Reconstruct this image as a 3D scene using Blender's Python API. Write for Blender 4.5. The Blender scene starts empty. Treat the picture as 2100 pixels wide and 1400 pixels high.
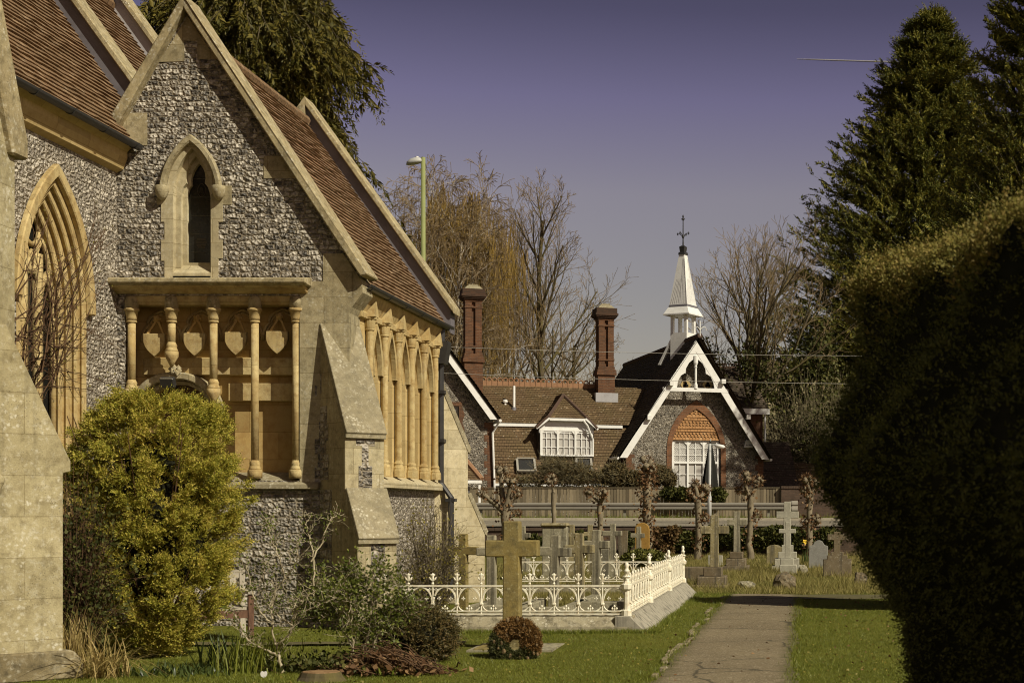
import bpy, bmesh, math, random
import numpy as np
from mathutils import Vector, Matrix
R = math.radians
SC = bpy.context.scene
COL = SC.collection
F, CX, CY, H = 3000.0, 1650.0, 1045.0, 1.75      # lens in pixels of a 2100 wide frame, vanishing point, eye height

# ------------------------------------------------------------------ camera, sky, sun
cd = bpy.data.cameras.new('camera'); cam = bpy.data.objects.new('camera', cd); COL.objects.link(cam)
cam.location = (0, 0, H); cam.rotation_euler = (R(90), 0, 0)
cd.sensor_width = 36; cd.lens = 36 * F / 2100
cd.shift_x = -(CX - 1050) / 2100; cd.shift_y = (CY - 700) / 2100
cd.clip_start = 0.1; cd.clip_end = 8000
cd.dof.use_dof = True; cd.dof.focus_distance = 30; cd.dof.aperture_fstop = 4.5
SC.camera = cam
SC.cycles.filter_width = 1.05

SUN_EL, SUN_AZ = 40.0, 34.0          # azimuth: degrees from +X towards the viewer (-Y)
sdir = Vector((math.cos(R(SUN_AZ)) * math.cos(R(SUN_EL)), -math.sin(R(SUN_AZ)) * math.cos(R(SUN_EL)), math.sin(R(SUN_EL))))
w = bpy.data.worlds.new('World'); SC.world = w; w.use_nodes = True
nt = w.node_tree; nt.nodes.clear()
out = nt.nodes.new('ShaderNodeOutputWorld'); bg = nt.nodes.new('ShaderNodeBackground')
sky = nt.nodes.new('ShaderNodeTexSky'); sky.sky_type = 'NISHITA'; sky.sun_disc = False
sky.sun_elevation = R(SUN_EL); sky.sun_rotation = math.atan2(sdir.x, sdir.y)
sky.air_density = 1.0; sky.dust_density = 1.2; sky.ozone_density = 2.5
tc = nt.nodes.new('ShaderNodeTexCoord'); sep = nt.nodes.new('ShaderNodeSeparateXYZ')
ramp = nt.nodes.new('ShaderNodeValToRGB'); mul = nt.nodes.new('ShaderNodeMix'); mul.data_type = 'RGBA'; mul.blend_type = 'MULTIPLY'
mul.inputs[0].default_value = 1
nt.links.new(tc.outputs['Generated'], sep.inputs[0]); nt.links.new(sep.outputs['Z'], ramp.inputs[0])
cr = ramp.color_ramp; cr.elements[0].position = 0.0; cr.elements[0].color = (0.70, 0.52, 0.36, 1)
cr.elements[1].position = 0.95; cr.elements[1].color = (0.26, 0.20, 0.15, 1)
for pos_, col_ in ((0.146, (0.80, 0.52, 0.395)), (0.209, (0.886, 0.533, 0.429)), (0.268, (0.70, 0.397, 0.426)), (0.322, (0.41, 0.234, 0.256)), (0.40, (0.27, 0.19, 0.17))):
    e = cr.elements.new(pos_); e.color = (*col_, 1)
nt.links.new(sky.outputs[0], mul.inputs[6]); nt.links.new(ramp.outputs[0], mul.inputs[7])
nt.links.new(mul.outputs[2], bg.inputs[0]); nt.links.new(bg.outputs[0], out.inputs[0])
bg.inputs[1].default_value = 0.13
sl = bpy.data.lights.new('sun', 'SUN'); so = bpy.data.objects.new('sun', sl); COL.objects.link(so)
sl.energy = 5.0; sl.angle = R(0.53); sl.color = (1.0, 0.93, 0.74)
so.rotation_euler = sdir.to_track_quat('Z', 'Y').to_euler(); so.location = (30, -20, 40)
SC.view_settings.view_transform = 'Standard'; SC.view_settings.look = 'None'
SC.view_settings.exposure = 0.0; SC.view_settings.gamma = 1.0; SC.view_settings.use_curve_mapping = False

# ------------------------------------------------------------------ helpers
def P(px, py, Y):
    return Vector(((px - CX) * Y / F, Y, H - (py - CY) * Y / F))

def smooth01(x): return x * x * (3 - 2 * x)

class MB:
    """collects shapes for ONE mesh"""
    def __init__(s): s.v = []; s.f = []; s.m = []; s.uvs = {}
    def add(s, vs, fs, m=0, uvs=None):
        o = len(s.v); s.v.extend([tuple(v) for v in vs])
        for i, f in enumerate(fs):
            if uvs is not None: s.uvs[len(s.f)] = uvs[i]
            s.f.append(tuple(o + k for k in f)); s.m.append(m)
        return s
    def box(s, x0, x1, y0, y1, z0, z1, m=0):
        vs = [(x, y, z) for z in (z0, z1) for y in (y0, y1) for x in (x0, x1)]
        return s.add(vs, [(0, 2, 3, 1), (4, 5, 7, 6), (0, 1, 5, 4), (2, 6, 7, 3), (0, 4, 6, 2), (1, 3, 7, 5)], m)
    def obox(s, c, half, ax, ay, az, m=0):
        c = Vector(c); vs = []
        for k in (-1, 1):
            for j in (-1, 1):
                for i in (-1, 1):
                    vs.append(c + Vector(ax) * (i * half[0]) + Vector(ay) * (j * half[1]) + Vector(az) * (k * half[2]))
        return s.add(vs, [(0, 2, 3, 1), (4, 5, 7, 6), (0, 1, 5, 4), (2, 6, 7, 3), (0, 4, 6, 2), (1, 3, 7, 5)], m)
    def bar(s, a, b, wd, th, up=(0, 0, 1), m=0):
        a, b = Vector(a), Vector(b); d = (b - a); L = d.length; d.normalize()
        sx = d.cross(Vector(up))
        if sx.length < 1e-4: sx = d.cross(Vector((1, 0, 0)))
        sx.normalize(); uz = sx.cross(d)
        return s.obox((a + b) / 2, (L / 2, wd / 2, th / 2), d, sx, uz, m)
    def prism(s, poly, mp, d0, d1, m=0):
        n = len(poly)
        vs = [mp(a, b, d0) for a, b in poly] + [mp(a, b, d1) for a, b in poly]
        fs = [tuple(range(n)), tuple(range(2 * n - 1, n - 1, -1))] + [(i, i + n, (i + 1) % n + n, (i + 1) % n) for i in range(n)]
        return s.add(vs, fs, m)
    def plate(s, outer, holes, mp, d0, d1, m=0):
        bm = bmesh.new(); loops = []
        for lp in [outer] + list(holes):
            vs = [bm.verts.new((a, b, 0)) for a, b in lp]; loops.append(lp)
            for i in range(len(vs)): bm.edges.new((vs[i], vs[(i + 1) % len(vs)]))
        bmesh.ops.triangle_fill(bm, edges=bm.edges[:], use_beauty=True)
        bm.verts.index_update()
        pv = [(v.co.x, v.co.y) for v in bm.verts]; tf = [tuple(v.index for v in f.verts) for f in bm.faces]
        bm.free()
        s.add([mp(a, b, d0) for a, b in pv], tf, m); s.add([mp(a, b, d1) for a, b in pv], [f[::-1] for f in tf], m)
        for lp in loops:
            n = len(lp)
            s.add([mp(a, b, d0) for a, b in lp] + [mp(a, b, d1) for a, b in lp], [(i, (i + 1) % n, (i + 1) % n + n, i + n) for i in range(n)], m)
        return s
    def tube(s, pts, rad, n=6, m=0, cap=True):
        pts = [Vector(p) for p in pts]; k = len(pts)
        if not hasattr(rad, '__len__'): rad = [rad] * k
        vs = []; fs = []; ref = None
        for i, p in enumerate(pts):
            t = (pts[min(i + 1, k - 1)] - pts[max(i - 1, 0)])
            if t.length < 1e-9: t = Vector((0, 0, 1))
            t.normalize()
            if ref is None:
                ref = t.cross(Vector((0, 0, 1)))
                if ref.length < 0.05: ref = t.cross(Vector((1, 0, 0)))
            a = ref - t * ref.dot(t)
            if a.length < 1e-6: a = t.orthogonal()
            a.normalize(); b = t.cross(a); ref = a
            for j in range(n):
                an = 2 * math.pi * j / n
                vs.append(p + a * (math.cos(an) * rad[i]) + b * (math.sin(an) * rad[i]))
        for i in range(k - 1):
            for j in range(n):
                fs.append((i * n + j, i * n + (j + 1) % n, (i + 1) * n + (j + 1) % n, (i + 1) * n + j))
        if cap: fs.append(tuple(range(n - 1, -1, -1))); fs.append(tuple((k - 1) * n + j for j in range(n)))
        return s.add(vs, fs, m)
    def lathe(s, c, prof, n=14, m=0, rot=0.0, squash=1.0):
        vs = []; fs = []; k = len(prof)
        for r, z in prof:
            for j in range(n):
                an = 2 * math.pi * j / n + rot
                vs.append((c[0] + math.cos(an) * r, c[1] + math.sin(an) * r * squash, z))
        for i in range(k - 1):
            for j in range(n):
                fs.append((i * n + j, i * n + (j + 1) % n, (i + 1) * n + (j + 1) % n, (i + 1) * n + j))
        fs.append(tuple(range(n - 1, -1, -1))); fs.append(tuple((k - 1) * n + j for j in range(n)))
        return s.add(vs, fs, m)
    def build(s, name, mats, parent=None, smooth=False, bevel=0.0, recalc=True):
        off = wloc(parent) if parent else Vector((0, 0, 0))
        V = np.array(s.v, dtype=np.float64).reshape(-1, 3) - np.array(off)
        me = bpy.data.meshes.new(name)
        me.from_pydata(V.tolist(), [], s.f)
        if not isinstance(mats, (list, tuple)): mats = [mats]
        for mt in mats: me.materials.append(mt)
        me.polygons.foreach_set('material_index', s.m)
        if recalc:
            bm = bmesh.new(); bm.from_mesh(me)
            if bevel > 0:
                bmesh.ops.remove_doubles(bm, verts=bm.verts[:], dist=1e-5)
            bmesh.ops.recalc_face_normals(bm, faces=bm.faces[:])
            if bevel > 0:
                ed = [e for e in bm.edges if len(e.link_faces) == 2 and e.calc_face_angle(0) > 0.6]
                bmesh.ops.bevel(bm, geom=ed, offset=bevel, segments=1, affect='EDGES', clamp_overlap=True)
            bm.to_mesh(me); bm.free()
        auto_uv(me, s.uvs if (s.uvs and bevel == 0) else None)
        if smooth: me.polygons.foreach_set('use_smooth', [True] * len(me.polygons))
        me.update()
        o = bpy.data.objects.new(name, me); COL.objects.link(o)
        if parent: o.parent = parent
        return o

def auto_uv(me, given=None):
    uv = me.uv_layers.new(name='UVMap'); nl = len(me.loops)
    co = np.empty(len(me.vertices) * 3); me.vertices.foreach_get('co', co); co = co.reshape(-1, 3)
    li = np.empty(nl, dtype=np.int32); me.loops.foreach_get('vertex_index', li)
    npoly = len(me.polygons)
    nr = np.empty(npoly * 3); me.polygons.foreach_get('normal', nr); nr = nr.reshape(-1, 3)
    lt = np.empty(npoly, dtype=np.int32); me.polygons.foreach_get('loop_total', lt)
    t = np.stack([-nr[:, 1], nr[:, 0], np.zeros(npoly)], 1); ln = np.linalg.norm(t, axis=1)
    flat = ln < 0.15; t[flat] = (1, 0, 0); ln[flat] = 1; t /= ln[:, None]
    b = np.cross(nr, t); pid = np.repeat(np.arange(npoly), lt); p = co[li]
    UV = np.stack([(p * t[pid]).sum(1), (p * b[pid]).sum(1)], 1)
    if given:
        ls = np.empty(npoly, dtype=np.int32); me.polygons.foreach_get('loop_start', ls)
        for fi, u in given.items():
            # faces keep their vertex order up to a flip; match by vertex position
            src = u
            for k in range(lt[fi]):
                UV[ls[fi] + k] = src[int(li[ls[fi] + k])] if isinstance(src, dict) else src[k]
    uv.data.foreach_set('uv', UV.ravel())

def np_mesh(name, groups, mats, parent=None, smooth=False):
    """groups: list of (V (n,3), F (m,k), material index) joined in one mesh"""
    off = np.array(wloc(parent)) if parent else np.zeros(3)
    me = bpy.data.meshes.new(name); Vs = []; LV = []; LT = []; MI = []; o = 0
    for V, Fc, mi in groups:
        V = np.asarray(V, dtype=np.float64); Fc = np.asarray(Fc, dtype=np.int64)
        Vs.append(V - off); LV.append((Fc + o).ravel()); LT.append(np.full(len(Fc), Fc.shape[1])); MI.append(np.full(len(Fc), mi)); o += len(V)
    V = np.concatenate(Vs); lv = np.concatenate(LV).astype(np.int32); lt = np.concatenate(LT).astype(np.int32); mi = np.concatenate(MI).astype(np.int32)
    me.vertices.add(len(V)); me.vertices.foreach_set('co', V.ravel())
    me.loops.add(len(lv)); me.loops.foreach_set('vertex_index', lv)
    me.polygons.add(len(lt)); me.polygons.foreach_set('loop_start', np.concatenate([[0], np.cumsum(lt)[:-1]]).astype(np.int32))
    if not isinstance(mats, (list, tuple)): mats = [mats]
    for mt in mats: me.materials.append(mt)
    me.polygons.foreach_set('material_index', mi)
    if smooth: me.polygons.foreach_set('use_smooth', np.ones(len(lt), dtype=bool))
    me.update(calc_edges=True); me.validate()
    ob = bpy.data.objects.new(name, me); COL.objects.link(ob)
    if parent: ob.parent = parent
    return ob

def wloc(o):
    if o is None: return Vector((0, 0, 0))
    if o.get('_local'): return Vector((0, 0, 0))
    l = Vector(o.location); p = o.parent
    while p is not None:
        if p.get('_local'): return Vector((0, 0, 0))
        l += Vector(p.location); p = p.parent
    return l

def tag(o, label=None, cat=None, group=None, kind=None):
    if label: o['label'] = label
    if cat: o['category'] = cat
    if group: o['group'] = group
    if kind: o['kind'] = kind
    return o
def thing(name, label, cat, loc, group=None, rotz=0.0, local=False):
    o = bpy.data.objects.new(name, None); COL.objects.link(o); o.location = loc; o.rotation_euler = (0, 0, rotz)
    o.empty_display_size = 0.2
    if local: o['_local'] = 1
    return tag(o, label, cat, group)
def struct(o): o['kind'] = 'structure'; return o

# ------------------------------------------------------------------ materials
class NT:
    def __init__(s, name, rough=0.85, spec=0.25):
        s.m = bpy.data.materials.new(name); s.m.use_nodes = True; s.t = s.m.node_tree
        s.b = s.t.nodes['Principled BSDF']; s.b.inputs['Roughness'].default_value = rough
        s.b.inputs['Specular IOR Level'].default_value = spec
    def n(s, typ, **k):
        nd = s.t.nodes.new(typ)
        for a, v in k.items(): setattr(nd, a, v)
        return nd
    def set(s, sock, v):
        if isinstance(v, bpy.types.NodeSocket): s.t.links.new(v, sock)
        elif v is not None: sock.default_value = v
    def uv(s): return s.n('ShaderNodeTexCoord').outputs['UV']
    def obj(s): return s.n('ShaderNodeTexCoord').outputs['Object']
    def mapping(s, v, scale=(1, 1, 1), loc=(0, 0, 0)):
        m = s.n('ShaderNodeMapping'); s.set(m.inputs[0], v); m.inputs['Scale'].default_value = scale; m.inputs['Location'].default_value = loc
        return m.outputs[0]
    def noise(s, v, scale, det=4, rough=0.55, dist=0.0, out=0):
        n = s.n('ShaderNodeTexNoise'); s.set(n.inputs['Vector'], v); n.inputs['Scale'].default_value = scale
        n.inputs['Detail'].default_value = det; n.inputs['Roughness'].default_value = rough; n.inputs['Distortion'].default_value = dist
        return n.outputs[out]
    def vor(s, v, scale, feature='F1', rnd=1.0, dim='3D', out='Distance', metric='EUCLIDEAN'):
        n = s.n('ShaderNodeTexVoronoi', feature=feature, voronoi_dimensions=dim)
        if feature != 'DISTANCE_TO_EDGE': n.distance = metric
        s.set(n.inputs['Vector'], v); n.inputs['Scale'].default_value = scale; n.inputs['Randomness'].default_value = rnd
        return n.outputs[out]
    def ramp(s, f, stops, interp='LINEAR'):
        r = s.n('ShaderNodeValToRGB'); s.set(r.inputs[0], f); c = r.color_ramp; c.interpolation = interp
        while len(c.elements) < len(stops): c.elements.new(0.5)
        for e, (p, col) in zip(c.elements, stops):
            e.position = p; e.color = (col, col, col, 1) if not hasattr(col, '__len__') else (*col[:3], 1)
        return r.outputs[0]
    def mix(s, f, a, b, blend='MIX'):
        m = s.n('ShaderNodeMix', data_type='RGBA', blend_type=blend)
        s.set(m.inputs[0], f)
        for sock, v in ((m.inputs[6], a), (m.inputs[7], b)):
            if hasattr(v, '__len__') and not isinstance(v, bpy.types.NodeSocket): v = (*v[:3], 1)
            s.set(sock, v)
        return m.outputs[2]
    def math(s, op, a, b=0.0, c=None, clamp=False):
        m = s.n('ShaderNodeMath', operation=op, use_clamp=clamp); s.set(m.inputs[0], a); s.set(m.inputs[1], b)
        if c is not None: s.set(m.inputs[2], c)
        return m.outputs[0]
    def xyz(s, v):
        n = s.n('ShaderNodeSeparateXYZ'); s.set(n.inputs[0], v); return n.outputs
    def comb(s, x, y, z=0.0):
        n = s.n('ShaderNodeCombineXYZ'); s.set(n.inputs[0], x); s.set(n.inputs[1], y); s.set(n.inputs[2], z); return n.outputs[0]
    def white(s, v, dim='3D', out='Value'):
        n = s.n('ShaderNodeTexWhiteNoise', noise_dimensions=dim); s.set(n.inputs[0 if dim != '1D' else 1], v); return n.outputs[out]
    def island(s): return s.n('ShaderNodeNewGeometry').outputs['Random Per Island']
    def orand(s): return s.n('ShaderNodeObjectInfo').outputs['Random']
    def bump(s, h, st=0.5, dist=0.02, prev=None):
        b = s.n('ShaderNodeBump'); b.inputs['Strength'].default_value = st; b.inputs['Distance'].default_value = dist
        s.set(b.inputs['Height'], h)
        if prev is not None: s.set(b.inputs['Normal'], prev)
        return b.outputs[0]
    def done(s, col, nrm=None, rough=None):
        s.set(s.b.inputs['Base Color'], (*col[:3], 1) if isinstance(col, tuple) else col)
        if nrm is not None: s.set(s.b.inputs['Normal'], nrm)
        if rough is not None: s.set(s.b.inputs['Roughness'], rough)
        return s.m

def m_flint(name, cw, ch, dark=1.0, rnd=0.55, light=1.0):
    t = NT(name, 0.55, 0.45); uv = t.uv()
    wob = t.noise(uv, 5.0, 2, 0.5, 0, 1)
    uvw = t.mix(0.035, uv, wob, 'ADD')
    p = t.mapping(uvw, (1 / cw, 1 / ch, 1)); x = t.xyz(p)
    row = t.math('FLOOR', x[1])
    px = t.math('ADD', x[0], t.math('MULTIPLY', t.white(row, '1D'), 7.3))
    q = t.comb(px, x[1])
    cid = t.vor(q, 1.0, 'F1', rnd, '2D', 'Color'); edge = t.vor(q, 1.0, 'DISTANCE_TO_EDGE', rnd, '2D', 'Distance')
    cr = t.xyz(cid)[0]
    fac = t.noise(uv, 26, 4, 0.7, 1.2)
    fac2 = t.vor(t.mapping(uv, (1, 1.3, 1)), 19.0, 'F1', 1.0, '2D', 'Color')
    k = t.math('ADD', t.math('MULTIPLY', cr, 0.40), t.math('ADD', t.math('MULTIPLY', fac, 0.62), t.math('MULTIPLY', t.xyz(fac2)[1], 0.40)))
    big = t.noise(uv, 0.7, 3)
    k = t.math('ADD', k, t.math('MULTIPLY', t.math('SUBTRACT', big, 0.5), 0.38))
    d = dark
    col = t.ramp(k, [(0.34, (0.032 * d, 0.027 * d, 0.022 * d)), (0.54, (0.115 * d, 0.10 * d, 0.082 * d)), (0.70, (0.235 * light, 0.208 * light, 0.172 * light)), (0.98, (0.56 * light, 0.505 * light, 0.42 * light))])
    warm = t.ramp(t.noise(uv, 1.9, 3), [(0.6, 0.0), (0.78, 0.55)])
    col = t.mix(t.math('MULTIPLY', warm, 0.35), col, (0.34, 0.22, 0.09))
    mort = t.ramp(edge, [(0.0, 1.0), (0.045, 1.0), (0.11, 0.0)])
    col = t.mix(mort, col, t.mix(fac, (0.16, 0.13, 0.09), (0.36, 0.30, 0.21)))
    h = t.math('ADD', t.math('MULTIPLY', t.ramp(edge, [(0.0, 0.0), (0.13, 0.55), (0.4, 1.0)]), 0.9),
               t.math('ADD', t.math('MULTIPLY', t.vor(uv, 21.0, 'F1', 1.0, '2D'), 1.1), t.math('MULTIPLY', fac, 0.5)))
    h = t.math('ADD', h, t.math('MULTIPLY', cr, 0.45))
    return t.done(col, t.bump(h, 0.95, 0.032), t.ramp(mort, [(0, 0.42), (1, 0.95)]))

def m_stone(name, base, base2, lichen=0.3, joints=None, bstr=0.35, dirt=(0.10, 0.085, 0.06), dirtamt=0.35, white=(0.62, 0.58, 0.46), streak=0.0, jstr=0.75):
    t = NT(name, 0.9, 0.15); ob = t.obj(); uv = t.uv()
    a = t.noise(ob, 1.3, 5, 0.6); b = t.noise(ob, 9, 5, 0.65); c = t.noise(ob, 70, 3, 0.6)
    col = t.mix(t.ramp(a, [(0.3, 0.0), (0.7, 1.0)]), base, base2)
    col = t.mix(t.math('MULTIPLY', t.ramp(b, [(0.45, 0.0), (0.75, 1.0)]), dirtamt), col, dirt)
    sp = t.vor(t.mix(0.05, ob, t.noise(ob, 30, 2, .6, 0, 1), 'ADD'), 19, 'F1', 1.0, '3D'); sp2 = t.ramp(sp, [(0.16, 1.0), (0.42, 0.0)])
    blot = t.noise(ob, 11.0, 7, 0.8, .4)
    patch = t.ramp(t.noise(ob, 3.1, 4, 0.7), [(0.48, 0.0), (0.62, 1.0)])
    col = t.mix(t.math('MULTIPLY', t.math('MULTIPLY', sp2, patch), lichen), col, white)
    col = t.mix(t.math('MULTIPLY', t.ramp(blot, [(0.53, 0), (0.66, 1)]), 0.5 * lichen), col, white)
    spd = t.ramp(t.vor(t.mapping(ob, (1, 1, 1), (3.3, 1.7, 9)), 34, 'F1', 1.0, '3D'), [(0.12, 1.0), (0.26, 0.0)])
    col = t.mix(t.math('MULTIPLY', t.math('MULTIPLY', spd, t.ramp(t.noise(ob, 2.3, 3), [(0.5, 0), (0.6, 1)])), 0.5 * lichen), col, (0.06, 0.05, 0.035))
    if streak:
        st = t.noise(t.mapping(ob, (9, 9, 0.35)), 1.0, 4, 0.6)
        col = t.mix(t.math('MULTIPLY', t.ramp(st, [(0.5, 0), (0.66, 1)]), streak), col, (0.055, 0.05, 0.04))
    col = t.mix(0.25, col, t.mix(c, (0, 0, 0), (1, 1, 1)), 'OVERLAY')
    h = t.math('ADD', t.math('MULTIPLY', b, 0.7), t.math('MULTIPLY', c, 0.35))
    n = t.bump(h, bstr, 0.012)
    if joints:
        br = t.n('ShaderNodeTexBrick'); t.set(br.inputs['Vector'], uv); br.inputs['Scale'].default_value = 1.0
        br.inputs['Brick Width'].default_value = joints[0]; br.inputs['Row Height'].default_value = joints[1]
        br.inputs['Mortar Size'].default_value = 0.006; br.inputs['Mortar Smooth'].default_value = 0.4
        br.inputs['Color1'].default_value = (0.64, 0.63, 0.60, 1); br.inputs['Color2'].default_value = (1, 1, 1, 1); br.inputs['Mortar'].default_value = (0.45, 0.41, 0.33, 1)
        col = t.mix(jstr, col, br.outputs[0], 'MULTIPLY')
        n = t.bump(t.math('SUBTRACT', 1.0, br.outputs[1]), 0.35, 0.006, n)
    return t.done(col, n)

def m_tiles(name, c1, c2, c3, tw=0.165, moss=0.0, mosscol=(0.12, 0.11, 0.03), lich=0.0):
    """UV: x metres along the course, y course number"""
    t = NT(name, 0.85, 0.2); x = t.xyz(t.uv()); ob = t.obj()
    cr = t.math('FLOOR', x[1]); u = t.math('ADD', t.math('DIVIDE', x[0], tw), t.math('MULTIPLY', t.math('MODULO', cr, 2.0), 0.5))
    fl = t.math('FLOOR', u); fr = t.math('SUBTRACT', u, fl)
    rnd = t.white(t.comb(fl, cr), '2D')
    col = t.ramp(rnd, [(0.0, c1), (0.55, c2), (0.93, c2), (1.0, c3)])
    n1 = t.noise(ob, 1.1, 4, 0.6); n2 = t.noise(ob, 16, 4, 0.7)
    col = t.mix(t.math('MULTIPLY', n2, 0.5), col, (c1[0] * 0.35, c1[1] * 0.35, c1[2] * 0.35))
    if moss: col = t.mix(t.math('MULTIPLY', t.ramp(t.math('ADD', t.math('MULTIPLY', n1, .6), t.math('MULTIPLY', n2, .4)), [(0.42, 0), (0.6, 1)]), moss), col, mosscol)
    if lich: col = t.mix(t.math('MULTIPLY', t.ramp(t.vor(ob, 5, 'F1', 1.0), [(0.10, 1), (0.2, 0)]), lich), col, (0.5, 0.44, 0.33))
    ed = t.math('MINIMUM', fr, t.math('SUBTRACT', 1.0, fr)); gap = t.ramp(ed, [(0.0, 1), (0.035, 1), (0.07, 0)])
    col = t.mix(t.math('MULTIPLY', gap, 0.65), col, (0.012, 0.009, 0.007))
    h = t.math('ADD', t.math('MULTIPLY', rnd, 0.7), t.math('ADD', t.math('MULTIPLY', n2, 0.3), t.math('MULTIPLY', gap, -0.9)))
    return t.done(col, t.bump(h, 0.6, 0.012))

def m_plain(name, col, rough=0.6, spec=0.3, var=0.25, sc=6.0, dirt=(0.05, 0.045, 0.035), bst=0.15, metal=0.0):
    t = NT(name, rough, spec); ob = t.obj(); a = t.noise(ob, sc, 5, 0.65)
    c = t.mix(t.math('MULTIPLY', t.ramp(a, [(0.45, 0), (0.8, 1)]), var), col, dirt)
    t.b.inputs['Metallic'].default_value = metal
    return t.done(c, t.bump(a, bst, 0.006))

def m_leaf(name, cols, sc=1.2, rough=0.6, trans=0.25, spec=0.2):
    """cols: list of (pos, colour) picked per leaf with slow drift through the crown"""
    t = NT(name, rough, spec); k = t.math('ADD', t.math('MULTIPLY', t.island(), 0.55), t.math('MULTIPLY', t.noise(t.obj(), sc, 3, 0.6), 0.6))
    k = t.math('SUBTRACT', k, 0.08)
    col = t.ramp(k, cols); t.done(col)
    if trans:
        tr = t.n('ShaderNodeBsdfTranslucent'); t.set(tr.inputs[0], col); mx = t.n('ShaderNodeMixShader'); mx.inputs[0].default_value = trans
        t.t.links.new(t.b.outputs[0], mx.inputs[1]); t.t.links.new(tr.outputs[0], mx.inputs[2])
        t.t.links.new(mx.outputs[0], t.t.nodes['Material Output'].inputs[0])
    return t.m

def m_bark(name, c1, c2, sc=8, mossy=None):
    t = NT(name, 0.9, 0.1); ob = t.obj(); a = t.noise(t.mapping(ob, (1, 1, 0.35)), sc, 5, 0.7)
    col = t.mix(t.ramp(a, [(0.35, 0), (0.65, 1)]), c1, c2)
    if mossy: col = t.mix(t.ramp(t.noise(ob, 1.7, 4), [(0.45, 0), (0.6, 0.8)]), col, mossy)
    return t.done(col, t.bump(a, 0.5, 0.02))

def m_brick(name, c1, c2, mort=(0.20, 0.16, 0.12)):
    t = NT(name, 0.9, 0.15); uv = t.uv(); ob = t.obj()
    br = t.n('ShaderNodeTexBrick'); t.set(br.inputs['Vector'], uv); br.inputs['Scale'].default_value = 1.0
    br.inputs['Brick Width'].default_value = 0.225; br.inputs['Row Height'].default_value = 0.075; br.inputs['Mortar Size'].default_value = 0.006
    br.inputs['Color1'].default_value = (*c1, 1); br.inputs['Color2'].default_value = (*c2, 1); br.inputs['Mortar'].default_value = (*mort, 1)
    a = t.noise(ob, 2.2, 5, 0.7)
    col = t.mix(t.math('MULTIPLY', t.ramp(a, [(0.42, 0), (0.7, 1)]), 0.6), br.outputs[0], (0.05, 0.035, 0.025))
    return t.done(col, t.bump(t.math('ADD', t.math('SUBTRACT', 1.0, br.outputs[1]), t.math('MULTIPLY', a, .4)), 0.5, 0.008))

M = {}
M['flint'] = m_flint('knapped_flint', 0.15, 0.08, 1.0, 0.55)
M['flint_pale'] = m_flint('pale_flint', 0.115, 0.072, 2.6, 0.8, 1.1)
M['flint_low'] = m_flint('large_flint', 0.19, 0.12, 1.0, 0.5, 0.85)
M['flint_round'] = m_flint('flint_cobbles', 0.10, 0.09, 0.9, 1.0, 0.72)
M['bath'] = m_stone('bath_stone', (0.62, 0.48, 0.235), (0.53, 0.385, 0.17), 0.1, (0.9, 0.42), 0.3, (0.36, 0.22, 0.07), 0.45)
M['bath_plain'] = m_stone('bath_stone_carved', (0.60, 0.49, 0.255), (0.44, 0.31, 0.125), 0.25, (3.0, 0.56), 0.6, (0.28, 0.165, 0.06), 0.8, streak=0.22, jstr=0.55)
M['bath_orange'] = m_stone('bath_stone_ochre', (0.50, 0.34, 0.125), (0.47, 0.34, 0.15), 0.05, (0.9, 0.42), 0.25, (0.30, 0.15, 0.045), 0.55)
M['ashlar'] = m_stone('weathered_ashlar', (0.48, 0.42, 0.27), (0.36, 0.295, 0.17), 0.7, (0.85, 0.38), 0.7, dirt=(0.13, 0.105, 0.058), dirtamt=0.7, streak=0.25, jstr=0.75)
M['ashlar_big'] = m_stone('buttress_ashlar', (0.47, 0.41, 0.25), (0.36, 0.305, 0.175), 1.0, (1.1, 0.42), 0.9, dirt=(0.17, 0.135, 0.07), dirtamt=0.8, streak=0.2, jstr=0.55)
M['pale_stone'] = m_stone('pale_limestone', (0.58, 0.51, 0.345), (0.45, 0.375, 0.22), 0.5, (0.8, 0.36), 0.6, dirt=(0.2, 0.16, 0.09), dirtamt=0.6, streak=0.15)
M['slab'] = m_stone('lichen_slab', (0.31, 0.265, 0.17), (0.22, 0.19, 0.12), 0.7, None, 0.9, dirtamt=0.6)
M['coping'] = m_stone('coping_stone', (0.43, 0.36, 0.21), (0.31, 0.25, 0.14), 0.9, None, 0.8, dirt=(0.10, 0.08, 0.042), dirtamt=0.85, streak=0.3)
M['plinth'] = m_stone('dirty_plinth', (0.17, 0.135, 0.075), (0.30, 0.25, 0.15), 0.5, None, 0.9, (0.03, 0.027, 0.02), 0.8)
M['kerb'] = m_stone('grave_kerb', (0.37, 0.33, 0.225), (0.27, 0.23, 0.15), 0.8, None, 0.9, (0.045, 0.038, 0.024), 0.9)
M['kerb_streak'] = m_stone('grave_kerb_streaked', (0.36, 0.33, 0.26), (0.29, 0.265, 0.21), 0.3, None, 0.5, streak=0.75)
M['tile'] = m_tiles('red_clay_tiles', (0.20, 0.122, 0.066), (0.265, 0.165, 0.09), (0.40, 0.27, 0.16), lich=0.3, moss=0.45, mosscol=(0.13, 0.09, 0.05))
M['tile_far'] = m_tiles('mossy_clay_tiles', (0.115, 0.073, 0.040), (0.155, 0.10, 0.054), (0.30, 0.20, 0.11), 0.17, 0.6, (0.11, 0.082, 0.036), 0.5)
M['tile_shaded'] = m_tiles('shaded_clay_tiles', (0.055, 0.040, 0.03), (0.085, 0.062, 0.045), (0.15, 0.11, 0.08), 0.17, 0.4, (0.05, 0.045, 0.025), 0.2)  # darker copy of the roof tiles, shade put into the colour
M['tile_orange'] = m_tiles('orange_hung_tiles', (0.36, 0.185, 0.075), (0.44, 0.235, 0.10), (0.52, 0.32, 0.16), 0.17)
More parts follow.
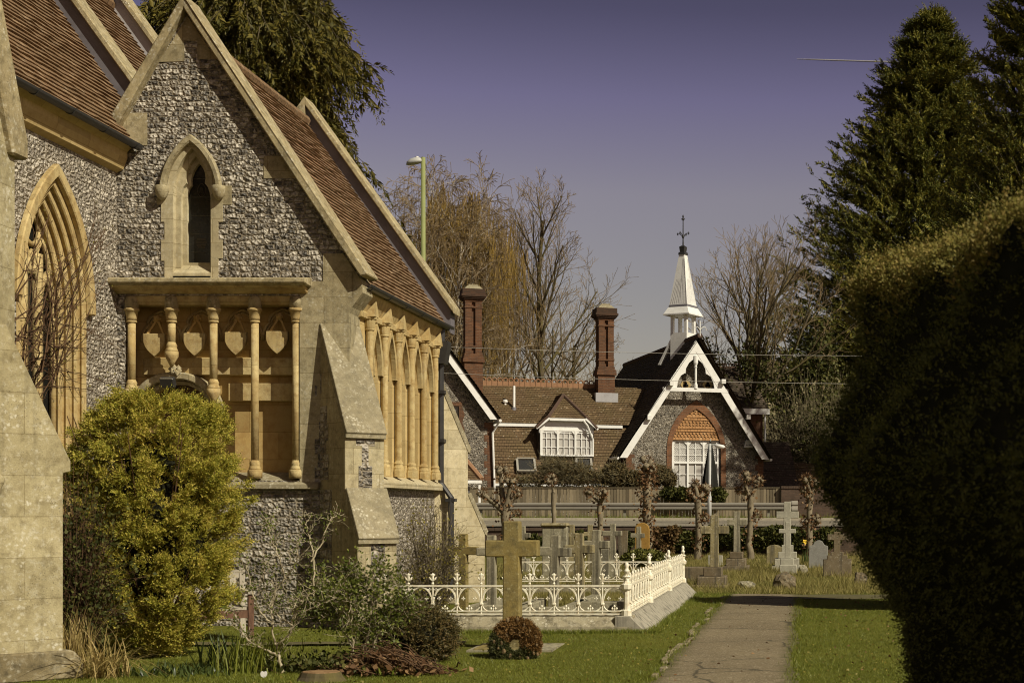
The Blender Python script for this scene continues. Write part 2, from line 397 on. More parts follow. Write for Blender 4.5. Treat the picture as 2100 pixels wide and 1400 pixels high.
M['ridge'] = m_plain('ridge_tile', (0.30, 0.165, 0.09), 0.85, 0.2, 0.5, 9, (0.10, 0.07, 0.05), 0.3)
M['ridge_dark'] = m_plain('dark_ridge_tile', (0.09, 0.055, 0.04), 0.85, 0.2, 0.5, 9)
M['lead'] = m_plain('lead_flashing', (0.15, 0.14, 0.155), 0.55, 0.4, 0.6, 3.5, (0.06, 0.05, 0.05), 0.3)
M['lead_pale'] = m_plain('pale_lead', (0.36, 0.35, 0.36), 0.6, 0.4, 0.5, 3.5, (0.16, 0.14, 0.13), 0.3)
M['black'] = m_plain('black_iron', (0.028, 0.027, 0.027), 0.42, 0.5, 0.4, 7, (0.07, 0.06, 0.05))
M['glass'] = m_plain('dark_leaded_glass', (0.012, 0.012, 0.011), 0.18, 0.5, 0.3, 10)
M['glass_fig'] = m_plain('painted_glass_figure', (0.055, 0.045, 0.03), 0.3, 0.4, 0.5, 14)
M['white'] = m_plain('white_paint', (0.76, 0.75, 0.72), 0.55, 0.35, 0.4, 4.5, (0.42, 0.38, 0.30))
M['whiteiron'] = m_plain('cream_painted_iron', (0.76, 0.72, 0.58), 0.5, 0.35, 0.7, 11, (0.40, 0.25, 0.09))
M['oak'] = m_plain('door_oak', (0.12, 0.07, 0.035), 0.7, 0.3, 0.5, 9)
M['benchwood'] = m_bark('bench_timber', (0.17, 0.095, 0.062), (0.10, 0.055, 0.038), 14)
M['benchgrey'] = m_bark('weathered_bench_timber', (0.46, 0.42, 0.34), (0.30, 0.26, 0.20), 14)
M['brick'] = m_brick('red_brick', (0.165, 0.075, 0.037), (0.10, 0.047, 0.026), (0.16, 0.12, 0.085))
M['brick_orange'] = m_brick('orange_brick', (0.225, 0.10, 0.048), (0.155, 0.068, 0.034), (0.2, 0.15, 0.1))
M['brick_soot'] = m_brick('sooty_brick', (0.085, 0.045, 0.028), (0.055, 0.034, 0.024), (0.07, 0.055, 0.04))
M['brick_dark'] = m_brick('dark_wall_brick', (0.13, 0.085, 0.06), (0.085, 0.058, 0.042), (0.11, 0.09, 0.07))
M['darkwin'] = m_plain('window_pane', (0.13, 0.125, 0.12), 0.12, 0.5, 0.4, 2.0)
M['palewin'] = m_plain('window_pane_with_blind', (0.45, 0.43, 0.40), 0.25, 0.5, 0.3, 2.0, (0.25, 0.24, 0.22))
def m_boards(name, c1, c2):
    t = NT(name, 0.9, 0.1); a = t.noise(t.mapping(t.obj(), (6, 6, 0.5)), 4, 5, 0.7); k = t.math('ADD', t.math('MULTIPLY', t.island(), 0.7), t.math('MULTIPLY', a, 0.5))
    return t.done(t.ramp(k, [(0.1, c2), (0.6, c1), (1.1, (c1[0] * 1.5, c1[1] * 1.5, c1[2] * 1.5))]), t.bump(a, .4, .01))
M['fence'] = m_boards('fence_boards', (0.215, 0.175, 0.115), (0.10, 0.08, 0.052))
M['galv'] = m_plain('galvanised_steel', (0.24, 0.22, 0.18), 0.5, 0.4, 0.5, 3.0, (0.20, 0.17, 0.13), 0.2)
M['lampgreen'] = m_plain('green_lamp_paint', (0.24, 0.26, 0.10), 0.5, 0.4, 0.25, 3)
M['lampgrey'] = m_plain('grey_lamp_paint', (0.42, 0.42, 0.40), 0.5, 0.4, 0.3, 3)
M['parasol'] = m_plain('dark_parasol_cloth', (0.02, 0.02, 0.016), 0.8, 0.2, 0.3, 4)
M['dark'] = m_plain('dark_void', (0.01, 0.01, 0.01), 0.9, 0.1, 0.0)
M['grave_olive'] = m_stone('olive_lichened_stone', (0.27, 0.20, 0.062), (0.17, 0.14, 0.065), 0.6, None, 1.0, (0.075, 0.065, 0.035), 0.75, (0.40, 0.36, 0.20))
M['grave_grey'] = m_stone('grey_grave_stone', (0.35, 0.315, 0.215), (0.23, 0.205, 0.135), 0.6, None, 0.8, dirtamt=0.6, streak=0.7)
M['grave_tan'] = m_stone('tan_grave_stone', (0.33, 0.275, 0.145), (0.22, 0.18, 0.085), 0.6, None, 0.8, dirtamt=0.6, streak=0.7)
M['grave_pale'] = m_stone('pale_granite', (0.39, 0.37, 0.295), (0.31, 0.29, 0.225), 0.5, None, 0.7)
M['grave_slate'] = m_stone('blue_grey_stone', (0.255, 0.25, 0.225), (0.21, 0.205, 0.185), 0.2, None, 0.3)
M['grave_dark'] = m_stone('dark_stained_stone', (0.11, 0.08, 0.045), (0.20, 0.16, 0.10), 0.3, None, 0.7, streak=0.7)
M['grave_orange'] = m_stone('orange_lichened_stone', (0.33, 0.185, 0.04), (0.26, 0.155, 0.045), 0.3, None, 0.8, (0.10, 0.06, 0.02), 0.3, (0.45, 0.33, 0.12))
# ------------------------------------------------------------------ shared shape functions
def arch(cx, zs, wd, h, n=12):
    r = (wd * wd + h * h) / (2 * wd); th = math.acos((wd - r) / r); L = []
    for i in range(n + 1):
        a = math.pi + (th - math.pi) * i / n; L.append((cx - wd + r + r * math.cos(a), zs + r * math.sin(a)))
    return L + [(2 * cx - x, z) for x, z in reversed(L[:-1])]
def arch_open(cx, z0, zs, wd, h, n=12):
    return [(cx - wd, z0)] + arch(cx, zs, wd, h, n) + [(cx + wd, z0)]
def trefoil_open(cx, z0, zs, wd, h):
    L = [(-1, 0), (-.96, .12), (-.84, .26), (-.62, .36), (-.68, .48), (-.62, .62), (-.42, .80), (-.18, .93), (0, 1)]
    pts = [(cx + a * wd, zs + b * h) for a, b in L]
    return [(cx - wd, z0)] + pts + [(2 * cx - x, z) for x, z in reversed(pts[:-1])] + [(cx + wd, z0)]
def ring(mb, cx, zs, w1, h1, w2, h2, mp, d0, d1, m=0, n=14):
    a = arch(cx, zs, w1, h1, n); b = arch(cx, zs, w2, h2, n)
    mb.prism_band(a, b, mp, d0, d1, m)
def prism_band(s, a, b, mp, d0, d1, m=0):
    n = len(a); vs = [mp(x, z, d0) for x, z in a] + [mp(x, z, d0) for x, z in b] + [mp(x, z, d1) for x, z in a] + [mp(x, z, d1) for x, z in b]
    fs = []
    for i in range(n - 1):
        fs += [(i, i + 1, n + i + 1, n + i), (2 * n + i, 2 * n + i + 1, 3 * n + i + 1, 3 * n + i),
               (i, i + 1, 2 * n + i + 1, 2 * n + i), (n + i, n + i + 1, 3 * n + i + 1, 3 * n + i)]
    fs += [(0, n, 3 * n, 2 * n), (n - 1, 2 * n - 1, 4 * n - 1, 3 * n - 1)]
    return s.add(vs, fs, m)
MB.prism_band = prism_band

def courses(mb, a, b, c, d, gauge=0.105, thick=0.024, seg=0.5, jit=0.006, seed=1, m=0):
    """tile courses: a-b eave, d-c ridge; every course a lapped strip with its own front edge"""
    rg = random.Random(seed); a, b, c, d = map(Vector, (a, b, c, d))
    n = max(2, int(((d - a).length + (c - b).length) / 2 / gauge)); L = max((b - a).length, (c - d).length); k = max(1, int(L / seg))
    nr = (b - a).cross(d - a).normalized()
    for i in range(n):
        t0, t1 = i / n, min(1.0, (i + 1.25) / n)
        p0, p1 = a.lerp(d, t0), b.lerp(c, t0); q0, q1 = a.lerp(d, t1), b.lerp(c, t1)
        vs = []; us = []
        w0 = rg.uniform(-0.5, 0.5) * jit
        for j in range(k + 1):
            f = j / k; wob = rg.uniform(-1, 1) * jit
            lo = p0.lerp(p1, f); hi = q0.lerp(q1, f)
            dn = (lo - hi).normalized() * rg.uniform(-1, 1) * jit
            vs += [lo + nr * (thick + wob) + dn, hi + nr * 0.002, lo + nr * (wob * .3 - 0.004) + dn]
            us.append((lo - a).dot((b - a).normalized()))
        fs = []; uvs = []
        for j in range(k):
            o = 3 * j; u0, u1 = us[j], us[j + 1]
            fs += [(o, o + 3, o + 4, o + 1), (o + 2, o + 5, o + 3, o)]
            uvs += [[(u0, i + .05), (u1, i + .05), (u1, i + .95), (u0, i + .95)], [(u0, i + .02), (u1, i + .02), (u1, i + .04), (u0, i + .04)]]
        mb.add(vs, fs, m, uvs)
    # deck under the tiles
    mb.add([a - nr * .05, b - nr * .05, c - nr * .05, d - nr * .05], [(0, 1, 2, 3)], m, [[(0, .5)] * 4])
    return mb

# ------------------------------------------------------------------ CHURCH
church = thing('church', 'flint and stone church with steep tiled gables and golden arcades', 'church', (-8.5, 24, 0))
YF = 22.0
def fx(px): return (px - CX) * YF / F
def fz(py): return H - (py - CY) * YF / F
def fp(L): return [(fx(a), fz(b)) for a, b in L]
mF = lambda a, b, d: (a, YF + d, b)
XS = -6.842; XN = -10.34
mS = lambda a, b, d: (XS - d, a, b)
mN = lambda a, b, d: (XN - d, a, b)
PX = YF / F
WX, WS = fx(394), fz(398)

# front gable wall
mb = MB()
win_hole = arch_open(WX, fz(566), WS, 39 * PX, 94 * PX)
outer = fp([(240, 1290), (240, 262), (246, 248), (385, 28), (738, 565), (715.5, 600), (715.5, 1290)])
mb.plate(outer, [arch_open(WX, fz(569), WS, 41.5 * PX, 98 * PX), fp([(256, 606), (256, 985), (615, 985), (615, 606)])], mF, 0, 0.36)
mb.build('gable_wall', M['flint'], church)
mb = MB(); mb.plate(fp([(241, 1004), (664, 1004), (664, 1120), (690, 1120), (690, 1295), (241, 1295)]), [], mF, -0.005, 0.02)
mb.build('lower_wall', M['flint_low'], church)
# dressed stones of the gable
for poly in ([(385, 34), (352, 88), (325, 128), (378, 126), (378, 84), (405, 84), (405, 122), (450, 122), (436, 110)],
             [(240, 252), (262, 232), (302, 232), (302, 299), (240, 299)],
             [(541, 320), (586, 320), (617, 366), (541, 366)],
             [(457, 381), (475, 381), (475, 420), (457, 420)], [(322, 384), (334, 384), (334, 420), (322, 420)]):
    MB().prism(fp(poly), mF, -0.008, 0.05).build('dressed_stone', M['ashlar'], church)
mb = MB()
mb.plate(fp([(615, 577), (663, 577), (663, 520), (704, 520), (742, 576), (744, 600), (722, 630), (717, 642), (717, 1295), (690, 1295), (690, 1118), (662, 1118), (662, 990), (615, 990)]), [], mF, -0.01, 0.5)
mb.build('corner_pier', M['ashlar'], church)
for q in ([(655, 865), (676, 865), (676, 900), (655, 900)], [(646, 900), (676, 900), (676, 932), (646, 932)], [(652, 932), (672, 932), (672, 958), (652, 958)],
          [(646, 958), (678, 958), (678, 990), (646, 990)], [(646, 790), (650, 790), (650, 812), (646, 812)]):
    MB().prism(fp(q), mF, -0.014, 0.0).build('flint_chequer', M['flint_low'], church)
# copings of the front gable
def gable_coping(y0, y1, lead_y=None, name='coping'):
    mb = MB()
    mb.prism(fp([(385, -6), (762, 566), (745, 570), (385, 24)]), lambda a, b, d: (a, d, b), y0, y1)
    mb.prism(fp([(385, -6), (385, 24), (250, 262), (232, 250)]), lambda a, b, d: (a, d, b), y0, y1 - 0.003)
    return mb.build(name, M['coping'], church, bevel=0.018)
gable_coping(YF - 0.17, YF + 0.40)
# upper window
win = MB()
jamb = fp([(338, 578), (338, 535), (331, 535), (331, 492), (338, 492), (338, 455), (331, 455), (331, 420), (331, 398)]) + [(x, z) for x, z in arch(WX, WS, 52 * PX, 106 * PX)][0:] + \
       fp([(457, 398), (457, 420), (457, 455), (448, 455), (448, 492), (457, 492), (457, 530), (448, 530), (448, 578)])
win.plate(jamb, [win_hole[:]], mF, -0.012, 0.10)
win.plate(arch_open(WX, fz(566), WS, 39.5 * PX, 95 * PX), [trefoil_open(WX + 2 * PX, fz(556), fz(404), 30.5 * PX, 86 * PX)], mF, 0.09, 0.17)
win.plate(arch_open(WX, fz(560), WS, 37 * PX, 90 * PX), [trefoil_open(WX + 5 * PX, fz(535), fz(400), 25 * PX, 70 * PX)], mF, 0.165, 0.24)
win.prism([(0.24, fz(533)), (-0.012, fz(560)), (-0.012, fz(578)), (0.24, fz(578))], lambda a, b, d: (d, YF + a, b), WX - 38.5 * PX, WX + 38.5 * PX)
window = win.build('lancet_window', M['pale_stone'], church)
hood = MB(); ring(hood, WX, WS, 64 * PX, 121 * PX, 52 * PX, 104 * PX, mF, -0.10, 0.0)
hood.build('hood_mould', M['ashlar'], window, bevel=0.02)
for s in (-1, 1):
    c = (WX + s * 58 * PX, YF - 0.07); st = MB()
    st.lathe(c, [(0.02, fz(412)), (0.07, fz(406)), (0.1, fz(394)), (0.1, fz(384)), (0.085, fz(383))], 10)
    st.build('label_stop', M['ashlar'], window, smooth=True)
g = MB(); g.prism(fp([(375, 540), (375, 320), (432, 320), (432, 540)]), mF, 0.225, 0.235); gl = g.build('glass', M['glass'], window)
g = MB(); gx = fx(401)
for (py, wdt, hh) in ((485, 9, 2.2), (491, 11, 2.2), (497, 10, 2), (502, 7, 1.6)):
    g.prism([(gx - wdt * PX, fz(py + hh)), (gx + wdt * PX, fz(py + hh)), (gx + wdt * PX, fz(py - hh)), (gx - wdt * PX, fz(py - hh))], mF, 0.219, 0.226)
a1 = [(gx + 9 * PX * math.cos(t) * (1 - .25 * abs(math.sin(t))), fz(384) + 14 * PX * math.sin(t)) for t in np.linspace(0, 2 * math.pi, 22)]
g.tube([(x, YF + .222, z) for x, z in a1], 0.006, 5)
for k in (-4, 0, 4): g.tube([(gx + k * PX, YF + .222, fz(390)), (gx + (k * .3) * PX, YF + .222, fz(378))], 0.005, 4)
for k in range(5): g.tube([(gx - 21 * PX, YF + .223, fz(360 + 38 * k)), (gx + 21 * PX, YF + .223, fz(360 + 38 * k))], 0.004, 4)
g.build('painted_motif', M['glass_fig'], window)

# ---- carved arcade on the front
YB = 0.40
ar = MB(); dcx, dsp = fx(345), fz(850)
ar.plate(fp([(250, 600), (622, 600), (622, 1000), (250, 1000)]), [arch_open(dcx, fz(999), dsp, 70 * PX, 70 * PX)], mF, YB, YB + 0.3)
arcade = ar.build('arcade_back_wall', M['bath_orange'], church)
mb = MB()
for (x0, x1, y0, y1) in ((276, 597, 729, 765), (452, 597, 782, 819)):
    mb.prism(fp([(x0, y1), (x1, y1), (x1, y0), (x0, y0)]), mF, YB - 0.11, YB)
mb.build('string_course', M['bath_plain'], church, bevel=0.01)
mb = MB(); mb.box(fx(345) - 72 * PX, fx(345) + 72 * PX, YF + YB + .18, YF + YB + .22, 0, fz(775)); mb.build('door', M['oak'], church)
mb = MB(); ring(mb, dcx, dsp, 97 * PX, 90 * PX, 82 * PX, 74 * PX, mF, YB - 0.2, YB); ring(mb, dcx, dsp, 82 * PX, 74 * PX, 70 * PX, 66 * PX, mF, YB - 0.1, YB + .1)
mb.build('door_hood', M['ashlar'], church, bevel=0.02)
for (px, py, r) in ((349, 757, 13), (440, 838, 10)):   # finial bosses on the hood
    mb = MB()
    for k in range(7):
        an = k * 0.9; mb.lathe((fx(px) + math.cos(an) * r * .6 * PX, YF + YB - .22 + .03 * math.sin(2 * an)), [(0.0, fz(py) + math.sin(an) * r * .5 * PX - r * .55 * PX), (r * .5 * PX, fz(py) + math.sin(an) * r * .5 * PX), (0.0, fz(py) + math.sin(an) * r * .5 * PX + r * .55 * PX)], 7)
    mb.build('carved_boss', M['ashlar'], church, smooth=True)
# cornice over the arcade
mb = MB()
prof = [(-0.20, fz(587)), (-0.19, fz(592)), (-0.13, fz(594)), (-0.10, fz(598)), (-0.03, fz(602)), (0.02, fz(603)), (0.035, fz(619)), (0.055, fz(620)), (0.06, fz(624)), (0.30, fz(624)), (0.30, fz(600)), (-.02, fz(571)), (-.19, fz(580))]
mb.prism(prof, lambda a, b, d: (d, YF + a, b), fx(234), fx(631))
mb.build('cornice', M['bath_plain'], church, bevel=0.012)
mb = MB(); mb.prism([(-0.30, fz(576)), (-0.30, fz(586)), (-0.2, fz(589)), (0, fz(589)), (0, fz(569))], lambda a, b, d: (d, YF + a, b), fx(231), fx(640))
mb.build('cornice_top', M['coping'], church, bevel=0.015)
# sill under the columns
mb = MB(); mb.prism([(YB, fz(966)), (-0.09, fz(992)), (-0.10, fz(1003)), (YB, fz(1003))], lambda a, b, d: (d, YF + a, b), fx(241), fx(656))
mb.build('arcade_sill', M['slab'], church, bevel=0.012)
# arcade columns
def column_mesh(c, ztop, zbot, r, dome=True, n=14, corbel=False):
    mb = MB(); R1 = r
    if dome:
        mb.lathe(c, [(r * 1.75, ztop - .19), (r * 1.75, ztop - .08), (r * 1.55, ztop - .02), (r * 0.9, ztop)], 8, 1, math.pi / 8)
    mb.lathe(c, [(r * 1.3, ztop - .37), (r * 1.42, ztop - .33), (r * 1.62, ztop - .235), (r * 1.9, ztop - .23), (r * 1.98, ztop - .21), (r * 1.9, ztop - .19)], n)
    mb.lathe(c, [(r * 1.0, ztop - .41), (r * 1.3, ztop - .40), (r * 1.36, ztop - .385), (r * 1.2, ztop - .37)], n)
    mb.lathe(c, [(r, zbot + .24), (r, ztop - .40)], n)
    mb.lathe(c, [(r * 1.6, zbot + .13), (r * 1.62, zbot + .15), (r * 1.35, zbot + .18), (r * 1.3, zbot + .2), (r * 1.42, zbot + .22), (r * 1.15, zbot + .25), (r, zbot + .27)], n)
    if corbel: mb.lathe(c, [(r * .35, zbot - .1), (r * 1.0, zbot - .02), (r * 1.75, zbot + .06), (r * 1.75, zbot + .13)], 8, 0, math.pi / 8)
    else: mb.lathe(c, [(r * 1.9, zbot), (r * 1.9, zbot + .10), (r * 1.75, zbot + .13)], 8, 0, math.pi / 8)
    return mb
for px, yb, corb in ((268, 815, True), (350, 738, True), (436, 814, True), (521, 980, False), (606, 980, False)):
    column_mesh((fx(px), YF + 0.035), fz(606), fz(yb), 0.056, True, 14, corb).build('arcade_column', [M['bath_plain'], M['coping']], church, smooth=True)
# shields with straps and carved heads, trefoil heads behind
for px, py in ((309, 682), (392, 681), (477, 679), (562, 677)):
    X0, Z0 = fx(px), fz(py); w2, hh = 22.5 * PX, 47 * PX
    pts = [(-w2, 0), (-w2, -hh * .30)] + [(-w2 * (1 - t ** 1.9), -hh * (.30 + .70 * t)) for t in np.linspace(.12, 1, 9)]
    pts = pts + [(-x, z) for x, z in reversed(pts[:-1])]
    sh = MB(); sh.prism([(X0 + x, Z0 + z) for x, z in pts], mF, YB - 0.29, YB - 0.22)
    sh = sh.build('heraldic_shield', M['bath_plain'], church, bevel=0.006)
    st = MB(); hx, hz = X0, Z0 + 32 * PX
    for s in (-1, 1): st.bar((hx, YF + YB - .16, hz), (X0 + s * w2 * .75, YF + YB - .24, Z0 - .01), 0.03, 0.02, (0, 1, 0))
    st.build('strap', M['bath_orange'], sh)
    hd = MB(); hd.lathe((hx, YF + YB - .16), [(.0, hz - .05), (.05, hz - .03), (.06, hz), (.05, hz + .04), (.015, hz + .06)], 8)
    for k in range(5): hd.lathe((hx + .05 * math.cos(k * 1.26), YF + YB - .18), [(0, hz + .05 * math.sin(k * 1.26) - .025), (.025, hz + .05 * math.sin(k * 1.26)), (0, hz + .05 * math.sin(k * 1.26) + .025)], 6)
    hd.build('carved_head', M['bath_orange'], sh, smooth=True)
    tf = MB()
    for wq, hq, rq, dq in ((40, 52, .024, -.012), (34, 45, .017, -.004)):
        L_ = [(-1.05, -.25), (-1.02, 0), (-.98, .12), (-.86, .30), (-.66, .42), (-.74, .52), (-.66, .68), (-.42, .84), (0, 1)]
        L_ = L_ + [(-a, b) for a, b in reversed(L_[:-1])]
        tf.tube([(X0 + a * wq * PX, YF + YB + dq, Z0 + b * hq * PX) for a, b in L_], rq, 6)
    tf.build('trefoil_moulding', M['bath_plain'], church, smooth=True)
# flood lamp over the door
fl = MB(); cx, cz = fx(342), fz(783)
fl.obox((cx, YF + YB - .36, cz), (0.105, 0.05, 0.075), (1, 0, 0), (0, .9, .42), (0, -.42, .9)); fo = fl.build('flood_lamp', M['black'], church, bevel=0.012)
fl = MB(); fl.obox((cx, YF + YB - .409, cz + .002), (0.085, 0.006, 0.058), (1, 0, 0), (0, .9, .42), (0, -.42, .9)); fl.build('lens', M['galv'], fo)
fl = MB(); fl.bar((cx, YF + YB - .33, cz - .02), (cx, YF + YB - .02, cz - .06), .03, .03); fl.build('bracket', M['black'], fo)

# ---- side wall with lancets
mb = MB(); CY0, CSP = 22.84, 0.808
holes = [arch_open(CY0 + CSP * (i + .5), 2.36, 3.95, 0.25, 0.66, 8) for i in range(5)]
mb.plate([(22.4, 0), (22.4, 5.12), (27.4, 5.12), (27.4, 0)], holes, mS, 0.012, 0.42)
mb.build('side_wall', M['bath'], church)
mb = MB()
for i in range(5): ring(mb, CY0 + CSP * (i + .5), 3.9, 0.345, 0.80, 0.25, 0.71, mS, -0.06, 0.012, 0, 9)
for i in range(5): ring(mb, CY0 + CSP * (i + .5), 3.9, 0.25, 0.71, 0.20, 0.6, mS, 0.05, 0.1, 0, 9)
mb.build('lancet_moulding', M['bath_plain'], church)
mb = MB(); mb.box(XS - .30, XS - .26, 22.8, 27.1, 2.3, 4.75); mb.build('lancet_glass', M['glass'], church)
mb = MB(); mb.box(XS - .02, XS + .004, 22.35, 27.4, 0, 2.12); mb.build('side_plinth_wall', M['flint_pale'], church)
for i in range(6):
    yc = CY0 + CSP * i; c = (XS + .055, yc); mb = column_mesh(c, 4.95, 2.30, 0.056, False, 14)
    # gablet on each capital
    zt = 4.755; b0 = 0.115
    mb.add([(XS - .04, yc - b0, zt), (XS + .165, yc - b0, zt), (XS + .165, yc + b0, zt), (XS - .04, yc + b0, zt), (XS + .155, yc - .02, zt + .24), (XS + .155, yc + .02, zt + .24), (XS - .04, yc, zt + .05)],
           [(0, 1, 4, 6), (6, 5, 2, 3), (1, 2, 5, 4), (0, 3, 2, 1), (0, 6, 3), (4, 5, 6)])
    mb.build('lancet_column', M['bath_plain'], church, smooth=False)
mb = MB()   # frieze and eaves moulding
mb.prism([(XS, 4.70), (XS + .05, 4.72), (XS + .05, 4.80), (XS + .02, 4.83), (XS + .14, 5.08), (XS + .14, 5.12), (XS - .2, 5.12), (XS - .2, 4.7)], lambda a, b, d: (a, d, b), YF + .42, 27.42)
mb.build('eaves_moulding', M['bath_plain'], church)
mb = MB(); mb.prism([(XS - .3, 2.44), (XS + .13, 2.22), (XS + .15, 2.19), (XS + .15, 2.10), (XS - .3, 2.10)], lambda a, b, d: (a, d, b), 22.36, 27.1)
mb.build('lancet_sill', M['pale_stone'], church, bevel=0.01)

# ---- diagonal buttresses
def buttress(C, dv, h, body, slabs, mats, chequers=(), plinth=None, side=()):
    C = Vector(C); d = Vector((dv[0], dv[1], 0)).normalized(); n = Vector((-d.y, d.x, 0))
    mp = lambda hh: (lambda a, b, k: C + d * a + n * k + Vector((0, 0, b)))
    mb = MB(); mb.prism(body, mp(h), -h, h); bo = mb.build('buttress', mats[0], church, bevel=0.006)
    mb = MB()
    for (s0, z0, s1, z1) in slabs:       # lower end, upper end
        t = Vector((s1 - s0, z1 - z0)); t.normalize(); nn = Vector((t.y, -t.x)) if t.x < 0 else Vector((-t.y, t.x))
        th = 0.085
        mb.prism([(s0 + .05 - t.x * .0, z0 - .03), (s0 + .05, z0 + .035), (s0 + nn.x * th, z0 + nn.y * th + .02), (s1 + nn.x * th, z1 + nn.y * th), (s1, z1), (s0, z0)], mp(h), -h - .012, h + .012)
    if slabs: mb.build('weathering', mats[1], bo, bevel=0.008)
    if chequers:
        for (s, z0, z1, k0, k1) in chequers:
            mb = MB()
            vs = [C + d * (s + e) + n * k + Vector((0, 0, z)) for e in (-.01, .004) for z in (z0, z1) for k in (k0, k1)]
            mb.add(vs, [(0, 1, 3, 2), (4, 6, 7, 5), (0, 2, 6, 4), (1, 5, 7, 3), (0, 4, 5, 1), (2, 3, 7, 6)])
            mb.build('flint_chequer', M['flint_low'], bo)
    for (s0, s1, z0, z1) in side:
        mb = MB(); mb.prism([(s0, z0), (s1, z0), (s1, z1), (s0, z1)], mp(h), -h - .004, -h + .05); mb.build('flint_panel', M['flint_low'], bo)
    if plinth:
        s1, z1 = plinth; mb = MB(); mb.prism([(-.5, 0), (s1, 0), (s1, z1 - .16), (s1 - .03, z1 - .08), (s1 - .10, z1), (-.5, z1)], mp(h), -h - .07, h + .07)
        mb.build('plinth', mats[2], bo, bevel=0.02)
    return bo
Cb = (XS, YF, 0); r2 = (1, -1)
body = [(-.45, 0), (.83, 0), (.83, 1.30), (.46, 2.03), (.46, 2.84), (-.36, 4.5), (-.45, 4.5)]
buttress(Cb, r2, 0.315, body, [(.46, 2.83, -.36, 4.52), (.83, 1.28, .45, 2.04)], (M['ashlar'], M['slab']),
         [(.46, 2.70, 2.82, -.14, .16), (.46, 2.40, 2.70, -.045, .06), (.46, 2.06, 2.40, -.10, .12), (.83, .92, 1.27, -.10, .12), (.83, .45, .92, -.05, .04)], None,
         [(-.30, -.10, 3.02, 3.30), (-.34, -.06, 2.78, 3.02), (-.31, -.12, 2.58, 2.78), (-.35, -.05, 2.20, 2.58), (-.36, .05, .95, 2.05), (-.36, .25, .0, .95), (-.30, -.27, 3.5, 3.8)])
buttress((XS - .03, 27.42, 0), (1, 1), 0.30, body, [(.46, 2.83, -.36, 4.52), (.83, 1.28, .45, 2.04)], (M['pale_stone'], M['slab']))
nb = [(-.9, 0), (.40, 0), (.40, 2.13), (.475, 2.15), (.475, 2.25), (-.14, 3.62), (-.9, 3.62)]
buttress((-8.1, 15.0, 0), (1, 1), 0.2, nb, [], (M['ashlar_big'], M['ashlar_big'], M['plinth']), (), (.58, .30))
# the cut-off hood and corbel seen on its face
C = Vector((-8.1, 15, 0)); d = Vector((.7071, .7071, 0)); nn = Vector((.7071, -.7071, 0)); mb = MB()
pc = C + d * -.245 + nn * .21
mb.lathe((pc.x, pc.y), [(0.015, 1.85), (.05, 1.9), (.06, 1.97), (.085, 2.02), (.09, 2.07), (.05, 2.11)], 9)
mb.build('carved_corbel', M['ashlar_big'], church, smooth=True)

# ---- nave wall, its traceried window and eaves
YW, zsp, aw, ah = 20.12, 4.55, 0.93, 1.80
mb = MB(); mb.plate([(8.0, 0), (8.0, 7.15), (26.8, 7.15), (26.8, 0)], [arch_open(YW, 1.6, zsp, aw, ah, 16)], mN, 0, 0.6)
mb.build('nave_wall', M['flint_pale'], church)
mb = MB(); ring(mb, YW, zsp, aw + .13, ah + .16, aw - .01, ah - .02, mN, -0.09, 0.0, 0, 20)
a = arch_open(YW, 1.6, zsp, aw + .13, ah + .16, 20); nw = mb.build('nave_window', M['bath_plain'], church, bevel=0.015)
mb = MB()
for k in range(4):
    o = 0.085 * k; dd = 0.07 * k
    oo = arch_open(YW, 1.6, zsp, aw - o + .005, ah - o * 1.4 + .005, 18); ii = arch_open(YW, 1.62, zsp, aw - o - .085, ah - o * 1.4 - .12, 18)
    mb.prism_band(oo, ii, mN, dd - .004, dd + .12)
    mb.tube([mN(a_, b_, dd + .01) for a_, b_ in ii], 0.022, 6)
mb.build('window_order', M['bath_plain'], nw)
mb = MB(); hw = aw - .34; top = zsp + ah - .5
for yy in (-hw / 3, hw / 3): mb.box(XN - .36, XN - .26, YW + yy - .05, YW + yy + .05, 1.6, zsp + .75)
for k in (-1, 0, 1):
    cc = YW + k * hw * .667; mb.tube([mN(a_, b_, .30) for a_, b_ in arch_open(cc, 1.6, zsp - .05 + (.25 if k == 0 else 0), hw / 3, .55, 8)], 0.045, 6)
for k in (-1, 1): mb.tube([mN(a_, b_, .30) for a_, b_ in arch(YW + k * hw * .45, zsp + .45, hw * .36, .5, 8)], 0.04, 6)
mb.tube([mN(YW + .2 * math.cos(t), zsp + 1.05 + .2 * math.sin(t), .3) for t in np.linspace(0, 6.283, 16)], 0.04, 6)
mb.build('tracery', M['bath_plain'], nw, smooth=True)
mb = MB(); mb.plate(arch_open(YW, 1.6, zsp, hw + .03, ah - .42, 12), [], mN, 0.37, 0.38); mb.build('glass', M['glass'], nw)
mb = MB(); mb.prism([(XN - .02, 6.80), (XN + .10, 6.86), (XN + .16, 7.02), (XN + .16, 7.12), (XN + .24, 7.2), (XN + .22, 7.27), (XN - .3, 7.27), (XN - .3, 6.8)], lambda a, b, d: (a, d, b), 15.05, 21.99)
mb.build('nave_cornice', M['bath'], church)

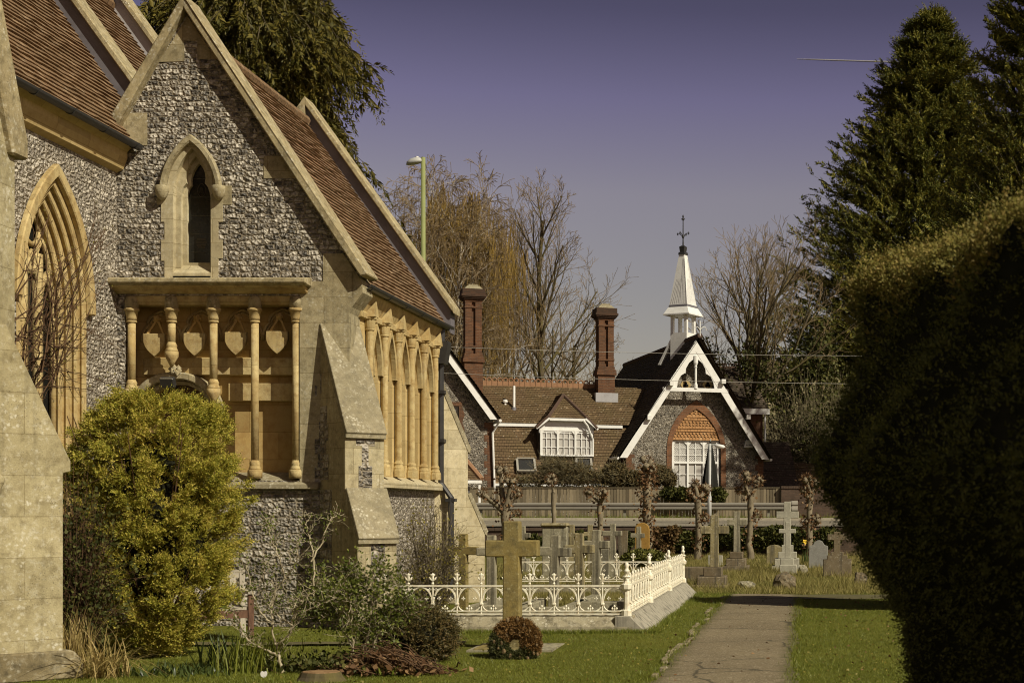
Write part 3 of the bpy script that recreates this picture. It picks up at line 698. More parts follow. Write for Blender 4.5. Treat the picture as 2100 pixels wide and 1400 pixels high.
# ---- roofs
ex, ez, rx, rz = -6.69, 5.19, -9.28, 8.95
mb = MB(); courses(mb, (ex, YF + .30, ez), (ex, 27.25, ez), (rx, 27.25, rz), (rx, YF + .30, rz), .102, .034, .17, .010, 3)
mb.build('chapel_roof', M['tile'], church, recalc=False)
mb = MB(); courses(mb, (rx - .0, 27.25, rz), (rx, YF + .3, rz), (-10.35, YF + .3, 7.4), (-10.35, 27.25, 7.4), .105, .02, .6, .006, 4)
mb.build('chapel_roof_back', M['tile'], church, recalc=False)
mb = MB(); kk = 12
for i in range(kk):
    y0 = YF + .35 + (27.2 - YF - .35) * i / kk; y1 = y0 + (27.2 - YF - .35) / kk - .012
    mb.tube([(rx, y0, rz + .015), (rx, y1, rz + .022)], .10, 8)
mb.build('ridge_tiles', M['tile'], church)
nex, nez, nrx, nrz = -10.10, 7.26, -12.62, 10.9
mb = MB(); courses(mb, (nex, 8.2, nez), (nex, 23.0, nez), (nrx, 23.0, nrz), (nrx, 8.2, nrz), .105, .034, .2, .010, 5)
courses(mb, (nex, 23.3, nez), (nex, 26.6, nez), (nrx, 26.6, nrz), (nrx, 23.3, nrz), .105, .034, .2, .010, 6)
mb.build('nave_roof', M['tile'], church, recalc=False)
mb = MB(); courses(mb, (nrx, 8.2, nrz), (nrx, 26.6, nrz), (-15.2, 26.6, nez), (-15.2, 8.2, nez), .4, .02, 2, 0, 7)
mb.build('nave_roof_back', M['tile'], church, recalc=False)
mb = MB(); mb.tube([(nrx, 23.3, nrz + .02), (nrx, 26.6, nrz + .02)], .11, 8); mb.build('nave_ridge', M['tile'], church)
# parapets that cross the nave roof, and the one behind the chapel roof
def parapet(y0, y1, x0, z0, x1, z1, up, matf):
    mb = MB(); mb.prism([(x0 + .12, z0 - .15), (x0 + .12, z0 + up), (x1, z1 + up), (x1, z1 - .3)], lambda a, b, d: (a, d, b), y0, y1)
    p = mb.build('parapet', matf, church)
    mb = MB(); mb.prism([(x0 + .20, z0 + up - .14), (x0 + .20, z0 + up), (x1, z1 + up + .14), (x1, z1 + up - .02)], lambda a, b, d: (a, d, b), y0 - .09, y1 + .09)
    mb.build('coping', M['coping'], p, bevel=0.015)
parapet(22.98, 23.32, nex, nez, nrx, nrz, .40, M['lead']); parapet(26.58, 26.95, nex, nez, nrx, nrz, .40, M['lead_pale'])
parapet(27.24, 27.55, ex - .02, ez, rx, rz, .33, M['lead'])
mb = MB(); mb.prism([(-9.28, 9.42), (-9.28, 8.9), (-10.4, 7.3), (-10.5, 7.7)], lambda a, b, d: (a, d, b), 27.15, 27.62); mb.build('coping_back', M['coping'], church)
mb = MB(); mb.prism([(ex - .1, 0), (ex - .1, ez), (rx, rz), (-10.35, 7.3), (-10.35, 0)], lambda a, b, d: (a, d, b), 27.3, 27.5); mb.build('far_gable_wall', M['flint'], church)
mb = MB(); mb.prism([(nex - .2, 0), (nex - .2, nez), (nrx, nrz), (-15, nez), (-15, 0)], lambda a, b, d: (a, d, b), 26.6, 26.9); mb.build('nave_end_wall', M['flint'], church)
# gutters and downpipe
def gutter(x, z, y0, y1, name):
    mb = MB(); pr = [(math.cos(t) * .075, math.sin(t) * .075) for t in np.linspace(math.pi, 2 * math.pi, 8)]
    pr = pr + [(a * .82, b * .82) for a, b in reversed(pr)]
    mb.prism([(x + a, z + b) for a, b in pr], lambda a, b, d: (a, d, b), y0, y1)
    k = int((y1 - y0) / .9)
    for i in range(k + 1):
        yy = y0 + (y1 - y0) * (i + .15) / (k + .3)
        mb.prism([(x + a * 1.13, z + b * 1.13) for a, b in pr], lambda a, b, d: (a, d, b), yy - .02, yy + .02)
    mb.build(name, M['black'], church)
gutter(XS + .20, 5.17, YF + .2, 27.45, 'gutter'); gutter(nex + .09, 7.22, 15.1, 21.98, 'nave_gutter')
mb = MB(); yy = 27.12; mb.prism([(XS + .02, 4.45), (XS + .20, 4.45), (XS + .26, 4.8), (XS + .26, 4.86), (XS, 4.86)], lambda a, b, d: (a, d, b), yy - .14, yy + .14)
mb.tube([(XS + .12, yy, 5.1), (XS + .12, yy, 4.8)], .06, 8)
mb.tube([(XS + .10, yy, 4.5), (XS + .10, yy, 2.25), (XS + .30, yy - .05, 1.98), (XS + .30, yy - .05, .1)], .055, 8)
for z in (3.9, 3.0, 1.9, .9): mb.box(XS + (.03 if z > 2.2 else .2), XS + (.18 if z > 2.2 else .38), yy - .1, yy + .08, z, z + .06)
mb.build('downpipe', M['black'], church, smooth=False)

# ---- the nearer transept, cut by the edge of the frame
mb = MB(); mb.prism([(9.0, 0), (15.0, 0), (15.0, 5.5), (12.0, 13.3), (9.0, 5.5)], lambda a, b, d: (d, a, b), -13.5, -8.1); mb.build('transept_wall', M['ashlar_big'], church)
mb = MB(); mb.prism([(15.14, 5.36), (15.14, 5.56), (12.1, 13.5), (11.84, 13.3), (14.86, 5.36)], lambda a, b, d: (d, a, b), -8.45, -8.03); mb.build('transept_coping', M['coping'], church, bevel=.02)
mb = MB(); courses(mb, (-13.5, 15.25, 5.3), (-8.4, 15.25, 5.3), (-8.4, 12.0, 13.3), (-13.5, 12.0, 13.3), .12, .02, 1, .006, 9); mb.build('transept_roof', M['tile'], church, recalc=False)
# ------------------------------------------------------------------ SCHOOL across the road (turned 20.5 degrees)
SA = R(20.5); sc_, ss_ = math.cos(SA), math.sin(SA); SOX, SOY, SG = -5.35, 72.0, 1.3
school = thing('school_house', 'old flint and brick school house with white bargeboards and a bell turret', 'house', (SOX, SOY, 0), None, SA, True)
school.location.z = 0
def S(px, py, v=0.0):
    k = (px - CX) / F
    u = (k * SOY + k * sc_ * v + ss_ * v - SOX) / (sc_ - k * ss_)
    Y = SOY + ss_ * u + sc_ * v
    return (u, H - (py - CY) * Y / F)
def SP(px, py, v): u, z = S(px, py, v); return Vector((u, v, z))
mG = lambda a, b, d: (a, d, b)
sp = lambda L, v=0.0: [S(a, b, v) for a, b in L]
# main gable
ua, za = S(1427, 697); gl_u, ez_ = S(1284, 930); gr_u = 2 * ua - gl_u
gc, gs = S(1427, 905)
mb = MB()
win_c, wz0 = S(1428, 999); wz1 = S(1428, 903)[1]; whw = (S(1477, 950)[0] - S(1380, 950)[0]) / 2; spz = S(1428, 925)[1]; aph = S(1428, 838)[1] - spz
mb.plate([(gl_u, SG - .3), (gl_u, ez_), (ua, za - .15), (gr_u, ez_), (gr_u, SG - .3)], [arch_open(win_c, wz0 - 1.0, spz, whw + .05, aph, 14)], mG, 0, .35)
mb.build('gable_wall', M['flint_round'], school)
mb = MB(); a_ = arch_open(win_c, SG, spz, whw + .30, aph + .42, 14); b_ = arch_open(win_c, SG, spz, whw + .05, aph, 14); mb.prism_band(a_, b_, mG, -.03, .2)
mb.build('brick_arch', M['brick_orange'], school)
for uu, sg in ((gl_u, 1), (gr_u, -1)):
    mb = MB(); z = SG - .3; k = 0
    while z < ez_ - .05:
        wq = .42 if k % 2 else .28; h_ = min(.3, ez_ - .02 - z); mb.box(min(uu - sg * .004, uu + sg * wq), max(uu - sg * .004, uu + sg * wq), -.012, .3, z, z + h_); z += .3; k += 1
    mb.build('brick_quoin', M['brick'], school)
mb = MB(); nrow = 11; zb = wz1 + .02
for i in range(nrow):        # hung tiles in the arch head
    z0 = zb + (spz + aph - zb) * i / nrow; z1 = z0 + (spz + aph - zb) / nrow; zz = max(spz, (z0 + z1) / 2)
    r_ = ((whw + .05) ** 2 + aph ** 2) / (2 * (whw + .05)); t_ = max(0, zz - spz); hw_ = math.sqrt(max(0, r_ * r_ - t_ * t_)) - (r_ - whw - .05)
    if hw_ < .06: continue
    x0, x1 = win_c - hw_, win_c + hw_
    if i % 4 in (1, 2):
        n_ = max(1, int((x1 - x0) / .17))
        for j in range(n_):
            a = x0 + (x1 - x0) * j / n_; b = x0 + (x1 - x0) * (j + 1) / n_; mid = (a + b) / 2; th = .05
            mb.add([(a + .008, th, z1), (b - .008, th, z1), (b - .008, th - .03, z0 + .05), (mid, th - .035, z0 - .03), (a + .008, th - .03, z0 + .05)], [(0, 1, 2, 3, 4)], 0, [[(a, i), (b, i + .9), (b, i + .5), (mid, i + .5), (a, i + .5)]])
        mb.add([(x0, .08, z0), (x1, .08, z0), (x1, .08, z1), (x0, .08, z1)], [(0, 1, 2, 3)], 1)
    else:
        mb.add([(x0, .045, z1), (x1, .045, z1), (x1, .0, z0), (x0, .0, z0), (x1, .06, z0 - .001), (x0, .06, z0 - .001)], [(0, 1, 2, 3), (3, 2, 4, 5)], 0, [[(x0, i + .5), (x1, i + .5), (x1, i + .6), (x0, i + .6)]] * 2)
mb.build('hung_tiles', [M['tile_orange'], M['ridge_dark']], school, recalc=False)
# three light window with lattice tops
def school_window(name, u0, u1, z0, z1, v, nl, tran, lattice, parent, cols=2, rows_lo=3, rows_up=3, pane='palewin'):
    fr = MB(); t = .075; dv = .1
    fr.box(u0, u1, v, v + dv, z1 - t, z1); fr.box(u0, u1, v - .05, v + dv, z0, z0 + t)
    for i in range(nl + 1):
        u = u0 + (u1 - u0) * i / nl; wd = t * (.6 if 0 < i < nl else .75); uu = min(max(u, u0 + wd), u1 - wd); fr.box(uu - wd, uu + wd, v - .004, v + dv - .004, z0 + t, z1 - t)
    if tran: fr.box(u0 + .06, u1 - .06, v - .008, v + dv - .008, tran - .05, tran + .05)
    for i in range(nl):
        a, b = u0 + (u1 - u0) * i / nl + t * .6, u0 + (u1 - u0) * (i + 1) / nl - t * .6
        for j in range(1, cols): fr.box(a + (b - a) * j / cols - .017, a + (b - a) * j / cols + .017, v + .03, v + .06, z0, z1)
        zs_ = [(z0, tran, rows_lo), (tran, z1, rows_up)] if tran else [(z0, z1, rows_lo)]
        for (za_, zb_, n_) in zs_:
            for j in range(1, n_): fr.box(a, b, v + .033, v + .057, za_ + (zb_ - za_) * j / n_ - .015, za_ + (zb_ - za_) * j / n_ + .015)
        for s in (0, 1):     # cut corners at the head
            x = a if s == 0 else b; sg = 1 if s == 0 else -1
            fr.prism([(x, z1 - t + .01), (x + sg * .16, z1 - t + .01), (x, z1 - t - .16)], mG, v + .01, v + .08)
    o = fr.build(name, M['white'], parent)
    if lattice:
        lt = MB(); z_lo, z_hi = tran + .05, z1 - t
        for i in range(nl):
            a, b = u0 + (u1 - u0) * i / nl + t * .6, u0 + (u1 - u0) * (i + 1) / nl - t * .6; h_ = z_hi - z_lo; sp_ = .105
            k = -int(h_ / sp_) - 1
            while a + k * sp_ < b:
                for sg in (1, -1):
                    x_a = a + k * sp_; x_b = x_a + h_
                    c0, c1 = max(a, x_a), min(b, x_b)
                    if c1 > c0 + .02:
                        zz = lambda x: z_lo + (x - x_a) if sg == 1 else z_hi - (x - x_a)
                        lt.bar((c0, v + .072, zz(c0)), (c1, v + .072, zz(c1)), .012, .026, (0, 1, 0))
                k += 1
        lt.build('lattice', M['white'], o)
    pn = MB(); pn.box(u0 + .02, u1 - .02, v + .085, v + .09, z0 + .02, z1 - .02); pn.build('pane', M[pane], o)
    return o
tr = S(1428, 948)[1]
school_window('window', win_c - whw, win_c + whw, wz0 - .55, wz1, .10, 3, tr, True, school)
mb = MB(); mb.box(win_c - whw - .4, win_c + whw + .4, 1.6, 1.7, SG, spz + aph); mb.build('interior_wall', M['dark'], school)
# trefoil vents in the gable
for px in (1406, 1451):
    u, z = S(px, 789); mb = MB(); hx = [(u + .27 * math.cos(k * math.pi / 3), z + .25 * math.sin(k * math.pi / 3)) for k in range(6)]
    mb.plate(hx, [], mG, -.03, .05); vt = mb.build('trefoil_vent', M['bath_plain'], school)
    mb = MB()
    for k in range(3):
        an = math.pi / 2 + k * 2.094; mb.lathe((0, 0), [(.0, 0), (.075, 0.0), (.075, .012), (0, .012)], 10)
        for i in range(len(mb.v) - 40, len(mb.v)): x, y, zz = mb.v[i]; mb.v[i] = (u + .075 * math.cos(an) + x, -.034 - zz, z + .075 * math.sin(an) + y)
    mb.build('opening', M['dark'], vt)
# bargeboards and the pierced apex
VB = -.62
mb = MB()
tan_ = (za - ez_) / (ua - gl_u)
bl = S(1271, 938, VB); br_ = (2 * S(1427, 697, VB)[0] - bl[0], bl[1]); ap = S(1427, 697, VB); bw = .37
for s in (-1, 1):
    ft = bl if s == -1 else br_
    mb.prism([ap, ft, (ft[0] - s * bw, ft[1]), (ap[0], ap[1] - bw * 1.52)], mG, VB, VB + .07)
barge = mb.build('bargeboard', M['white'], school)
c0 = S(1427, 803, VB)[1]; c1 = S(1427, 796.5, VB)[1]
hb = (ap[1] - bw * 1.0 - c1) / 1.55
hole = [S(a, b, VB) for a, b in ((1388, 796), (1391, 780), (1396, 770), (1404, 765), (1406, 765), (1407, 755), (1413, 744), (1420, 738), (1427, 734))]
hole = hole + [(2 * ap[0] - a, b) for a, b in reversed(hole[:-1])]
wl = (ap[1] - c1) / 1.52 - .15
mb = MB(); mb.plate([(ap[0], ap[1] - .3), (ap[0] - wl, c1 + .002), (ap[0] + wl, c1 + .002)], [[(a, max(b, c1 + .03)) for a, b in hole]], mG, VB + .012, VB + .06)
mb.box(ap[0] - wl - .25, ap[0] + wl + .25, VB - .01, VB + .11, c0, c1 + .02)
mb.build('pierced_apex', M['white'], school)
mb = MB(); mb.lathe((ap[0], VB + .03), [(.1, c1), (.1, c1 + .18), (.06, c1 + .28), (.06, c1 + 1.0), (.09, c1 + 1.06), (.06, c1 + 1.1), (.12, c1 + 1.25), (.12, c1 + 1.6)], 8)
mb.build('king_post', M['white'], school)
for (px, py) in ((1376, 787), (1482, 783), (1330, 857), (1533, 856)):
    u, z = S(px, py, VB); MB().box(u - .1, u + .1, VB - .22, VB, z - .09, z + .12).build('purlin_end', M['white'], school)
# roofs of the main wing
LW = 15.0
vr0 = VB - .12
def slope(mb, a, b, c, d, seed, g=.16, m=0): courses(mb, a, b, c, d, g, .035, 1.2, .012, seed, m)
zt = za + .12; el = bl[0] - .08; er = br_[0] + .08; ezz = bl[1] + .05
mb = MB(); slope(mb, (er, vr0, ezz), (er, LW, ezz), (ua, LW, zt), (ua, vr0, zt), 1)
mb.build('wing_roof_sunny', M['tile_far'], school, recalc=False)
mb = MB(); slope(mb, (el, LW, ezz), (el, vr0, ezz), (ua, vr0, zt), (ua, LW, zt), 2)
mb.build('wing_roof_shaded', M['tile_shaded'], school, recalc=False)  # slope away from the sun takes the darker, shaded tile colour
mb = MB(); mb.tube([(ua, vr0, zt + .02), (ua, LW, zt + .02)], .13, 6); mb.build('ridge_tiles', M['ridge_dark'], school)
mb = MB()
for u_, s in ((el, -1), (er, 1)): mb.tube([(u_ + s * .02, vr0 + .1, ezz - .06), (u_ + s * .02, LW, ezz - .06)], .07, 8)
mb.build('gutter', M['white'], school)
mb = MB(); mb.box(gl_u, gl_u + .3, .36, LW, SG - .3, ez_); mb.box(gr_u - .3, gr_u, .36, LW, SG - .3, ez_); mb.build('wing_wall', M['brick'], school)
# finial on the gable
fu = ua; mb = MB(); mb.tube([(fu, vr0, zt), (fu, vr0, zt + .72)], .025, 6)
for s in (-1, 1): mb.tube([(fu + s * x_, vr0, zt + z_) for x_, z_ in ((0, .3), (.12, .42), (.24, .45), (.30, .36), (.30, .26))], .02, 5)
mb.build('gable_finial', M['white'], school)
# bell turret
tvv = 2.3; tv = 0.0; tu = 0.0; tw_ = .47; tb, tm, tt = S(1405, 735, tvv)[1], S(1405, 684, tvv)[1], S(1405, 646, tvv)[1]
mb = MB(); mb.box(tu - tw_, tu + tw_, tv - tw_, tv + tw_, za - 1.1, tm); tur = mb.build('turret', M['white'], school)
for a in (-1, 1):
    for b in (-1, 1): MB().box(tu + a * (tw_ - .08) - .075, tu + a * (tw_ - .08) + .075, tv + b * (tw_ - .08) - .075, tv + b * (tw_ - .08) + .075, tm, tt).build('turret_post', M['white'], tur)
mb = MB()
for s in (-1, 1):
    arc = arch_open(0, tm + .08, tm + .62, .30, .42, 8)
    mb.plate([(-tw_ + .02, tm + .5), (-tw_ + .02, tt - .01), (tw_ - .02, tt - .01), (tw_ - .02, tm + .5), (.30, tm + .5)] + [(-a, b) for a, b in arch(0, tm + .62, .30, .42, 8)] + [(-.30, tm + .5)], [], lambda a, b, d: (tu + a, tv + s * (tw_ - .1) + d, b), -.03, .03)
    mb.plate([(-tw_ + .02, tm + .5), (-tw_ + .02, tt - .01), (tw_ - .02, tt - .01), (tw_ - .02, tm + .5), (.30, tm + .5)] + [(-a, b) for a, b in arch(0, tm + .62, .30, .42, 8)] + [(-.30, tm + .5)], [], lambda a, b, d: (tu + s * (tw_ - .1) + d, tv + a, b), -.03, .03)
mb.build('arched_brace', M['white'], tur)
mb = MB()
for a in (-1, 1): mb.prism([(tu - tw_ * a, za + .3), (tu - tw_ * a - .75 * a, za - 1.0), (tu - tw_ * a - .62 * a, za - 1.0), (tu - tw_ * a, za + .05)], mG, tv - tw_ + .02, tv - tw_ + .2)
mb.build('turret_strut', M['white'], tur)
def pyr(mb, r0, z0, r1, z1, m=0):
    vs = [(tu + x * r0, tv + y * r0, z0) for x, y in ((-1, -1), (1, -1), (1, 1), (-1, 1))] + [(tu + x * r1, tv + y * r1, z1) for x, y in ((-1, -1), (1, -1), (1, 1), (-1, 1))]
    mb.add(vs, [(0, 1, 5, 4), (1, 2, 6, 5), (2, 3, 7, 6), (3, 0, 4, 7), (0, 3, 2, 1), (4, 5, 6, 7)], m)
zs1, zs2 = S(1405, 627, tvv)[1], S(1405, 521, tvv)[1]
mb = MB(); pyr(mb, .735, tt, .55, zs1 - .12); pyr(mb, .75, tt - .06, .75, tt + .005); mb.build('spire_skirt', M['white'], tur)
mb = MB(); pyr(mb, .545, zs1 - .11, .525, zs1); mb.build('lead_band', M['lead'], tur)
mb = MB(); pyr(mb, .51, zs1, .145, zs2)
for k in range(1, 12):       # board edges
    t0 = k / 12.0
spire = mb.build('spire', None or M['white'], tur)
mb = MB()
for (nx, ny) in ((0, -1), (1, 0), (-1, 0)):
    for k in range(-3, 9):
        pts = []
        for t0 in (0, 1):
            f_ = k / 8.0 + t0 * .55
            zz = zs1 + (zs2 - zs1) * min(.96, max(0.02, (t0 * .9 if k < 4 else t0 * .5)))
            rr = .51 + (.145 - .51) * (zz - zs1) / (zs2 - zs1)
            off = (-.9 + k * .22 - t0 * 0.35)
            off = max(-.98, min(.98, off)) * rr
            pts.append((tu + (nx * (rr + .002) if nx else -off), tv + (ny * (rr + .002) if ny else -off), zz))
        mb.tube(pts, .007, 4)
mb.build('board_joints', M['lead_pale'], tur)
z1_, z2_ = S(1405, 506, tvv)[1], S(1405, 440, tvv)[1]
mb = MB(); pyr(mb, .19, zs2 - .05, .165, zs2 + .08); pyr(mb, .12, zs2 + .08, .15, z1_ - .02); pyr(mb, .15, z1_ - .02, .05, z1_ + .06)
hh_ = z2_ - z1_; c_ = (tu, tv)
mb.lathe(c_, [(.045, z1_), (.03, z1_ + .25 * hh_), (.06, z1_ + .3 * hh_), (.03, z1_ + .36 * hh_), (.025, z1_ + .8 * hh_), (.06, z1_ + .84 * hh_), (.025, z1_ + .88 * hh_), (.05, z1_ + .94 * hh_), (.0, z2_)], 8)
for an in (0, math.pi / 2):
    for s in (-1, 1):
        dx, dy = math.cos(an) * s, math.sin(an) * s
        mb.tube([(tu + dx * x_, tv + dy * x_, z1_ + hh_ * z_) for x_, z_ in ((0, .22), (.08, .34), (.2, .40), (.3, .40))], .02, 5)
        mb.tube([(tu + dx * .29, tv + dy * .29, z1_ + hh_ * .36), (tu + dx * .35, tv + dy * .35, z1_ + hh_ * .40), (tu + dx * .29, tv + dy * .29, z1_ + hh_ * .44)], .025, 5)
        mb.tube([(tu + dx * x_, tv + dy * x_, z1_ + hh_ * z_) for x_, z_ in ((0, .84), (.08, .87), (.1, .84))], .02, 5)
mb.build('spire_cross', M['black'], tur)
tur.location = (ua, tvv, 0); tur.rotation_euler = (0, 0, R(-45))
# alarm box
u, z = S(1534, 910); mb = MB(); mb.prism([(u - .24, z - .19), (u + .24, z - .19), (u + .14, z + .19), (u - .14, z + .19)], mG, -.12, -.001); al = mb.build('alarm_box', M['white'], school, bevel=.02)
mb = MB()
for k, wd in enumerate((.05, .035, .03, .05, .04, .045)): mb.box(u - .15 + k * .053, u - .15 + k * .053 + wd * .8, -.124, -.121, z - .09, z - .02)
mb.build('faded_lettering', M['lead'], al)

# ---- main range: ridge parallel to the road
vR, zR = 4.0, S(1100, 789, 4.0)[1]
uL, uRt = S(985, 790, 4.0)[0], gl_u + 1.2
vK, zK = 1.62, S(1100, 868, 1.62)[1]; vE, zE = 0.55, S(1100, 992, .55)[1]
mb = MB(); slope(mb, (uL, vK, zK), (uRt + 1.2, vK, zK), (uRt + 2.4, vR, zR), (uL, vR, zR), 3, .15)
mb.build('range_roof', M['tile_far'], school, recalc=False)
mb = MB(); slope(mb, (uL, vE, zE), (uRt, vE, zE), (uRt + .4, vK + .06, zK - .14), (uL, vK + .06, zK - .14), 4, .15)
mb.build('lower_roof', M['tile_far'], school, recalc=False)
mb = MB(); mb.box(uL, uRt - 1.0, vK - .06, vK + .1, zK - .16, zK - .02); mb.build('roof_band', M['white'], school)
mb = MB(); mb.box(uL, uRt, vE + .25, vE + .5, SG - .3, zE + .05); mb.build('range_wall', M['flint_round'], school)
mb = MB(); mb.box(uL, gl_u + .1, vE - .14, vE - .04, zE - .1, zE + .02); mb.build('range_gutter', M['white'], school)
mb = MB(); slope(mb, (uRt, 7.4, zK), (uL, 7.4, zK), (uL, vR, zR), (uRt, vR, zR), 5, .5); mb.build('range_roof_back', M['tile_shaded'], school, recalc=False)
mb = MB(); n_ = 22; u1_ = S(1228, 787, vR)[0]
for i in range(n_):
    a = uL + (u1_ - uL) * i / n_; b = uL + (u1_ - uL) * (i + 1) / n_
    mb.prism([(a + .01, zR - .18), (b - .01, zR - .18), (b - .01, zR + .12), (a + .01, zR + .12)], mG, vR - .14, vR - .02)
    mb.tube([(a + (b - a) / 2 + .11 * math.cos(t), vR - .08, zR + .17 + .11 * math.sin(t)) for t in np.linspace(0, 6.283, 9)], .035, 4)
mb.build('crested_ridge', M['ridge'], school)
# vents on the range roof
def on_roof(px, py, lower=False):
    # intersect the pixel ray with the roof plane, in local coordinates
    for i in range(4000):
        v = (vE if lower else vK) + i * .001
        u, z = S(px, py, v)
        zr_ = (zE + (v - vE) * (zK - .14 - zE) / (vK + .06 - vE)) if lower else (zK + (v - vK) * (zR - zK) / (vR - vK))
        if zr_ >= z: return Vector((u, v, z))
    return Vector((u, v, z))
p = on_roof(1054, 838); mb = MB(); mb.tube([p, p + Vector((0, 0, 1.12))], .065, 10); pp = mb.build('soil_pipe', M['white'], school)
mb = MB(); mb.lathe((p.x, p.y), [(.14, p.z - .12), (.10, p.z + .08)], 10); mb.build('lead_collar', M['lead'], pp)
p = on_roof(1036, 829); mb = MB(); mb.lathe((p.x, p.y), [(.06, p.z - .1), (.06, p.z + .1), (.12, p.z + .1), (.12, p.z + .2), (.05, p.z + .24)], 10); mb.build('roof_vent', M['white'], school)
# dormer
dv = .95; d0 = S(1105, 935, dv)[0]; d1 = S(1217, 935, dv)[0]; dz0 = S(1160, 935, dv)[1]; dz1 = S(1160, 869, dv)[1]; dm = (d0 + d1) / 2
mb = MB(); mb.box(d0 - .02, d0 + .1, dv + .02, 3.0, dz0 - .3, dz1 - .05); mb.box(d1 - .1, d1 + .02, dv + .02, 3.0, dz0 - .3, dz1 - .05); mb.box(d0, d1, dv + .1, dv + .2, dz0 - .3, dz0 + .1)
dormer = mb.build('dormer', M['tile_shaded'], school)
pt = S(1157, 812, 1.7)[1]; hz = S(1157, 858, 1.2)[1]
mb = MB()
hw_ = (S(1196, 858, dv)[0] - S(1123, 858, dv)[0]) / 2
slope(mb, (dm - hw_ - .05, dv - .28, hz), (dm + hw_ + .05, dv - .28, hz), (dm + .02, dv + .75, pt), (dm - .02, dv + .75, pt), 7, .14)
mb.build('dormer_gablet', M['tile_far'], dormer, recalc=False)
e0, e1 = S(1098, 880, dv)[0], S(1222, 880, dv)[0]; ze_ = S(1160, 879, dv)[1]
mb = MB()
slope(mb, (e0, 3.2, ze_), (e0, dv - .25, ze_), (dm - .02, dv + .75, pt), (dm - .02, 4.2, pt), 8, .15)
mb.add([(e0, dv - .25, ze_), (dm - hw_ - .05, dv - .28, hz), (dm - .02, dv + .75, pt)], [(0, 1, 2)], 0, [[(0, .5), (0, .6), (.1, .6)]])
slope(mb, (e1, dv - .25, ze_), (e1, 3.2, ze_), (dm + .02, 4.2, pt), (dm + .02, dv + .75, pt), 9, .15)
mb.add([(e1, dv - .25, ze_), (dm + hw_ + .05, dv - .28, hz), (dm + .02, dv + .75, pt)], [(0, 1, 2)], 0, [[(0, .5), (0, .6), (.1, .6)]])
mb.build('dormer_roof', M['tile_far'], dormer, recalc=False)
mb = MB()
for s in (-1, 1): mb.bar((dm + s * hw_, dv - .3, hz - .02), (dm + s * (dm - e0 + .0), dv - .27, ze_ - .02), .09, .1, (0, 1, 0))
mb.box(dm - hw_, dm + hw_, dv - .34, dv - .24, hz - .14, hz - .02); mb.plate([(d0, dz1 - .45), (d1, dz1 - .45), (d1, ze_ + .1), (dm + hw_, hz - .05), (dm - hw_, hz - .05), (d0, ze_ + .1)], [], mG, dv - .06, dv + .02)
mb.tube([(dm + hw_ - .1, dv - .32, hz - .1), (dm + hw_ + .1, dv - .3, hz - .35), (d1 - .05, dv - .12, dz1 - .75), (d1 - .05, dv - .1, dz0)], .05, 7)
mb.build('dormer_fascia', M['white'], dormer)
mb = MB()
for s in (-1, 1):
    e_ = e0 if s == -1 else e1
    mb.tube([(e_, dv - .27, ze_ + .03), (dm + s * (hw_ + .05), dv - .28, hz + .05), (dm, dv + .75, pt + .05)], .085, 6)
mb.tube([(dm, dv + .75, pt + .05), (dm, 4.0, pt + .05)], .085, 6); mb.build('dormer_hips', M['ridge_dark'], dormer)
school_window('window', d0 + .05, d1 - .05, dz0, S(1160, 881, dv)[1], dv - .1, 3, None, False, dormer, 3, 3, 3, 'palewin')
# skylights
for (x0, y0, x1, y1) in ((1059, 945, 1097, 970), (1180, 944, 1213, 970)):
    a = on_roof(x0 + 2, y1, True); b = on_roof(x1, y1, True); c = on_roof(x1 - 3, y0, True); d_ = on_roof(x0, y0, True)
    up = Vector((0, -.12, .1)); mb = MB()
    for p_, q_ in ((a, b), (b, c), (c, d_), (d_, a)): mb.bar(p_ + up, q_ + up, .1, .12, (0, -.7, .7))
    sk = mb.build('skylight', M['galv'], school); mb = MB(); mb.add([a + up, b + up, c + up, d_ + up], [(0, 1, 2, 3)]); mb.build('pane', M['glass'], sk)
# chimneys
def chimney(u, v, w, z0, zfoot, ztop, name='chimney'):
    mb = MB(); h2 = w / 2; rec = w * .09
    mb.box(u - h2, u + h2, v - h2, v + h2, z0, zfoot)
    q = h2 * .9
    # shaft: corner piers with a recess on every face
    mb.box(u - q * .70, u + q * .70, v - q * .70, v + q * .70, zfoot + .3, ztop - .6)
    for a in (-1, 1):
        for b in (-1, 1): mb.box(min(u + a * q, u + a * q * .22), max(u + a * q, u + a * q * .22), min(v + b * q, v + b * q * .22), max(v + b * q, v + b * q * .22), zfoot + .3, ztop - .62)
    for (g, za_, zb_) in ((1.18, zfoot - .1, zfoot + .06), (1.10, zfoot + .06, zfoot + .18), (1.0, zfoot + .18, zfoot + .32), (.97, zfoot + .62, zfoot + .7), (.97, ztop - 1.02, ztop - .94), (.95, ztop - .72, ztop - .62)):
        mb.box(u - h2 * g, u + h2 * g, v - h2 * g, v + h2 * g, za_, zb_)
    o = mb.build(name, M['brick'], school)
    mb = MB()
    for (g, za_, zb_) in ((1.10, ztop - .62, ztop - .55), (1.24, ztop - .55, ztop - .48), (1.36, ztop - .48, ztop - .36), (1.24, ztop - .36, ztop - .1)): mb.box(u - h2 * g, u + h2 * g, v - h2 * g, v + h2 * g, za_, zb_)
    mb.build('chimney_cap', M['brick_soot'], o)
    mb = MB(); mb.lathe((u, v), [(h2 * 1.45, ztop - .1), (h2 * .95, ztop + .06), (h2 * .7, ztop + .09), (h2 * .7, ztop + .15)], 4, 0, math.pi / 4); mb.build('flaunching', M['slab'], o)
    return o
u, _ = S(1241, 700, vR - .6); w_ = (S(1261, 780, vR - .9)[0] - S(1224, 780, vR - .9)[0])
cho = chimney(u, vR - .5, w_ * .92, zR - 1.4, S(1241, 765, vR - .8)[1], S(1241, 628, vR - .8)[1])
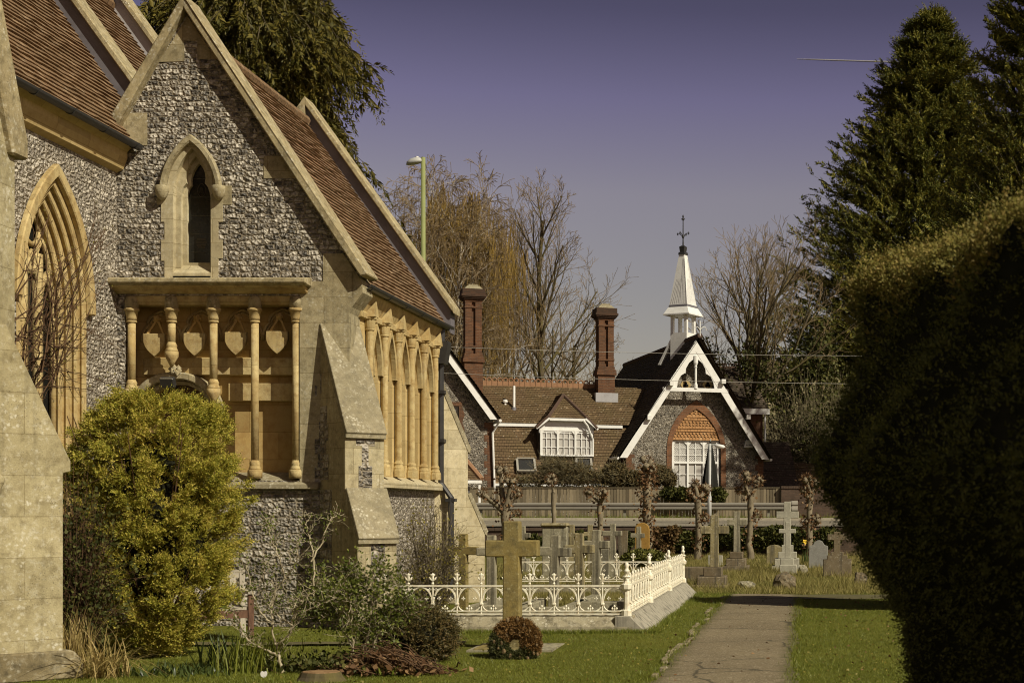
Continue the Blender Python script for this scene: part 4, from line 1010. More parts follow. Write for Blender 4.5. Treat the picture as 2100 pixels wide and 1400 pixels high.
mb = MB(); mb.box(u - w_ * .62, u + w_ * .62, vR - .5 - w_ * .56, vR + .1, zR - 1.0, zR - .38); mb.build('lead_flashing', M['lead_pale'], cho)
u, _ = S(969, 700, 3.0); chimney(u, 3.0, w_ * .95, 3.5, S(969, 738, 2.6)[1], S(969, 588, 2.6)[1])
# left wing with its own gable
vL = -1.2; lf = S(1021, 860, vL - .5); lap = (lf[0] - 5.0, lf[1] + 5.0 * 1.38); lc = lap[0]
hw2 = lf[0] - lc - .12; le = lf[1] - .12
mb = MB(); mb.plate([(lc - hw2, SG - .3), (lc - hw2, le), (lc, lap[1] - .4), (lc + hw2, le), (lc + hw2, SG - .3)], [[S(a, b, vL) for a, b in ((925, 830), (941, 830), (941, 890), (925, 890))]], mG, vL, vL + .3); mb.build('left_gable_wall', M['flint_round'], school)
mb = MB(); z = SG - .3; k = 0
while z < le - .05:
    wq = .42 if k % 2 else .28; mb.box(lc + hw2 - wq, lc + hw2 + .004, vL - .012, vL + .3, z, min(z + .3, le)); z += .3; k += 1
mb.build('brick_quoin', M['brick'], school)
mb = MB(); fr_ = [S(a, b, vL) for a, b in ((925, 832), (941, 832), (941, 890), (925, 890))]; gx_, gz_ = S(947, 822, vL)
mb.plate([S(a, b, vL) for a, b in ((915, 824), (947, 824), (949, 838), (953, 850), (948, 866), (953, 882), (947, 894), (915, 894))], [fr_], mG, vL - .03, vL + .02); mb.build('brick_surround', M['brick'], school)
mb = MB(); mb.prism(fr_, mG, vL + .12, vL + .14); mb.build('side_window', M['darkwin'], school)
mb = MB()
for s in (1, -1):
    ft = (lc + s * (lf[0] - lc), lf[1]); mb.prism([lap, ft, (ft[0] - s * .34, ft[1]), (lap[0], lap[1] - .34 * 1.38)], mG, vL - .5, vL - .44)
mb.build('left_bargeboard', M['white'], school)
mb = MB()
slope(mb, (lf[0] + .1, vL - .58, lf[1] + .06), (lf[0] + .1, 8, lf[1] + .06), (lc, 8, lap[1] + .12), (lc, vL - .58, lap[1] + .12), 11)
mb.build('left_wing_roof', M['tile_far'], school, recalc=False)
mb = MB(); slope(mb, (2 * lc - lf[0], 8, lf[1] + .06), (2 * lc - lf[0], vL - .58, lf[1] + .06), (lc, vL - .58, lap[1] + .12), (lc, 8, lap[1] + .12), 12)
mb.build('left_wing_roof_back', M['tile_shaded'], school, recalc=False)
mb = MB(); mb.tube([(lf[0] + .1, vL - .6, lf[1] - .05), (lf[0] + .1, 2.0, lf[1] - .05)], .07, 7)
q = lf[0] - .28; mb.tube([(lf[0] + .08, vL - .3, lf[1] - .1), (q + .1, vL - .14, lf[1] - .6), (q + .22, vL - .1, lf[1] - 4.0)], .05, 7); mb.build('left_gutter', M['white'], school)
# little porch in front of it
pv = -3.2; pu1 = S(988, 985, pv)[0]; pu0 = pu1 - 4.2; pz = S(980, 984, pv)[1]; pzt = S(955, 950, pv + .8)[1]
mb = MB(); slope(mb, (pu0, pv, pz), (pu1, pv, pz), (pu1 - 1.0, pv + 1.7, pz + 1.5), (pu0, pv + 1.7, pz + 1.5), 13); mb.build('porch_roof', M['tile_far'], school, recalc=False)
mb = MB(); mb.tube([(pu1, pv, pz + .03), (pu1 - 1.0, pv + 1.7, pz + 1.55)], .12, 7); mb.build('porch_hip', M['ridge'], school)
mb = MB(); mb.box(pu0, pu1, pv - .05, pv + .05, pz - .14, pz - .01); mb.box(pu0, pu1 - .75, pv + .3, pv + .4, SG, pz - .1); mb.box(pu1 - .14, pu1 - .04, pv + .02, pv + .12, SG, pz - .1); mb.build('porch_front', M['white'], school)
mb = MB(); a = S(965, 1000, pv)[0]; mb.box(a - .35, a, pv + .28, pv + .31, pz - 1.4, pz - .3); mb.build('porch_window', M['darkwin'], school)
# right hand parts
vq = 6.5; q0, q1 = S(1470, 800, vq)[0], S(1572, 800, vq)[0]; qz0, qz1 = S(1530, 838, vq)[1], S(1530, 754, vq + 2.4)[1]
mb = MB(); slope(mb, (q0 - 2.5, vq, qz0), (q1 + .15, vq, qz0), (q1 - .35, vq + 2.4, qz1), (q0 - 2.5, vq + 2.4, qz1), 14); mb.build('right_wing_roof', M['tile_shaded'], school, recalc=False)
mb = MB(); mb.box(q0, q1 + .15, vq - .08, vq, qz0 - .28, qz0 + .02); mb.tube([(q1 - .05, vq + .1, qz0 - .2), (q1 - .05, vq + .1, 1.5)], .05, 6); mb.build('right_wing_fascia', M['white'], school)
mb = MB(); mb.box(q0 - 2, q1 - .12, vq + .3, vq + 4.5, SG, qz0); mb.build('right_wing_wall', M['brick'], school)
mb = MB(); n_ = 12
for i in range(n_):
    a = q0 + .4 + (q1 - .5 - q0 - .4) * i / n_
    mb.tube([(a + .1 * math.cos(t), vq + 2.4, qz1 + .1 + .1 * math.sin(t)) for t in np.linspace(0, 6.283, 8)], .035, 4)
mb.box(q0 - 2, q1 - .35, vq + 2.33, vq + 2.45, qz1 - .1, qz1 + .04); mb.build('right_ridge', M['ridge_dark'], school)
vq = 2.5; q0, q1 = gr_u - .2, S(1632, 960, vq)[0]; qz0, qz1 = SG + .2, S(1600, 906, vq + 2)[1]
mb = MB(); slope(mb, (q0, vq - .5, qz0 + .9), (q1 + .1, vq - .5, qz0 + .9), (S(1618, 905, vq + 2)[0], vq + 2, qz1), (q0, vq + 2, qz1), 15); mb.build('lean_to_roof', M['tile_shaded'], school, recalc=False)
mb = MB(); mb.box(q0, q1 - .05, vq, vq + 3.5, SG - .3, qz0 + .9); mb.build('lean_to_wall', M['brick'], school)
# ------------------------------------------------------------------ GROUND, PATHS, ROAD
def mesh_grid(name, xs, ys, zf, mat):
    xs = np.asarray(xs); ys = np.asarray(ys); X, Y = np.meshgrid(xs, ys); Z = zf(X, Y); V = np.stack([X, Y, Z], -1).reshape(-1, 3)
    nx = len(xs); idx = np.arange(len(V)).reshape(len(ys), nx)
    Fq = np.stack([idx[:-1, :-1], idx[:-1, 1:], idx[1:, 1:], idx[1:, :-1]], -1).reshape(-1, 4)
    return np_mesh(name, [(V, Fq, 0)], mat, smooth=True)
def m_ground():
    t = NT('lawn_soil', 0.95, 0.05); ob = t.obj(); a = t.noise(ob, 0.35, 4, 0.6); b = t.noise(ob, 4, 5, 0.7); c = t.noise(ob, 40, 3, 0.7)
    col = t.mix(t.ramp(a, [(0.35, 0), (0.65, 1)]), (0.085, 0.092, 0.014), (0.13, 0.125, 0.024))
    y = t.xyz(ob)[1]
    col = t.mix(t.ramp(t.math('DIVIDE', t.math('SUBTRACT', y, 29.5), 3.0), [(0, 0), (1, .75)]), col, (0.15, 0.13, 0.045))
    col = t.mix(t.ramp(t.math('DIVIDE', t.math('SUBTRACT', y, 100.0), 30.0), [(0, 0), (1, .9)]), col, t.mix(b, (0.10, 0.08, 0.05), (0.24, 0.20, 0.13)))
    col = t.mix(t.ramp(b, [(0.45, 0), (0.8, 0.7)]), col, (0.045, 0.045, 0.012)); col = t.mix(t.ramp(c, [(.4, 0), (.8, .5)]), col, (0.14, 0.15, 0.03))
    return t.done(col, t.bump(t.math('ADD', b, c), 0.6, 0.03))
def m_asphalt(name, c1, c2, c3):
    t = NT(name, 0.9, 0.2); ob = t.obj(); a = t.noise(ob, 0.6, 4, 0.6); b = t.noise(ob, 7, 5, 0.7); c = t.vor(ob, 90, 'F1', 1.0, '3D', 'Color')
    col = t.mix(t.ramp(a, [(0.35, 0), (0.65, 1)]), c1, c2); col = t.mix(t.ramp(b, [(.4, 0), (.75, .6)]), col, c3)
    col = t.mix(0.35, col, t.ramp(t.xyz(c)[0], [(0, 0.0), (1, 1.0)]), 'OVERLAY')
    return t.done(col, t.bump(t.xyz(c)[0], 0.5, 0.006))
M['ground'] = m_ground()
M['path_plain'] = m_asphalt('old_path_asphalt', (0.20, 0.16, 0.095), (0.25, 0.20, 0.125), (0.13, 0.10, 0.06))
def m_path():
    t = NT('worn_path_asphalt', 0.9, 0.2); ob = t.obj(); x = t.xyz(ob)[0]; a = t.noise(ob, 0.9, 5, 0.65); b = t.noise(ob, 9, 5, 0.75); c = t.vor(ob, 70, 'F1', 1.0, '3D', 'Color'); g = t.xyz(c)[0]
    col = t.mix(t.ramp(a, [(0.35, 0), (0.65, 1)]), (0.165, 0.128, 0.075), (0.225, 0.178, 0.106)); col = t.mix(t.ramp(b, [(.42, 0), (.75, .7)]), col, (0.115, 0.092, 0.056))
    col = t.mix(t.math('MULTIPLY', t.ramp(g, [(.72, 0), (.95, 1)]), .6), col, (0.40, 0.34, 0.24)); col = t.mix(t.math('MULTIPLY', t.ramp(g, [(.0, 1), (.2, 0)]), .6), col, (0.07, 0.055, 0.035))
    e = t.math('ADD', t.math('ABSOLUTE', t.math('ADD', x, 0.84)), t.math('MULTIPLY', t.math('SUBTRACT', t.noise(ob, 3.5, 5, .7), .5), .55))
    col = t.mix(t.ramp(e, [(.52, 0), (.70, .75)]), col, (0.085, 0.078, 0.028))
    cr_ = t.vor(t.mix(.25, ob, t.noise(ob, 2.5, 4, .6, 0, 1), 'ADD'), .55, 'DISTANCE_TO_EDGE', 1.0); col = t.mix(t.ramp(cr_, [(0, .8), (.006, .8), (.013, 0)]), col, (0.05, 0.042, 0.026))
    return t.done(col, t.bump(t.math('ADD', g, b), .6, .007))
M['path'] = m_path()
M['road'] = m_asphalt('road_asphalt', (0.20, 0.175, 0.135), (0.24, 0.21, 0.16), (0.15, 0.13, 0.10))
M['kerbstone'] = m_stone('road_kerb_stone', (0.42, 0.38, 0.29), (0.36, 0.32, 0.24), 0.2)
def zg(X, Y):
    z = 0.03 * np.sin(X * .9 + 1.3) * np.sin(Y * .55) + 0.015 * np.sin(X * 2.3) * np.sin(Y * 1.9 + .5)
    z = np.where((Y > 31) & (Y < 54), z * 1.6, z * .55)
    up = np.clip((Y - 56.15) / .1, 0, 1); road = 1.0 + np.clip((Y - 56.4) / 8, 0, 1) * .30
    z = z * (1 - up) + up * road
    far = np.clip((Y - 115) / 290, 0, 1); sx_ = np.clip((X * 400 / np.maximum(Y, 1) + 46) / 34, 0, 1); z = z + far ** 1.2 * (9 + 32 * sx_ * sx_ * (3 - 2 * sx_)) * (0.92 + .08 * np.sin(X * .05))
    return z
ys = np.concatenate([np.linspace(-25, 10, 8), np.linspace(11, 56, 136), [56.15, 56.2, 56.25, 56.4], np.linspace(57, 66, 10), np.linspace(70, 120, 6), np.linspace(150, 900, 18)])
xs = np.concatenate([np.linspace(-700, -130, 10), np.linspace(-110, -22, 18), np.linspace(-19, 14, 100), np.linspace(20, 700, 18)])
struct(mesh_grid('ground', xs, ys, zg, M['ground']))
rg = random.Random(5)
def strip(name, pts_l, pts_r, z, mat):
    V = []; 
    for (a, b) in zip(pts_l, pts_r): V += [(*a, z), ((a[0] + b[0]) / 2, (a[1] + b[1]) / 2, z + .012), (*b, z)]
    V = np.array(V); n = len(pts_l); Fq = []
    V[:, 2] += np.array([float(zg(np.array(x), np.array(y))) for x, y in V[:, :2]])
    for i in range(n - 1):
        for k in (0, 1): Fq.append((3 * i + k, 3 * i + k + 1, 3 * i + k + 4, 3 * i + k + 3))
    return struct(np_mesh(name, [(V, np.array(Fq), 0)], mat, smooth=True))
PXL, PXR = -1.56, -0.12
yy = np.linspace(2, 30.2, 190)
strip('path', [(PXL + .05 * math.sin(y * 1.7) + rg.uniform(-.04, .04), y) for y in yy], [(PXR + .04 * math.sin(y * 1.3 + 1) + rg.uniform(-.04, .04), y) for y in yy], .02, M['path'])
xx = np.linspace(-0.3, 9, 50)
strip('cross_path', [(x, 28.6 + rg.uniform(-.05, .05)) for x in xx], [(x, 30.2 + rg.uniform(-.05, .05)) for x in xx], .016, M['path'])
xx = np.linspace(-10.2, -4.4, 60)
strip('side_path', [(x, 18.85 + rg.uniform(-.03, .03)) for x in xx], [(x, 19.25 + rg.uniform(-.03, .03)) for x in xx], .03, M['path'])
rge = random.Random(12); mb = MB(); y = 15.0
while y < 29.5:
    L_ = rge.uniform(.16, .42); x = PXL + .05 * math.sin(y * 1.7) - .03 + rge.uniform(-.02, .02)
    if rge.random() < .5: mb.obox((x, y + L_ / 2, -.008 + rge.uniform(0, .02)), (.03, L_ / 2 - .012, .035), (1, rge.uniform(-.1, .1), 0), (rge.uniform(-.1, .1), 1, 0), (0, 0, 1))
    y += L_
struct(mb.build('path_edging', M['plinth'], bevel=.008))
xx = np.linspace(-60, 45, 60)
def flat_strip(name, y0, y1, zf, mat):
    V = np.array([(x, y, zf(y)) for x in xx for y in (y0, y1)]); n = len(xx); Fq = np.array([(2 * i, 2 * i + 2, 2 * i + 3, 2 * i + 1) for i in range(n - 1)])
    return struct(np_mesh(name, [(V, Fq, 0)], mat))
zroad = lambda y: 1.0 + min(1, max(0, (y - 56.4) / 8)) * .30
flat_strip('road', 57.9, 64.0, lambda y: zroad(y) + .01, M['road'])
flat_strip('pavement', 56.45, 57.7, lambda y: zroad(y) + .12, M['road'])
mb = MB(); mb.box(-60, 45, 57.65, 57.95, .9, zroad(57.8) + .125); struct(mb.build('road_kerb', M['kerbstone']))
mb = MB(); mb.box(-60, 45, 63.95, 64.15, 1.0, zroad(64) + .12); struct(mb.build('verge_kerb', M['kerbstone']))

# retaining wall of the churchyard
mb = MB(); mb.box(-60, 45, 56.0, 56.3, -.1, .95); bw_ = mb.build('boundary_wall', M['brick_dark']); tag(bw_, 'low brick wall along the far edge of the churchyard below the road', 'wall')
mb = MB(); k = 0; x = -60
while x < 45: mb.box(x, x + .44, 55.94, 56.36, .95, 1.06 + rg.uniform(0, .012)); x += .45
cap_ = mb.build('coping', M['brick_dark'], bw_)

# guardrail
gr = thing('guardrail', 'long grey steel crash barrier along the far side of the road', 'guardrail', (-10, 65, 1.3))
def wprof(y, z): return [(y, z), (y - .04, z + .02), (y - .10, z + .05), (y - .10, z + .11), (y - .03, z + .14), (y - .03, z + .19), (y - .10, z + .22), (y - .10, z + .28), (y - .04, z + .31), (y, z + .33), (y + .01, z + .3), (y + .01, z + .02)]
mb = MB(); mb.prism(wprof(65.0, 1.74), lambda a, b, d: (d, a, b), -60, -0.9); mb.build('rail', M['galv'], gr)
mb = MB(); a_ = wprof(65.0, 1.74); vs = [(-.9, y, z) for y, z in a_] + [(-.55, y - .06, z + (z - 1.9) * .5) for y, z in a_] + [(-.3, y + .05, z + (z - 1.9) * .5) for y, z in a_]
n = len(a_); mb.add(vs, [(r * n + i, r * n + (i + 1) % n, (r + 1) * n + (i + 1) % n, (r + 1) * n + i) for r in (0, 1) for i in range(n)] + [tuple(range(2 * n, 3 * n))]); mb.build('flared_end', M['galv'], gr)
x = -24.0
while x < -1: MB().box(x - .06, x + .06, 65.02, 65.14, 1.2, 2.03).build('post', M['galv'], gr); x += 3.2

# board fence, dark wall at its end
fn = thing('board_fence', 'tall weathered close boarded wooden fence behind the crash barrier', 'fence', (-10, 66.6, 1.3))
mb = MB(); x = -30.0; xe = P(1598, 1000, 66.6).x
while x < xe:
    mb.obox((x + .07, 66.6 + rg.uniform(-.008, .008), 2.02 + rg.uniform(-.012, .012)), (.062, .012, .72), (1, 0, 0), (0, 1, 0), (rg.uniform(-.006, .006), 0, 1)); x += .142
mb.build('boards', M['fence'], fn)
mb = MB(); mb.box(-30, xe + .05, 66.55, 66.66, 2.745, 2.775); mb.box(-30, xe, 66.58, 66.62, 1.15, 1.32); mb.build('capping_rail', M['fence'], fn)
x = -28.6
while x < xe + .3: MB().box(x - .06, x + .06, 66.62, 66.74, 1.2, 2.74).build('fence_post', M['fence'], fn); x += 2.74
mb = MB(); mb.box(xe + .1, 9, 66.4, 66.7, 1.0, 2.72); tag(mb.build('garden_wall', M['brick_dark']), 'dark brick wall continuing from the end of the board fence', 'wall')
o_ = bpy.data.objects['garden_wall']; mb = MB(); x = xe + .1
while x < 9: mb.box(x, x + .1, 66.36, 66.74, 2.72, 2.83); x += .11
mb.build('brick_coping', M['brick_dark'], o_)

# street lamps, parasol, wires
def curve_pts(a, b, c, n=8): return [Vector(a).lerp(Vector(b), t).lerp(Vector(b).lerp(Vector(c), t), t) for t in np.linspace(0, 1, n)]
YL = 60.5; p0 = P(1455, 1080, YL); top = P(1456, 909, YL)
lp = thing('street_lamp', 'short grey street lamp in front of the school window', 'street lamp', (p0.x, YL, 1.15))
mb = MB(); mb.tube([(p0.x, YL, 1.1), (p0.x, YL, 2.3), (p0.x, YL, 2.35), (top.x, YL, top.z)], [.085, .085, .062, .055], 12); mb.build('pole', M['lampgrey'], lp, smooth=True)
mb = MB(); mb.tube([(top.x, YL, top.z - .06), (top.x + .25, YL, top.z - .05)], .028, 8); mb.build('arm', M['lampgrey'], lp)
mb = MB(); mb.lathe((0, 0), [(0, -.11), (.07, -.09), (.12, 0), (.09, .07), (0, .09)], 12)
mb.v = [(top.x + .40 + x * 2.0, YL + y, top.z - .11 + z * .9 - x * .3) for x, y, z in mb.v]; mb.build('lamp_head', M['white'], lp, smooth=True)
YL = 40.0; px = 868; p0 = P(px, 1045, YL); top = P(px, 323, YL)
lp = thing('tall_street_lamp', 'tall green street lamp post rising behind the church roof', 'street lamp', (p0.x, YL, 0))
mb = MB(); mb.tube([(p0.x, YL, 0), (p0.x, YL, 1.6), (p0.x, YL, 1.7), (p0.x, YL, top.z)], [.11, .11, .075, .058], 14); mb.build('pole', M['lampgreen'], lp, smooth=True)
mb = MB(); mb.lathe((0, 0), [(0, .10), (.10, .09), (.16, .03), (.17, -.03), (.13, -.05)], 14)
mb.v = [(p0.x - .24 + x * 1.35, YL + y * .8, top.z - .17 + z * 1.1 + (x + .17) * .28) for x, y, z in mb.v]; mb.build('lamp_hood', M['lampgrey'], lp, smooth=True)
mb = MB(); mb.lathe((p0.x - .17, YL), [(.045, top.z - .06), (.045, top.z + .02), (.02, top.z + .03)], 10); mb.build('light_sensor', M['white'], lp)
YPp = 69.0; b0 = P(1457, 1000, YPp); t0_ = P(1455, 903, YPp)
ps = thing('closed_parasol', 'closed dark garden parasol standing behind the board fence', 'parasol', (b0.x, YPp, 1.3))
mb = MB(); n = 14; prof = [(.03, t0_.z), (.10, t0_.z - .25), (.22, t0_.z - .95), (.36, t0_.z - 1.7), (.42, b0.z - .15)]; vs = []
for r, z in prof:
    for j in range(n): an = 2 * math.pi * j / n; rr = r * (1 if j % 2 else .62); vs.append((b0.x + rr * math.cos(an), YPp + rr * math.sin(an), z))
mb.add(vs, [(i * n + j, i * n + (j + 1) % n, (i + 1) * n + (j + 1) % n, (i + 1) * n + j) for i in range(len(prof) - 1) for j in range(n)] + [tuple(range(n))]); mb.build('folded_canopy', M['parasol'], ps)
mb = MB(); mb.tube([(b0.x, YPp, 1.3), (b0.x, YPp, t0_.z + .08)], .03, 8); mb.build('pole', M['lampgrey'], ps)
M['wire'] = m_plain('telephone_wire', (0.42, 0.39, 0.34), .6, .3, .1)
for nm, lab, (x0, y0, x1, y1), Yw in (('overhead_wire', 'upper thin overhead wire crossing in front of the school roof', (860, 709, 1900, 730), 58), ('overhead_wire', 'lower thin overhead wire crossing the school gable', (860, 763, 1900, 788), 60)):
    mb = MB(); a, b = P(x0, y0, Yw), P(x1, y1, Yw); mb.tube([a.lerp(b, t) + Vector((0, 0, -.25 * 4 * t * (1 - t) * .4)) for t in np.linspace(0, 1, 24)], .009, 5); tag(mb.build(nm, M['wire']), lab, 'wire', 'overhead wires')
M['trail'] = m_plain('vapour', (0.30, 0.29, 0.31), 1, 0, 0)
mb = MB(); a, b = P(1634, 121.5, 4000), P(1780, 126, 4000); mb.tube([a, a.lerp(b, .3), b, b.lerp(a, -1.5)], [.8, 2.0, 2.2, 2.4], 8); tag(mb.build('vapour_trail', M['trail']), 'thin white vapour trail high in the sky beside the conifer', 'vapour trail')

# ------------------------------------------------------------------ GRAVE ENCLOSURE WITH IRON RAILING
EX0, EX1, EY0, EY1, KZ = -5.98, -2.53, 20.8, 30.4, .25
en = thing('grave_railing', 'low white ornamental iron railing on a stone kerb around graves', 'railing', ((EX0 + EX1) / 2, (EY0 + EY1) / 2, 0))
mb = MB()
mb.prism([(EY0 - .12, -.05), (EY0 - .10, .10), (EY0 - .02, .235), (EY0 + .10, KZ), (EY0 + .16, KZ), (EY0 + .16, -.05)], lambda a, b, d: (d, a, b), EX0, EX1 + .1); mb.build('front_kerb', M['kerb'], en, bevel=.008)
mb = MB(); n = 7
for i in range(n):
    y0 = EY0 - .1 + (EY1 - EY0 + .2) * i / n; y1 = EY0 - .1 + (EY1 - EY0 + .2) * (i + 1) / n - .012
    mb.prism([(EX1 - .16, -.05), (EX1 - .16, KZ), (EX1 + .07, KZ), (EX1 + .09, .22), (EX1 + .36, -.05)], lambda a, b, d: (a, d, b), y0, y1)
mb.build('side_kerb', M['kerb_streak'], en, bevel=.012)
mb = MB(); mb.box(EX0, EX1 - .16, EY1 - .1, EY1 + .12, -.05, .2); mb.build('back_kerb', M['kerb'], en)
BW = .3445
def fleur(mb, p, e, sc, up=1):
    """small three-lobed fleuron: e = in-plane horizontal direction"""
    p = Vector(p); e = Vector(e); z = Vector((0, 0, up))
    mb.tube([p, p + z * .05 * sc], .011 * sc, 5)
    for q in (p + z * .075 * sc, p + z * .04 * sc + e * .035 * sc, p + z * .04 * sc - e * .035 * sc):
        mb.tube([q - z * .022 * sc, q, q + z * .024 * sc], [.004 * sc, .019 * sc, .004 * sc], 6)
def bay(mb, o, e, z0, z1, first, last):
    """one bay of the railing: interlaced pointed arches over a swag"""
    o = Vector(o); e = Vector(e); hgt = z1 - z0; zn = z0 + hgt * .36
    A = lambda a, z: o + e * (a * BW) + Vector((0, 0, z))
    if first:
        stem(mb, A(0, 0), e, z0, z1, zn)
    if last: stem(mb, A(1, 0), e, z0, z1, zn)
    for s in (0, 1):
        f = (lambda a: a) if s == 0 else (lambda a: 1 - a)
        pts = [A(f(.03 + .47 * (1 - math.cos(t)) ** .9), zn + (z1 - zn) * .93 * math.sin(t) ** .85) for t in np.linspace(0.02, math.pi / 2, 9)]
        mb.tube(pts, .0095, 5)
        pts = [A(f(.03 + .36 * (1 - math.cos(t)) ** .9), zn + (z1 - zn) * .90 * math.sin(t) ** .75) for t in np.linspace(0.02, 1.2, 8)]
        mb.tube(pts, .0075, 5)
        fleur(mb, A(f(.26), zn + (z1 - zn) * .22), e, .55); fleur(mb, A(f(.13), zn + (z1 - zn) * .72), e, .5)
    mb.tube([A(.5 - .45 * math.cos(t), zn - .01 - hgt * .25 * math.sin(t)) for t in np.linspace(0.05, math.pi - .05, 11)], .010, 5)
    fleur(mb, A(.5, zn - hgt * .24), e, .9)
def stem(mb, p, e, z0, z1, zn):
    p = Vector((p.x, p.y, 0)); zz = Vector((0, 0, 1))
    mb.tube([p + zz * z0, p + zz * (z1 + .06)], .0125, 6); mb.tube([p + zz * (zn - .02), p + zz * zn, p + zz * (zn + .02)], [.014, .036, .03], 7)
    mb.tube([p + zz * (z1 + .02), p + zz * (z1 + .03), p + zz * (z1 + .045)], [.012, .024, .012], 7)
    fz_ = p + zz * (z1 + .07); mb.tube([fz_, fz_ + zz * .04, fz_ + zz * .09, fz_ + zz * .115], [.012, .017, .021, .006], 7)
    for s in (-1, 1):
        mb.tube([fz_ + zz * .0, fz_ + e * (s * .035) + zz * .03, fz_ + e * (s * .05) + zz * .06], [.008, .016, .004], 6)
        mb.tube([fz_ + zz * .06, fz_ + e * (s * .022) + zz * .085, fz_ + e * (s * .03) + zz * .10], [.006, .014, .004], 6)
def panel(name, o, e, nb, z0, z1):
    e = Vector(e); mb = MB(); o = Vector(o)
    for i in range(nb): bay(mb, o + e * (i * BW), e, z0, z1, True, i == nb - 1)
    a, b = o, o + e * (nb * BW)
    for z, t in ((z1, .016), (z0 + .005, .014), (z0 + .05, .010)): mb.bar(a + Vector((0, 0, z)), b + Vector((0, 0, z)), .028, t * 1.6)
    return mb.build(name, M['whiteiron'], en)
rz0, rz1 = .265, .67
panel('front_panel', (EX1 - 10 * BW, EY0, 0), (1, 0, 0), 10, rz0, rz1)
panel('back_panel', (EX1 - 10 * BW, EY1, 0), (1, 0, 0), 10, rz0, rz1)
ns = 27
BWs = BW; BW = (EY1 - EY0) / ns
panel('side_panel', (EX1, EY0, 0), (0, 1, 0), ns, rz0, rz1)
mb = MB()
for i in range(ns * 2):
    y = EY0 + (EY1 - EY0) * (i + .5) / (ns * 2); mb.tube([(EX1, y, rz0), (EX1, y, rz1 + .05), (EX1, y, rz1 + .1), (EX1, y, rz1 + .15)], [.008, .008, .016, .003], 5)
mb.build('side_bars', M['whiteiron'], en)
BW = BWs
for (x, y) in ((EX1, EY0), (EX1, 23.8), (EX1, 27.2), (EX1, EY1)):
    mb = MB(); c = (x, y); mb.lathe(c, [(.075, KZ - .01), (.075, KZ + .07), (.05, KZ + .09), (.042, .30), (.042, .60), (.06, .615), (.075, .63), (.08, .69), (.055, .71), (.04, .74), (.036, .78), (.062, .80), (.05, .82)], 8, 0, math.pi / 8)
    po = mb.build('post', M['whiteiron'], en)
    mb = MB(); mb.lathe(c, [(.03, .82), (.036, .87), (.05, .885), (.03, .90), (.026, .93), (.034, .96), (.022, 1.0), (.0, 1.01)], 10); mb.build('finial', M['whiteiron'], po, smooth=True)

# ------------------------------------------------------------------ CROSSES AND HEADSTONES
def at(px, Y): return (px - CX) * Y / F
def grave_cross(label, Y, xc, w, ytop, ybot, arms, steps=(), mat='grave_grey', lean=0, thick=None, name='grave_cross', stepmat=None, chamfer=.012, turn=0):
    """all numbers are photo pixels turned into metres at the distance Y: arms=(x0,x1,y0,y1)"""
    g = lambda px, py: P(px, py, Y); c = g(xc, ybot); base = 0.0
    root = thing(name, label, 'grave cross', (c.x, Y, 0), 'stone crosses in the churchyard')
    t = thick or w * Y / F * .75
    top = g(xc, ytop).z; hw = w * Y / F / 2; ax0, ax1 = g(arms[0], 0).x - c.x, g(arms[1], 0).x - c.x; az0, az1 = g(0, arms[3]).z, g(0, arms[2]).z; zb = max(g(0, ybot).z, -.05) if steps else -.05
    mb = MB(); L = math.radians(lean)
    poly = [(-hw * 1.08, zb), (-hw, az0), (ax0, az0), (ax0, az1), (-hw, az1), (-hw * .96, top), (hw * .96, top), (hw, az1), (ax1, az1), (ax1, az0), (hw, az0), (hw * 1.08, zb)]
    cl, sl_ = math.cos(L), math.sin(L)
    ct, st_ = math.cos(math.radians(turn)), math.sin(math.radians(turn))
    mb.prism(poly, lambda a, b, d: (c.x + a * cl * ct + (b - zb) * sl_ - d * st_, Y + d * ct + a * st_, zb + (b - zb) * cl - a * sl_), -t / 2, t / 2)
    mb.build('cross', M[mat], root, bevel=chamfer)
    for i, (x0, x1, y0, y1, dep) in enumerate(steps):
        mb = MB(); a, b = g(x0, y0), g(x1, y1); z0 = b.z if i < len(steps) - 1 else -.05
        mb.box(a.x, b.x, Y - dep / 2, Y + dep / 2, z0 - (.0 if i == len(steps) - 1 else 0), a.z); mb.build('step', M[stepmat or mat], root, bevel=.015)
    return root
def headstone(label, Y, poly, mat, thick=.12, name='headstone'):
    pts = [(P(a, b, Y).x, max(P(a, b, Y).z, -.05)) for a, b in poly]; cx = sum(p[0] for p in pts) / len(pts)
    root = MB(); root.prism(pts, lambda a, b, d: (a, Y + d, b), -thick / 2, thick / 2)
    return tag(root.build(name, M[mat], bevel=.012), label, 'headstone', 'headstones in the churchyard')
# big cross in front of the railing
bc = grave_cross('large olive lichened stone cross in front of the white railing, wreath at its foot', 18.4, 1051, 33, 1068, 1325, (998, 1105, 1107, 1141), ((1020, 1082, 1300, 1325, .5), (985, 1098, 1322, 1352, .8)), 'grave_olive', 0, .20)
mb = MB(); mb.box(-4.15, -3.1, 17.95, 18.9, -.05, .03); mb.build('ledger', M['grave_grey'], bc)
grave_cross('olive stone cross inside the railing nearest the church wall', 25.0, 950.5, 17, 1094, 1215, (919, 983, 1120, 1137), (), 'grave_olive', 0, turn=-12)
grave_cross('grey stone cross half hidden behind the large olive cross', 24.0, 1008, 18, 1097, 1240, (977, 1040, 1122, 1139), (), 'grave_grey', turn=-10)
grave_cross('tilted grey stone cross just right of the large olive cross', 24.6, 1134, 18, 1097, 1235, (1101, 1168, 1121, 1140), (), 'grave_grey', 2.0, turn=-11)
grave_cross('tan stone cross inside the railing between two grey crosses', 26.0, 1190, 17, 1093, 1235, (1157, 1221, 1117, 1134), (), 'grave_tan', -.6, turn=-11)
